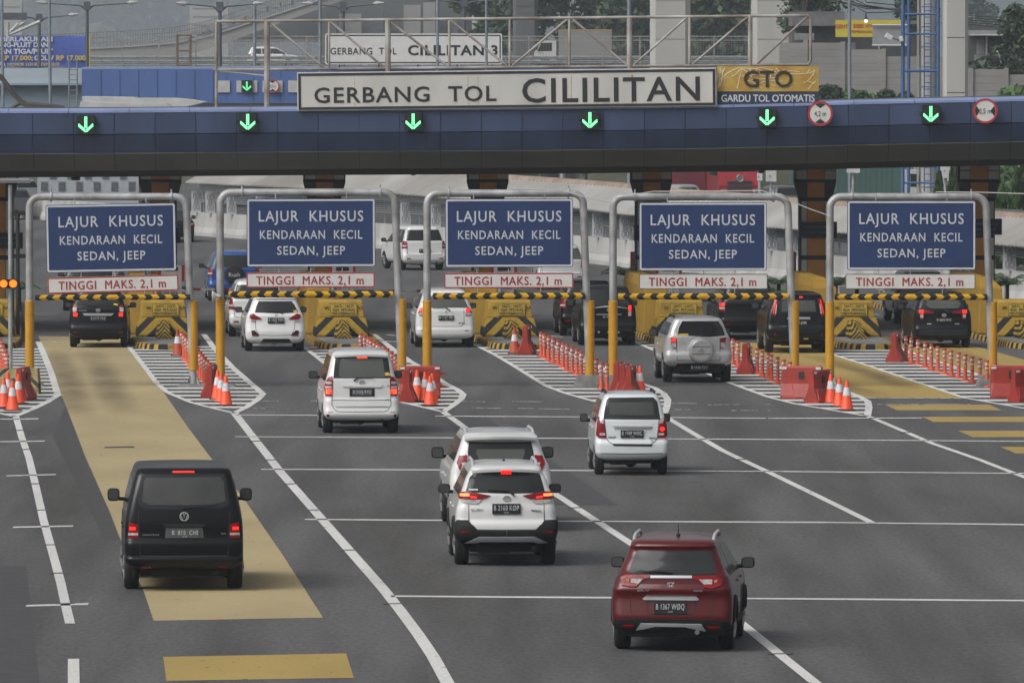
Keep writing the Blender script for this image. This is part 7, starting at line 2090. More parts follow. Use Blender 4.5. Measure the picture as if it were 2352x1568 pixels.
    car(dict(name='minivan', label='white minivan driving right on the elevated highway', cat='minivan', loc=(P(588, 0, 724).x, 724, zd), yaw=-90, W=1.7, L=4.4, ro=0.78, wb=2.65, R=0.32, tw=0.2, paint='white', front=(1.0, 0.9, 0.95),
             lv=[(.24, .64, -.60), (.30, .76, -.70), (.42, .83, -.77), (.9, .83, -.71), (1.1, .79, -.66), (1.4, .68, -.5), (1.6, .6, -.40), (1.68, .5, -.25)], belt=1.1, rear=[('tail_lamp', REDLENS, [[(.68, .82), (.83, .82), (.82, 1.08), (.69, 1.08)]], {'m': 1})]))

def truck(x, y, z, yaw, paint_, cabcol, lab, boxlen, box=(0.4, 0.4, 0.4), hh=3.0, strip=False, name='truck', red=False, W=2.2, container=False):
    """box truck; local +y is its direction of travel, origin at the rear on the ground"""
    t = empty(name, (x, y, z), lab, 'truck', None, yaw)
    bm_ = mat('truck_box_' + lab.split()[0], box, 0.55, var=0.12, scale=0.5, detail=6)
    cm = mat('truck_cab_' + lab.split()[0], cabcol, 0.35, var=0.06, coat=0.5)
    mb = MB(); mb.box((0, boxlen / 2, (hh + 0.85) / 2), (W, boxlen, hh - 0.85))
    bo = mb.build('cargo_box', bm_, t, world=False, bevel=0.02)
    if container:
        mb = MB()
        n = int(boxlen / 0.28)
        for q in range(n):
            for sx in (-1, 1): mb.box((sx * (W / 2 + 0.012), 0.2 + q * (boxlen - 0.4) / n, (hh + 0.85) / 2), (0.024, 0.10, hh - 1.15))
        mb.build('side_ribs', bm_, bo, world=False)
    if strip:
        mb = MB(); mb.box((0, boxlen / 2, hh + 0.03), (W + 0.04, boxlen + 0.04, 0.10)); mb.build('roof_trim', mat('truck_trim', (0.33, 0.22, 0.08), 0.6, var=0.1), t, world=False)
    mb = MB(); mb.box((0, boxlen / 2 + 0.6, 0.70), (0.9, boxlen + 2.4, 0.22)); mb.box((0, boxlen / 2, 0.80), (W - 0.1, boxlen, 0.08)); mb.build('chassis', DARK, t, world=False)
    c0 = boxlen + 0.18
    big = 1.0 if not red else 1.25
    prof = [(c0, 0.55), (c0 + 1.75 * big, 0.50), (c0 + 1.80 * big, 1.15), (c0 + 1.62 * big, 1.45 * big), (c0 + 1.25 * big, 2.15 * big), (c0 + 1.0 * big, 2.24 * big), (c0, 2.24 * big)]
    Wc = W * 0.93
    mb = MB()
    mb.loft([[Vector((sx * Wc / 2, yy, zz)) for yy, zz in prof] for sx in (-1, -0.98, 0.98, 1)])
    cab = mb.build('cab', cm, t, world=False, bevel=0.03)
    (ya, za), (yb, zb) = prof[3], prof[4]
    nv = Vector((0, zb - za, -(yb - ya))).normalized()
    q = [Vector((sx * (Wc / 2 - 0.1), ya + (yb - ya) * u, za + (zb - za) * u)) + nv * 0.02 for u in (0.06, 0.94) for sx in (-1, 1)]
    mb = MB(); mb.add(q + [p - nv * 0.05 for p in q], [(0, 1, 3, 2), (4, 6, 7, 5), (0, 4, 5, 1), (1, 5, 7, 3), (3, 7, 6, 2), (2, 6, 4, 0)]); mb.build('windscreen', GLASS, t, world=False)
    for sx in (-1, 1):
        mb = MB(); mb.prism([(c0 + 0.35 * big, 1.35 * big), (c0 + 1.5 * big, 1.32 * big), (c0 + 1.22 * big, 1.98 * big), (c0 + 0.35 * big, 2.02 * big)], sx * (Wc / 2 + 0.012), sx * (Wc / 2 - 0.03), 'x'); mb.build('side_window', GLASS, t, world=False)
        mb = MB(); mb.rbox((sx * (Wc / 2 - 0.25), c0 + 1.79 * big, 0.85), (0.34, 0.06, 0.18), 0.04); mb.build('headlight', CLEARLENS, t, world=False)
        mb = MB(); mb.tube([(sx * Wc / 2, c0 + 1.4 * big, 1.9 * big), (sx * (Wc / 2 + 0.2), c0 + 1.55 * big, 1.9 * big)], 0.025, 6); mb.rbox((sx * (Wc / 2 + 0.22), c0 + 1.55 * big, 1.65 * big), (0.2, 0.1, 0.5), 0.04); mb.build('side_mirror', PLASTIC, t, world=False)
    mb = MB(); mb.box((0, c0 + 1.72 * big, 0.58), (Wc + 0.04, 0.22, 0.34)); mb.build('bumper', PLASTIC if red else cm, t, world=False, bevel=0.03)
    mb = MB()
    for q in range(4): mb.box((0, c0 + 1.79 * big, 0.95 + 0.13 * q), (Wc * (0.62 if red else 0.4), 0.05, 0.09))
    mb.build('grille', mat('grille_grey', (0.05, 0.052, 0.058), 0.6, var=0.1), t, world=False)
    if red:
        mb = MB(); mb.lathe((0, c0 + 1.83 * big, 1.52), [(0.1, 0), (0.19, 0.03), (0.21, 0.0), (0.19, -0.03)], 16, 'y'); mb.box((0, c0 + 1.86 * big, 1.52), (0.34, 0.03, 0.05)); mb.build('emblem', CHROME, t, world=False)
    for yy in (boxlen * 0.22, c0 + 0.9 * big):
        for sx in (-1, 1):
            mb = MB(); mb.lathe((sx * (W / 2 - 0.16), yy, 0.42), [(0.2, -0.13), (0.38, -0.14), (0.42, -0.10), (0.42, 0.10), (0.38, 0.14), (0.2, 0.13)], 20, 'x'); w_ = mb.build('wheel', RUBBER, t, world=False, smooth=True)
            mb = MB(); mb.lathe((sx * (W / 2 - 0.16), yy, 0.42), [(0.0, -0.10), (0.21, -0.12), (0.21, 0.12), (0.0, 0.10)], 16, 'x'); mb.build('rim', SILVERP, w_, world=False)
    return t

def viaducts():
    conc = mat('viaduct_concrete', (0.27, 0.265, 0.255), 0.9, var=0.14, scale=0.15, detail=6)
    shade = mat('viaduct_shaded_concrete', (0.10, 0.105, 0.11), 0.9, var=0.15, scale=0.2)  # darker concrete copy: shade below the viaduct is put into its colour
    pier = mat('pier_concrete', (0.42, 0.41, 0.39), 0.9, var=0.12, scale=0.35, detail=8, stretch=(1, 1, 0.15))
    # ramp
    D = 1300.0
    t = empty('flyover_ramp', P(450, 90, D), 'curved concrete flyover ramp climbing to the right at top left', 'flyover')
    up = [(-30, 118), (160, 112), (300, 105), (400, 97), (470, 84), (540, 62), (620, 36), (700, 10), (780, -18), (860, -46)]
    lo_ = [(-30, 140), (160, 138), (300, 134), (400, 130), (470, 116), (540, 92), (620, 62), (700, 33), (780, 4), (860, -24)]
    mb = MB()
    mb.loft([[P(a[0], a[1], D), P(b[0], b[1], D), P(b[0], b[1], D + 9), P(a[0], a[1], D + 9)] for a, b in zip(up, lo_)]); mb.build('deck', conc, t)
    mb = MB()
    mb.loft([[P(a[0], a[1] + 0.5, D - 0.3), P(a[0], a[1] + 3.5, D - 0.3), P(a[0], a[1] + 3.5, D - 0.02), P(a[0], a[1] + 0.5, D - 0.02)] for a in up]); mb.build('edge_beam', mat('viaduct_pale', (0.34, 0.33, 0.32), 0.9, var=0.1), t)
    mb = MB()
    rl = mat('ramp_railing', (0.16, 0.165, 0.17), 0.8, var=0.1)
    hgt = 34
    for a, b in zip(up[:-1], up[1:]):
        n = 18
        for q in range(n):
            x, y = a[0] + (b[0] - a[0]) * q / n, a[1] + (b[1] - a[1]) * q / n
            mb.box((P(x, y, D).x, D + 0.1, (P(x, y, D).z + P(x, y - hgt, D).z) / 2), (0.10, 0.1, P(x, y - hgt, D).z - P(x, y, D).z))
    for q in (0.33, 0.66, 1.0):
        mb.tube([P(x, y - hgt * q, D + 0.1) for x, y in up], 0.06, 5)
    mb.build('railing', rl, t)
    # beam viaduct with stepped girder ends
    t = empty('beam_viaduct', P(800, 80, 925), 'dark underside of a beam viaduct with stepped girder ends above the highway', 'viaduct')
    for q, (x, y) in enumerate([(429, 79), (445, 75), (456, 71), (470, 65), (484, 63), (525, 48), (552, 41), (572, 29), (602, 19), (632, 9), (660, 3), (690, -6), (720, -14)]):
        mb = MB(); p = P(x, y, 1312); mb.box((p.x, 1312 + 7, p.z - 0.15), (1.0 + 0.03 * q, 14, 0.75)); mb.build('girder', conc, t, bevel=0.05)
    q0 = [P(430, 84, 1330), P(1175, -92, 1330), P(1175, 96, 1330), P(430, 96, 1330)]
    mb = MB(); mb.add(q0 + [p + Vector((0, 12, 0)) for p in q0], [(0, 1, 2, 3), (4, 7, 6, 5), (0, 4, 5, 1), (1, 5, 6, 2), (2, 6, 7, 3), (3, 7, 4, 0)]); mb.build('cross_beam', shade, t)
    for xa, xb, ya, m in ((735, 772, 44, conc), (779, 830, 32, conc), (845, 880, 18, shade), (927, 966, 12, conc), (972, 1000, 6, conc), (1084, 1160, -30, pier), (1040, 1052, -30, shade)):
        A, B = P(xa, ya, 1322), P(xb, 160, 1322)
        mb = MB(); mb.box(((A.x + B.x) / 2, 1325, (A.z + B.z) / 2), (B.x - A.x, 5, A.z - B.z)); mb.build('pier_wall', m, t)
    A, B = P(520, 84, 1308), P(1180, 92, 1308)
    mb = MB(); mb.box(((A.x + B.x) / 2, 1309, (A.z + B.z) / 2), (B.x - A.x, 1.5, A.z - B.z)); mb.build('ledge_beam', mat('viaduct_brown', (0.24, 0.21, 0.18), 0.9, var=0.1), t)
    # big piers
    for xa, xb, dd, lab in ((1494, 1586, 688, 'broad pale concrete pier rising behind the letters LITAN of the big sign'), (1727, 1824, 688, 'broad pale concrete pier rising behind the yellow poster'), (2168, 2224, 488, 'square concrete pier beside the blue ladder mast'), (1178, 1235, 800, 'dark concrete pier between the trees right of the second gate sign'), (2, 2, 0, None)):
        if not lab: continue
        A, B = P(xa, -140, dd), P(xb, 0, dd)
        w = B.x - A.x
        p = empty('bridge_pier', ((A.x + B.x) / 2, dd, 0), lab, 'pier', 'concrete highway piers')
        ch = w * 0.13
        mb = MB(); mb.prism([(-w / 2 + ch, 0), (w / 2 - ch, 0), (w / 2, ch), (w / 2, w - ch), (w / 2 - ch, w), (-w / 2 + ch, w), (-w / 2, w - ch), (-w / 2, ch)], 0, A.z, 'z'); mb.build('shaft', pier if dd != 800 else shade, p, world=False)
        mb = MB()
        for z in range(3, int(A.z), 3): mb.box((0, -0.004, z), (w - 2 * ch, 0.02, 0.03))
        mb.build('pour_joint', GAP, p, world=False)

def lamps_and_masts():
    pol = mat('lamp_pole_dark', (0.09, 0.10, 0.12), 0.6, 0.3, var=0.15)
    polg = mat('lamp_pole_grey', (0.22, 0.25, 0.29), 0.5, 0.3, var=0.15)
    head = mat('lamp_head', (0.38, 0.39, 0.40), 0.5, var=0.1)
    for x, y, dd, span, ybot, lab in ((200, 14, 640, 95, 84, 'dark double armed street lamp just right of the blue banner'), (90, 42, 660, 70, 84, 'dark double armed street lamp above the blue banner'), (505, 16, 560, 78, 155, 'dark double armed street lamp left of the rusty truss'), (788, 16, 600, 72, 82, 'dark double armed street lamp above the second gate sign'), (1066, 6, 600, 80, 82, 'dark double armed street lamp before the green trees')):
        c = P(x, y, dd); k = dd / F
        t = empty('street_lamp', (c.x, dd, 0), lab, 'street lamp', 'double armed street lamps')
        mb = MB(); mb.tube([(c.x, dd, 0), (c.x, dd, c.z + 0.3)], [0.16, 0.11], 8); mb.build('pole', pol, t)
        mb = MB(); mb.rbox((c.x, dd, c.z), (0.45, 0.3, 0.62), 0.05); mb.build('collar', pol, t)
        for sx in (-1, 1):
            e = P(x + sx * span, y - 6, dd); m_ = P(x + sx * 16, y - 1, dd)
            mb = MB(); mb.tube([(c.x, dd, c.z - 0.25), m_, e], [0.16, 0.07, 0.05], 6); ar = mb.build('lamp_arm', pol, t)
            mb = MB(); h0 = P(x + sx * (span - 2), y - 7, dd); h1 = P(x + sx * (span + 22), y - 9, dd); mb.tube([h0, h0.lerp(h1, 0.3), h1], [0.08, 0.16, 0.05], 8); mb.build('lamp_head', head, ar, smooth=True)
    for x0, x1, ytop, ybot, dd, r, lab in ((113, 117, -20, 240, 478, 0.083, 'thin grey pole standing in front of the blue banner'), (4, 8, -20, 255, 478, 0.08, 'thin grey pole at the left edge in front of the banner'), (735, 736, -20, 155, 432, 0.075, 'grey pole crossing the left part of the second gate sign area'), (1005, 1004, -20, 155, 432, 0.068, 'grey pole crossing the middle of the second gate sign'), (1117, 1118, -20, 152, 432, 0.062, 'grey pole crossing the right end of the second gate sign'), (1445, 1446, -20, 440, 432, 0.10, 'grey pole standing behind the right part of the big white sign'), (585, 584, -20, 155, 600, 0.11, 'slim bluish pole above the white minivan on the highway'), (1951, 1953, -20, 235, 420, 0.08, 'thin grey pole in front of the concrete panel wall')):
        a = P(x0, ytop, dd)
        t = empty('pole', (P(x1, 0, dd).x, dd, 0), lab, 'pole', 'plain grey poles')
        mb = MB(); mb.tube([(P(x1, 0, dd).x, dd, 0), a], [r * 1.15, r], 8); mb.build('shaft', polg, t, smooth=True)
        mb = MB(); mb.lathe((P(x1, 0, dd).x, dd, 0), [(0.25, 0), (0.25, 0.03), (r * 1.2, 0.05)], 10); mb.build('base_plate', STEEL, t)
    # white lamp cluster at top left
    t = empty('floodlight', P(18, 83, 620), 'white floodlight cluster on a short mast at the top left corner', 'floodlight')
    mb = MB(); mb.tube([P(18, 52, 620), P(18, 84, 620)], 0.12, 8); mb.build('mast', head, t)
    mb = MB(); c = P(30, 38, 620); mb.box(c, (1.9, 0.4, 0.5)); mb.build('lamp_box', pol, t)
    for x0, y0, x1, y1 in ((22, 72, 56, 52), (22, 80, 92, 50), (22, 76, 42, 55)):
        mb = MB(); mb.tube([P(x0, y0, 620), P(x1, y1, 620)], [0.1, 0.16], 6); mb.build('lamp_arm', head, t)
    # blue lattice mast with ladder and the white pole
    bl = mat('mast_blue', (0.05, 0.115, 0.28), 0.5, 0.1, var=0.1)
    D = 440.0
    t = empty('ladder_mast', P(2110, 440, D), 'tall blue steel mast with ladder and horizontal braces at right', 'mast')
    for x, w in ((2074, 9), (2090, 7.5), (2155, 8)):
        mb = MB(); a = P(x, -60, D); mb.tube([(a.x, D + (1.2 if x == 2090 else 0), 0), (a.x, D + (1.2 if x == 2090 else 0), a.z)], w * D / F / 2, 10); mb.build('leg', bl, t, smooth=True)
    mb = MB()
    for y in (-40, 33, 78, 163, 300, 420):
        mb.tube([P(2074, y, D), P(2155, y, D)], 0.06 if y != 163 else 0.08, 6)
    mb.build('brace', bl, t)
    la = empty('ladder', P(2131, 440, D + 0.5), 'blue caged ladder fixed between the legs of the tall mast', 'ladder')
    mb = MB()
    for x in (2123, 2138): mb.tube([P(x, -40, D + 0.4), P(x, 440, D + 0.4)], 0.03, 6)
    for y in range(-35, 440, 15): mb.tube([P(2123, y, D + 0.4), P(2138, y, D + 0.4)], 0.022, 5)
    for y in range(-30, 440, 46): mb.tube([P(2116, y, D + 0.2), P(2150, y, D + 0.2)], 0.028, 5)
    mb.build('ladder_frame', bl, la)
    wp = mat('monopole_white', (0.44, 0.44, 0.42), 0.7, var=0.12, scale=1, stretch=(1, 1, 0.2))
    t = empty('monopole', (P(2132, 0, D + 1.8).x, D + 1.8, 0), 'thick pale round pole behind the blue ladder', 'pole')
    a = P(2132, -60, D + 1.8)
    mb = MB(); mb.tube([(a.x, D + 1.8, 0), a], 0.42, 20); mb.build('shaft', wp, t, smooth=True)
    mb = MB()
    for dx in (-0.5, 0.48): mb.box((a.x + dx, D + 1.7, a.z / 2), (0.10, 0.3, a.z))
    mb.build('cable_duct', wp, t)
    for x, y, an, lab in ((2042, 85, 0.5, 'white surveillance camera on an arm left of the blue mast, pointing down left'), (2070, 90, -0.2, 'white surveillance camera between the blue mast legs')):
        c = P(x, y, D - 0.5)
        t = empty('camera', c, lab, 'camera', 'surveillance cameras on the blue mast')
        Rr = Matrix.Rotation(an, 3, 'Y')
        mb = MB(); mb.box((0, 0, 0), (0.20 if x > 2050 else 0.38, 0.5, 0.26), Rr); mb.build('camera_body', mat('camera_white', (0.55, 0.56, 0.57), 0.5, var=0.05), t, world=False, bevel=0.04)
        mb = MB(); mb.tube([(0.1, 0.1, -0.05), P(2074, 95, D) - c], 0.035, 6); mb.build('camera_arm', STEEL, t, world=False)

def right_side():
    D = 500.0
    k = D / F
    wallm = mat('precast_panel', (0.25, 0.245, 0.235), 0.9, var=0.16, scale=0.6, detail=9, stretch=(0.5, 1, 2))
    t = empty('panel_wall', (P(2000, 0, D).x, D, 5), 'grey precast concrete panel wall on the bank behind the blue mast', 'wall')
    def course(xa, xb, ytop, n):
        for q in range(n):
            A, B = P(xa, ytop + 16.3 * q + 0.5, D), P(xb, ytop + 16.3 * (q + 1), D)
            mb = MB(); mb.box(((A.x + B.x) / 2, D + 0.06, (A.z + B.z) / 2), (B.x - A.x, 0.10, A.z - B.z)); mb.build('panel', wallm, t)
    course(1790, 1935, 98, 9); course(1937, 2028, 113.5, 8); course(2030, 2170, 129.5, 7); course(2215, 2310, 159, 6); course(2312, 2420, 171, 5)
    for x, y in ((1936, 96), (2029, 112), (1850, 92), (2110, 128), (2311, 157), (2230, 157)):
        A = P(x, y, D); mb = MB(); mb.box((A.x, D, (A.z + 4.5) / 2), (0.26, 0.2, A.z - 4.5)); mb.build('post', wallm, t)
    # bank of earth
    mb = MB()
    x0, x1 = P(1200, 0, 480).x, 60
    vs = []
    nx, ny = 40, 6
    rnd = random.Random(3)
    for j in range(ny + 1):
        for i in range(nx + 1):
            u = j / ny
            vs.append((x0 + (x1 - x0) * i / nx, 478 + 20 * u, -0.03 + (5.6 * u ** 0.8 + rnd.uniform(-.2, .2)) * min(1, i / 10) * (u > 0)))
    mb.add(vs, [(j * (nx + 1) + i, j * (nx + 1) + i + 1, (j + 1) * (nx + 1) + i + 1, (j + 1) * (nx + 1) + i) for j in range(ny) for i in range(nx)])
    vs2 = [(x0 + (x1 - x0) * i / nx, yy, zz) for i in range(nx + 1) for yy, zz in ((498, 5.5 * min(1, i / 10)), (640, 6.2 * min(1, i / 10)))]
    mb.add(vs2, [(2 * i, 2 * i + 2, 2 * i + 3, 2 * i + 1) for i in range(nx)])
    tag(mb.build('embankment', mat('bank_soil', (0.055, 0.06, 0.035), 0.95, var=0.35, scale=0.5, detail=8), smooth=True), kind='structure')
    # shrubs at the wall foot
    for q, (x, y, w, lf, lab) in enumerate(((1905, 226, 34, 'dark', 'dark bush at the foot of the panel wall beside the yellow poster'), (1955, 228, 26, 'mid', 'low bush behind the thin grey pole at the wall foot'), (1995, 230, 20, 'light', 'pale green low plant under the middle of the panel wall'), (2035, 225, 22, 'dark', 'dark bush left of the blue mast foot'), (2080, 228, 20, 'dark', 'dark bush behind the blue mast legs'), (2318, 226, 26, 'mid', 'green bush below the panel wall at right'), (1982, 212, 9, 'mid', 'small upright shrub against the panel wall'))):
        c = P(x, y + 8, 494)
        o = empty('bush', c, lab, 'bush', 'bushes at the wall foot')
        mb = MB(); r = w * k
        for e in range(4): mb.tube([(0, 0, -0.3), (random.Random(q * 9 + e).uniform(-.5, .5) * r, 0, r * 0.8)], 0.02, 4)
        mb.build('stems', BARK, o, world=False)
        mb = MB(); leaves(mb, (0, 0, r * 0.45), (r, 0.6, r * 0.75), 700, 0.13, q + 50); mb.build('foliage', LEAF[lf], o, world=False, recalc=False)
    # shop with the yellow banner
    Dh = 565.0
    dk = mat('house_dark', (0.06, 0.062, 0.066), 0.8, var=0.2)
    gr = mat('house_grey', (0.20, 0.205, 0.21), 0.8, var=0.15)
    rf = mat('house_roof', (0.13, 0.13, 0.135), 0.7, var=0.2)
    def house(lab, items, base):
        o = empty('house', base, lab, 'house')
        for nm, xa, xb, ya, yb, dd, dep, m in items:
            A, B = P(xa, ya, dd), P(xb, yb, dd)
            mb = MB(); mb.box(((A.x + B.x) / 2, dd + dep / 2, (A.z + B.z) / 2), (B.x - A.x, dep, A.z - B.z)); mb.build(nm, m, o)
        return o
    house('grey low shop building behind the yellow banner', [('wall', 1826, 2108, 60, 200, Dh + 1, 6, dk), ('roof', 1820, 1940, 27, 60, Dh, 8, rf), ('awning', 1826, 1870, 77, 92, Dh - 1, 1.0, gr), ('roof_edge', 1935, 2110, 48, 56, Dh + 0.5, 7, rf), ('door', 1945, 1965, 98, 160, Dh + 0.9, 0.1, gr)], P(1960, 200, Dh))
    aw = mat('awning_white', (0.50, 0.52, 0.53), 0.6, var=0.05)
    house('low house with white awning edge and dark windows at the right edge', [('wall', 2226, 2440, 82, 200, Dh + 1, 6, dk), ('roof', 2226, 2440, 62, 70, Dh - 0.5, 8, dk), ('eave', 2226, 2440, 70, 79, Dh - 0.6, 2, gr), ('awning', 2230, 2440, 79, 82, Dh - 1.5, 1.0, aw), ('window', 2243, 2262, 92, 125, Dh + 0.95, 0.1, gr), ('shutter', 2238, 2440, 126, 165, Dh + 0.6, 0.2, gr), ('pillar', 2264, 2268, 84, 140, Dh + 0.3, 0.2, aw)], P(2320, 200, Dh))
    yel = mat('shop_banner_yellow', (0.52, 0.44, 0.03), 0.6, var=0.08)
    rd = mat('shop_banner_red', (0.42, 0.05, 0.03), 0.6, var=0.08)
    Db = Dh - 1.5
    kb = Db / F
    c = P(1994, 66, Db)
    o = empty('shop_banner', c, 'yellow food stall banner with red lettering above the panel wall', 'banner')
    mb = MB(); mb.box((0, 0, 0), (150 * kb, 0.05, 39 * kb)); mb.build('banner_cloth', yel, o, world=False)
    for tx, xc, ww, yc_, cap in (('GENTY', 1937, 38, 61, 9), ('BEBEK NYOT NYOT HOT', 2012, 104, 60, 9), ('PEMBAKARAN', 1985, 62, 73, 6.5)):
        mb = MB(); mb.text(tx, ((xc - 1994) * kb, -0.03, (66 - yc_) * kb), cap * kb, ww * kb, 0.03, 0.012); mb.build('banner_lettering', rd, o, world=False)
    o = empty('notice_board', P(2038, 82, 540), 'blank pale framed board in front of the yellow banner', 'board')
    mb = MB(); A, B = P(2004, 58, 540), P(2085, 104, 540); mb.box(((A.x + B.x) / 2, 540, (A.z + B.z) / 2), (B.x - A.x, 0.1, A.z - B.z)); mb.build('board', mat('board_pale', (0.26, 0.265, 0.27), 0.7, var=0.1), o)
    mb = MB()
    for y in (58, 104.5): mb.tube([P(2003, y, 539.8), P(2086, y, 539.8)], 0.06, 6)
    mb.build('board_frame', aw, o)
    for x in (2019, 2072):
        mb = MB(); mb.tube([P(x, 105, 540), P(x, 160, 540)], 0.05, 6); mb.build('board_leg', aw, o)
    o = empty('lit_lamp', P(1989, 49, 555), 'small lit white lamp hanging before the yellow banner', 'lamp')
    mb = MB(); mb.ball((0, 0, 0), (0.11, 0.11, 0.10), 12, 8); mb.build('bulb', mat('lamp_lit', (1.0, 1.0, 0.97), 0.5, var=0, emit=1.6), o, world=False)
    mb = MB(); mb.lathe((0, 0, 0.1), [(0.10, 0.0), (0.05, 0.12), (0.03, 0.4), (0, 0.4)], 10); mb.build('lamp_shade', DARK, o, world=False)
    # motorcycle left on the bank
    c = P(2275, 158, 520)
    o = empty('motorcycle', c, 'dark motorcycle parked on the bank below the low house', 'motorcycle')
    for x in (-0.62, 0.62):
        mb = MB(); mb.tube([(x + 0.26 * math.cos(2 * PI * q / 16), 0, 0.30 + 0.26 * math.sin(2 * PI * q / 16)) for q in range(17)], 0.05, 6); mb.build('wheel', RUBBER, o, world=False)
    mb = MB(); mb.ball((-0.1, 0, 0.62), (0.5, 0.14, 0.16), 12, 8); mb.ball((0.25, 0, 0.5), (0.3, 0.13, 0.24), 10, 8); mb.build('body', PLASTIC, o, world=False)
    mb = MB(); mb.tube([(0.62, 0, 0.3), (0.45, 0, 0.95), (0.38, 0.25, 1.0)], 0.03, 6); mb.tube([(0.45, 0, 0.95), (0.38, -0.25, 1.0)], 0.03, 6); mb.build('fork', CHROME, o, world=False)
    # power cables
    cb = mat('power_cable', (0.03, 0.03, 0.032), 0.7, var=0)
    rnd = random.Random(8)
    for q in range(6):
        y0, y1, y2 = rnd.uniform(-30, 28), rnd.uniform(20, 40), rnd.uniform(34, 62)
        mb = MB(); mb.tube([P(1850 + 60 * (q % 3), y0 - 10, 620), P(1990, (y0 + y1) / 2 + 4, 612), P(2160, y1, 605)], 0.035, 4)
        tag(mb.build('power_cable', cb), 'dark power cable sagging above the food stall', 'cable', 'power cables above the stall')
        mb = MB(); mb.tube([P(2215, 36 + 5 * q, 600), P(2290, 40 + 5.5 * q, 600), P(2400, 40 + 4 * q, 600)], 0.035, 4)
        tag(mb.build('power_cable', cb), 'dark power cable right of the square pier', 'cable', 'power cables at the right edge')

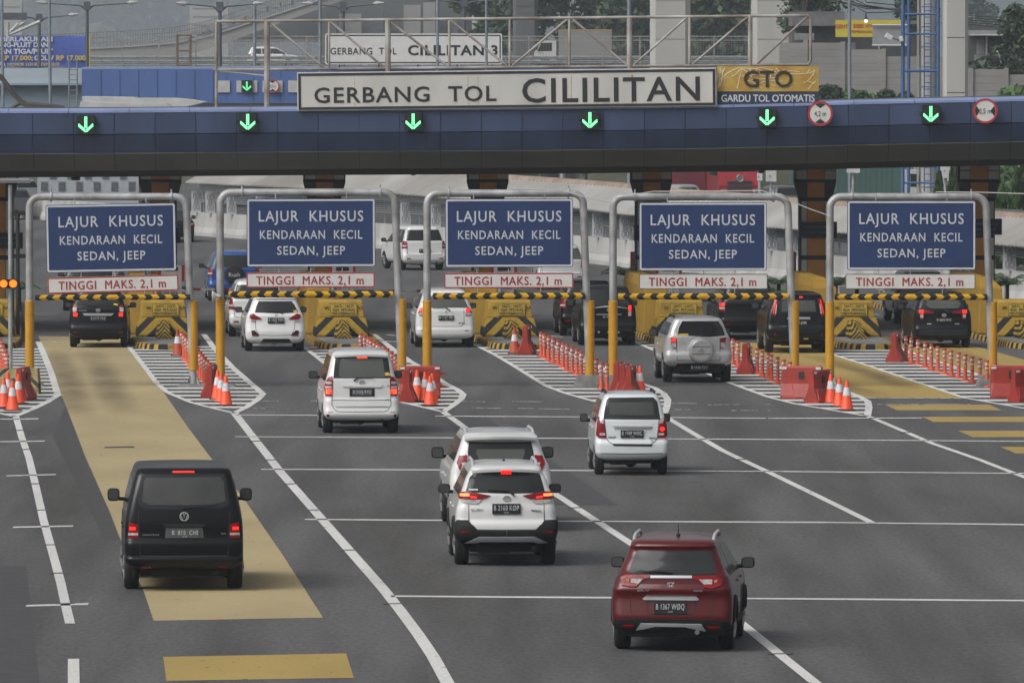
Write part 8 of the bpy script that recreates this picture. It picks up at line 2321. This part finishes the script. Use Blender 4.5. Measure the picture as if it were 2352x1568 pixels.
def under_canopy():
    # vehicles and cabinets seen in the gap below the canopy
    truck(P(1590, 0, 482).x, 482.5, 0, rad(196), 'red', (0.38, 0.022, 0.03), 'red box truck facing the camera under the canopy', 6.2, box=(0.26, 0.02, 0.035), hh=3.2, red=True, W=2.45)
    truck(P(1815, 0, 458).x, 458, 0, rad(-90), 'green', (0.46, 0.47, 0.46), 'green container truck with white cab heading right under the canopy', 5.6, box=(0.045, 0.10, 0.085), hh=3.4, W=2.4, container=True)
    # white bus
    D = 452.0
    t = empty('bus', (P(2145, 0, D).x, D, 0), 'white bus behind the blue mast under the canopy', 'bus')
    wb_ = mat('bus_white', (0.48, 0.49, 0.49), 0.4, var=0.06)
    A, B = P(2098, 0, D + 6), P(2190, 0, D + 6)
    cx = (A.x + B.x) / 2; w = B.x - A.x
    mb = MB(); mb.box((cx, D + 7, 1.75), (w, 2.4, 2.7)); mb.build('body', wb_, t, bevel=0.08)
    mb = MB(); mb.box((cx - 0.25, D + 5.79, 2.15), (w * 0.62, 0.04, 0.95)); mb.build('side_window', GLASS_M, t)
    mb = MB(); mb.tube([(cx - w * 0.42, D + 5.78, 1.55), (cx - 0.2, D + 5.78, 1.78), (cx + w * 0.3, D + 5.78, 1.9)], [0.05, 0.16, 0.03], 6); mb.build('side_swoosh', mat('bus_red', (0.30, 0.05, 0.07), 0.5, var=0.1), t)
    for x in (cx - w * 0.3, cx + w * 0.3):
        mb = MB(); mb.lathe((x, D + 5.95, 0.45), [(0.2, 0.14), (0.45, 0.12), (0.45, -0.12), (0.2, -0.14)], 18, 'y'); mb.build('wheel', RUBBER, t)
    # cabinets on posts
    wc = mat('cabinet_white', (0.50, 0.51, 0.50), 0.5, var=0.08)
    for x, ya, yb, w_, dd, lab in ((1771, 392, 417, 24, 400, 'white metal cabinet on a post right of the red truck'), (1960, 372, 397, 30, 400, 'white metal cabinet on a post before the green container'), (2172, 376, 409, 24, 400, 'white metal cabinet on a post behind the blue mast'), (1745, 398, 415, 12, 404, 'narrow white cabinet half behind the one right of the red truck')):
        A, B = P(x, ya, dd), P(x, yb, dd)
        o = empty('cabinet', (A.x, dd, 0), lab, 'cabinet', 'white metal cabinets on posts')
        mb = MB(); mb.rbox((A.x, dd, (A.z + B.z) / 2), (w_ * dd / F, 0.3, A.z - B.z), 0.02); mb.build('cabinet_box', wc, o)
        mb = MB(); mb.cyl((A.x, dd + 0.1, 0), (A.x, dd + 0.1, B.z), 0.07); mb.build('post', STEEL, o)
        mb = MB(); mb.rbox((A.x - 0.06, dd - 0.16, (A.z + B.z) / 2), (0.05, 0.03, 0.05), 0.01); mb.build('lock', GAP, o)
    # dark roadside building
    D = 500
    A, B = P(1120, 330, D), P(1500, 0, D)
    o = empty('building', ((A.x + B.x) / 2, D, 0), 'dark glazed roadside building in the gap below the canopy', 'building')
    mb = MB(); mb.box(((A.x + B.x) / 2, D + 3, A.z / 2), (B.x - A.x, 6, A.z)); mb.build('wall', mat('building_dark', (0.05, 0.056, 0.06), 0.6, var=0.25, scale=0.6), o)
    for q in range(8):
        xx = A.x + 0.6 + q * (B.x - A.x) / 8
        mb = MB(); mb.box((xx, D - 0.02, 1.6), (0.10, 0.06, 3.0)); mb.build('mullion', mat('mullion_grey', (0.14, 0.15, 0.16), 0.6, var=0.1), o)
        if q % 2: 
            mb = MB(); mb.box((xx + 0.5, D - 0.03, 1.2), (0.7, 0.05, 0.9)); mb.build('window', GLASS_M, o)
    o = empty('notice_board', P(1292, 384, 470), 'small blue board on a steel cylinder post in the gap below the canopy', 'board')
    A = P(1292, 383, 470)
    mb = MB(); mb.box((A.x, 470, A.z), (1.1, 0.05, 0.35)); mb.build('board', mat('far_board_blue', (0.05, 0.12, 0.28), 0.5, var=0.1), o)
    mb = MB(); mb.cyl((A.x, 470.1, 0), (A.x, 470.1, A.z - 0.17), 0.19, n=16); mb.build('post', CHROME, o, smooth=True)
    # parked cars glimpsed there
    def far_car(x, dd, p_, yaw, lab, nm='sedan'):
        car(dict(name=nm, label=lab, cat=nm, loc=(P(x, 0, dd).x, dd, 0), yaw=yaw, W=1.7, L=4.3, ro=0.8, wb=2.6, R=0.31, tw=0.2, paint=p_, front=(0.98, 0.9, 0.9), lv=[(.26, .64, -.60), (.32, .76, -.70), (.45, .83, -.77), (.9, .83, -.71), (1.1, .79, -.66), (1.38, .66, -.5), (1.5, .6, -.40), (1.54, .5, -.25)], belt=1.06, rear=[('rear_window', GLASS, [[(-.66, 1.1), (.66, 1.1), (.57, 1.42), (-.57, 1.42)]]), ('tail_lamp', REDLENS, [[(.66, .82), (.83, .82), (.82, 1.06), (.67, 1.06)]], {'m': 1})]))
    far_car(1570, 452, 'silver', 150, 'silver car roof showing in front of the red truck', 'hatchback')
    far_car(1803, 448, 'grey', 20, 'dark car showing between the pole cabinet and the wide column', 'hatchback')
    far_car(1790, 405, 'white', 160, 'white car roof just above the gallery roof right of the red truck', 'hatchback')
    far_car(47, 470, 'silver', 40, 'silver car at the far left under the canopy edge', 'hatchback')
    far_car(30, 440, 'grey', 15, 'grey car with red lamp low at the far left beyond the barrier wall', 'hatchback')
    # planting
    for x, ytop, dd, r, lab in ((2158, 397, 395, 0.45, 'small conical conifer left of the white cabinet at right'), (2190, 384, 397, 0.62, 'larger conical conifer right of the white cabinet'), (2206, 402, 392, 0.45, 'short conifer beside the rightmost column'), (2308, 430, 345, 0.9, 'tall conifer at the right edge behind the gallery roof'), (2340, 388, 352, 1.0, 'tallest conifer at the right edge'), (2290, 455, 342, 0.7, 'low conifer close to the gallery roof at right')):
        z = P(x, ytop, dd).z
        conifer((P(x, 0, dd).x, dd, 0), z, r, lab, 'conifers at the right', int(x))
    palm(P(1345, 428, 440), 1.6, 'feathery palm in the gap left of the red truck', 5, 'palms beyond the gallery', 18, 1.35)
    palm(P(1190, 428, 440), 1.3, 'palm top above the gallery roof near the middle', 6, 'palms beyond the gallery', 14, 0.9)
    for q, (x, dd, h, r, lf, lab) in enumerate(((1790, 520, 6.5, 3.0, 'mid', 'bushy green tree behind the white cabinet right of the red truck'), (2250, 505, 7.0, 3.2, 'dark', 'dark tree behind the rightmost column'), (2330, 470, 6.0, 2.6, 'mid', 'green tree beyond the conifers at the right edge'), (1480, 515, 5.0, 2.2, 'dark', 'dark tree behind the grey pole under the canopy'))):
        tree('tree', (P(x, 0, dd).x, dd, 0), h, r, lab, 'trees under the canopy gap', lf, 2200, 0.22, q + 3, 0.2, 0.15)
    for i, px in ((1, 470), (2, 845), (3, 1160), (4, 1555), (5, 1960), (5, 1990), (6, 2330)):
        pass
    for q, (x, y, h, L_, lab) in enumerate(((392, 668, 1.3, 0.7, 'bushy palm beside the maroon cabinet right of the tan lane'), (812, 668, 1.1, 0.7, 'small palm behind the payment board in the second island'), (1440, 690, 2.3, 0.8, 'palm on the island behind the close pair of yellow posts'), (1925, 690, 1.7, 1.0, 'palm left of the rightmost lane sign'), (1975, 690, 1.5, 1.0, 'palm under the rightmost lane sign'), (1795, 640, 1.7, 0.75, 'feathery palm behind the fourth gate beside the maroon cabinet'), (2330, 690, 1.6, 1.1, 'palm on the island at the right edge'), (2310, 660, 1.5, 0.8, 'palm further back at the right edge'), (18, 668, 1.3, 0.7, 'palm on the island at the left edge'), (1170, 690, 1.0, 0.6, 'low palm behind the middle crash block'), (1790, 662, 1.0, 0.6, 'low palm at the maroon cabinet right of the silver SUV'))):
        palm(G(x, y + 60) if False else Vector((P(x, 0, 278).x, 278 + q * 0.7, 0.17)), h, lab, q + 20, L_=L_, n=18)

def background():
    for q, (x, dd, h, r, lf, lab) in enumerate((
            (1210, 830, 20, 5.5, 'dark', 'dark tree behind the dark pier'), (1300, 835, 22, 6.5, 'mid', 'broad green tree between the dark pier and the box truck'), (1390, 822, 20, 6.0, 'dark', 'dark green tree above the box truck'), (1462, 840, 22, 6.0, 'dark', 'dark tree left of the broad pale pier'),
            (1110, 850, 19, 4.5, 'mid', 'green tree right of the second gate sign'), (1640, 780, 19, 5.5, 'dark', 'dark tree between the two broad pale piers'), (1690, 800, 18, 5.0, 'dark', 'dark tree left of the pier behind the poster'), (1600, 830, 17, 4.5, 'mid', 'mid green tree right of the broad pale pier'),
            (1846, 600, 12, 2.6, 'dark', 'slim dark tree right of the pier behind the poster'), (1890, 610, 14, 3.2, 'dark', 'dark tree above the grey shop roof'), (2245, 1500, 17, 4.0, 'dark', 'hazy pointed tree right of the square pier'), (2330, 1700, 13, 6.0, 'dark', 'hazy tree at the right edge beyond the cables'),
            (2105, 620, 9, 1.8, 'dark', 'dark shrubby tree behind the blue mast'), (2340, 535, 7.4, 1.6, 'dark', 'leafy young tree before the low house at the right edge'))):
        zb = 0 if dd > 640 else 5.5
        tree('tree', (P(x, 0, dd).x, dd, zb), h - zb * 0.4, r, lab, 'trees behind the highway', lf, 3600 if dd > 700 else 1800, 0.45 if dd > 700 else 0.22, q + 11, 0.3, 0.12 if x not in (1846, 1890) else 0.45, 18)
    # far wood and pale blocks
    mb = MB()
    rnd = random.Random(77)
    for q in range(300):
        c = (rnd.uniform(-390, 390), rnd.uniform(5200, 5400), rnd.uniform(3, 46))
        leaves(mb, c, (20, 12, 10), 44, 4.5, q)
    tag(mb.build('far_wood', leafmat('far_leaves', (0.05, 0.075, 0.05), 0.1), recalc=False), 'distant hazy wood along the horizon', 'wood', kind='stuff')
    pb = mat('far_block', (0.34, 0.33, 0.30), 0.8, var=0.1, scale=0.05)
    wn = mat('far_window', (0.12, 0.13, 0.14), 0.5, var=0.2)
    for xa, xb, ya, dd, lab in ((436, 524, 12, 3000, 'pale apartment block faint in the haze above the flyover ramp'), (5, 50, -10, 3100, 'faint brownish block at the top left corner')):
        A, B = P(xa, ya, dd), P(xb, 0, dd)
        o = empty('apartment_block', ((A.x + B.x) / 2, dd, 0), lab, 'building', 'faint far buildings')
        mb = MB(); mb.box(((A.x + B.x) / 2, dd + 5, A.z / 2), (B.x - A.x, 10, A.z)); mb.build('wall', pb, o)
        for q in range(3):
            mb = MB(); mb.box(((A.x + B.x) / 2, dd - 0.02, A.z - 1.2 - 2.8 * q), ((B.x - A.x) * 0.85, 0.1, 0.5)); mb.build('window', wn, o)
    # haze
    mb = MB(); mb.box((0, 2650, 38.9), (1600, 7200, 80.0))
    me = mb.build('haze', None, recalc=True)
    hz = bpy.data.materials.new('haze_air'); hz.use_nodes = True
    n, l = hz.node_tree.nodes, hz.node_tree.links
    n.remove(n['Principled BSDF'])
    v = n.new('ShaderNodeVolumePrincipled')
    v.inputs['Color'].default_value = (0.80, 0.89, 0.98, 1)
    v.inputs['Density'].default_value = HAZE
    v.inputs['Anisotropy'].default_value = 0.2
    l.new(v.outputs[0], n['Material Output'].inputs['Volume'])
    me.data.materials.clear(); me.data.materials.append(hz)
    tag(me, kind='stuff')
HAZE = 0.00021
ground()
gores()
zc = canopy()
canopy_things(zc)
islands()
portals()
street_things()
cars()
gallery()
second_gate()
far_road()
viaducts()
lamps_and_masts()
right_side()
under_canopy()
background()
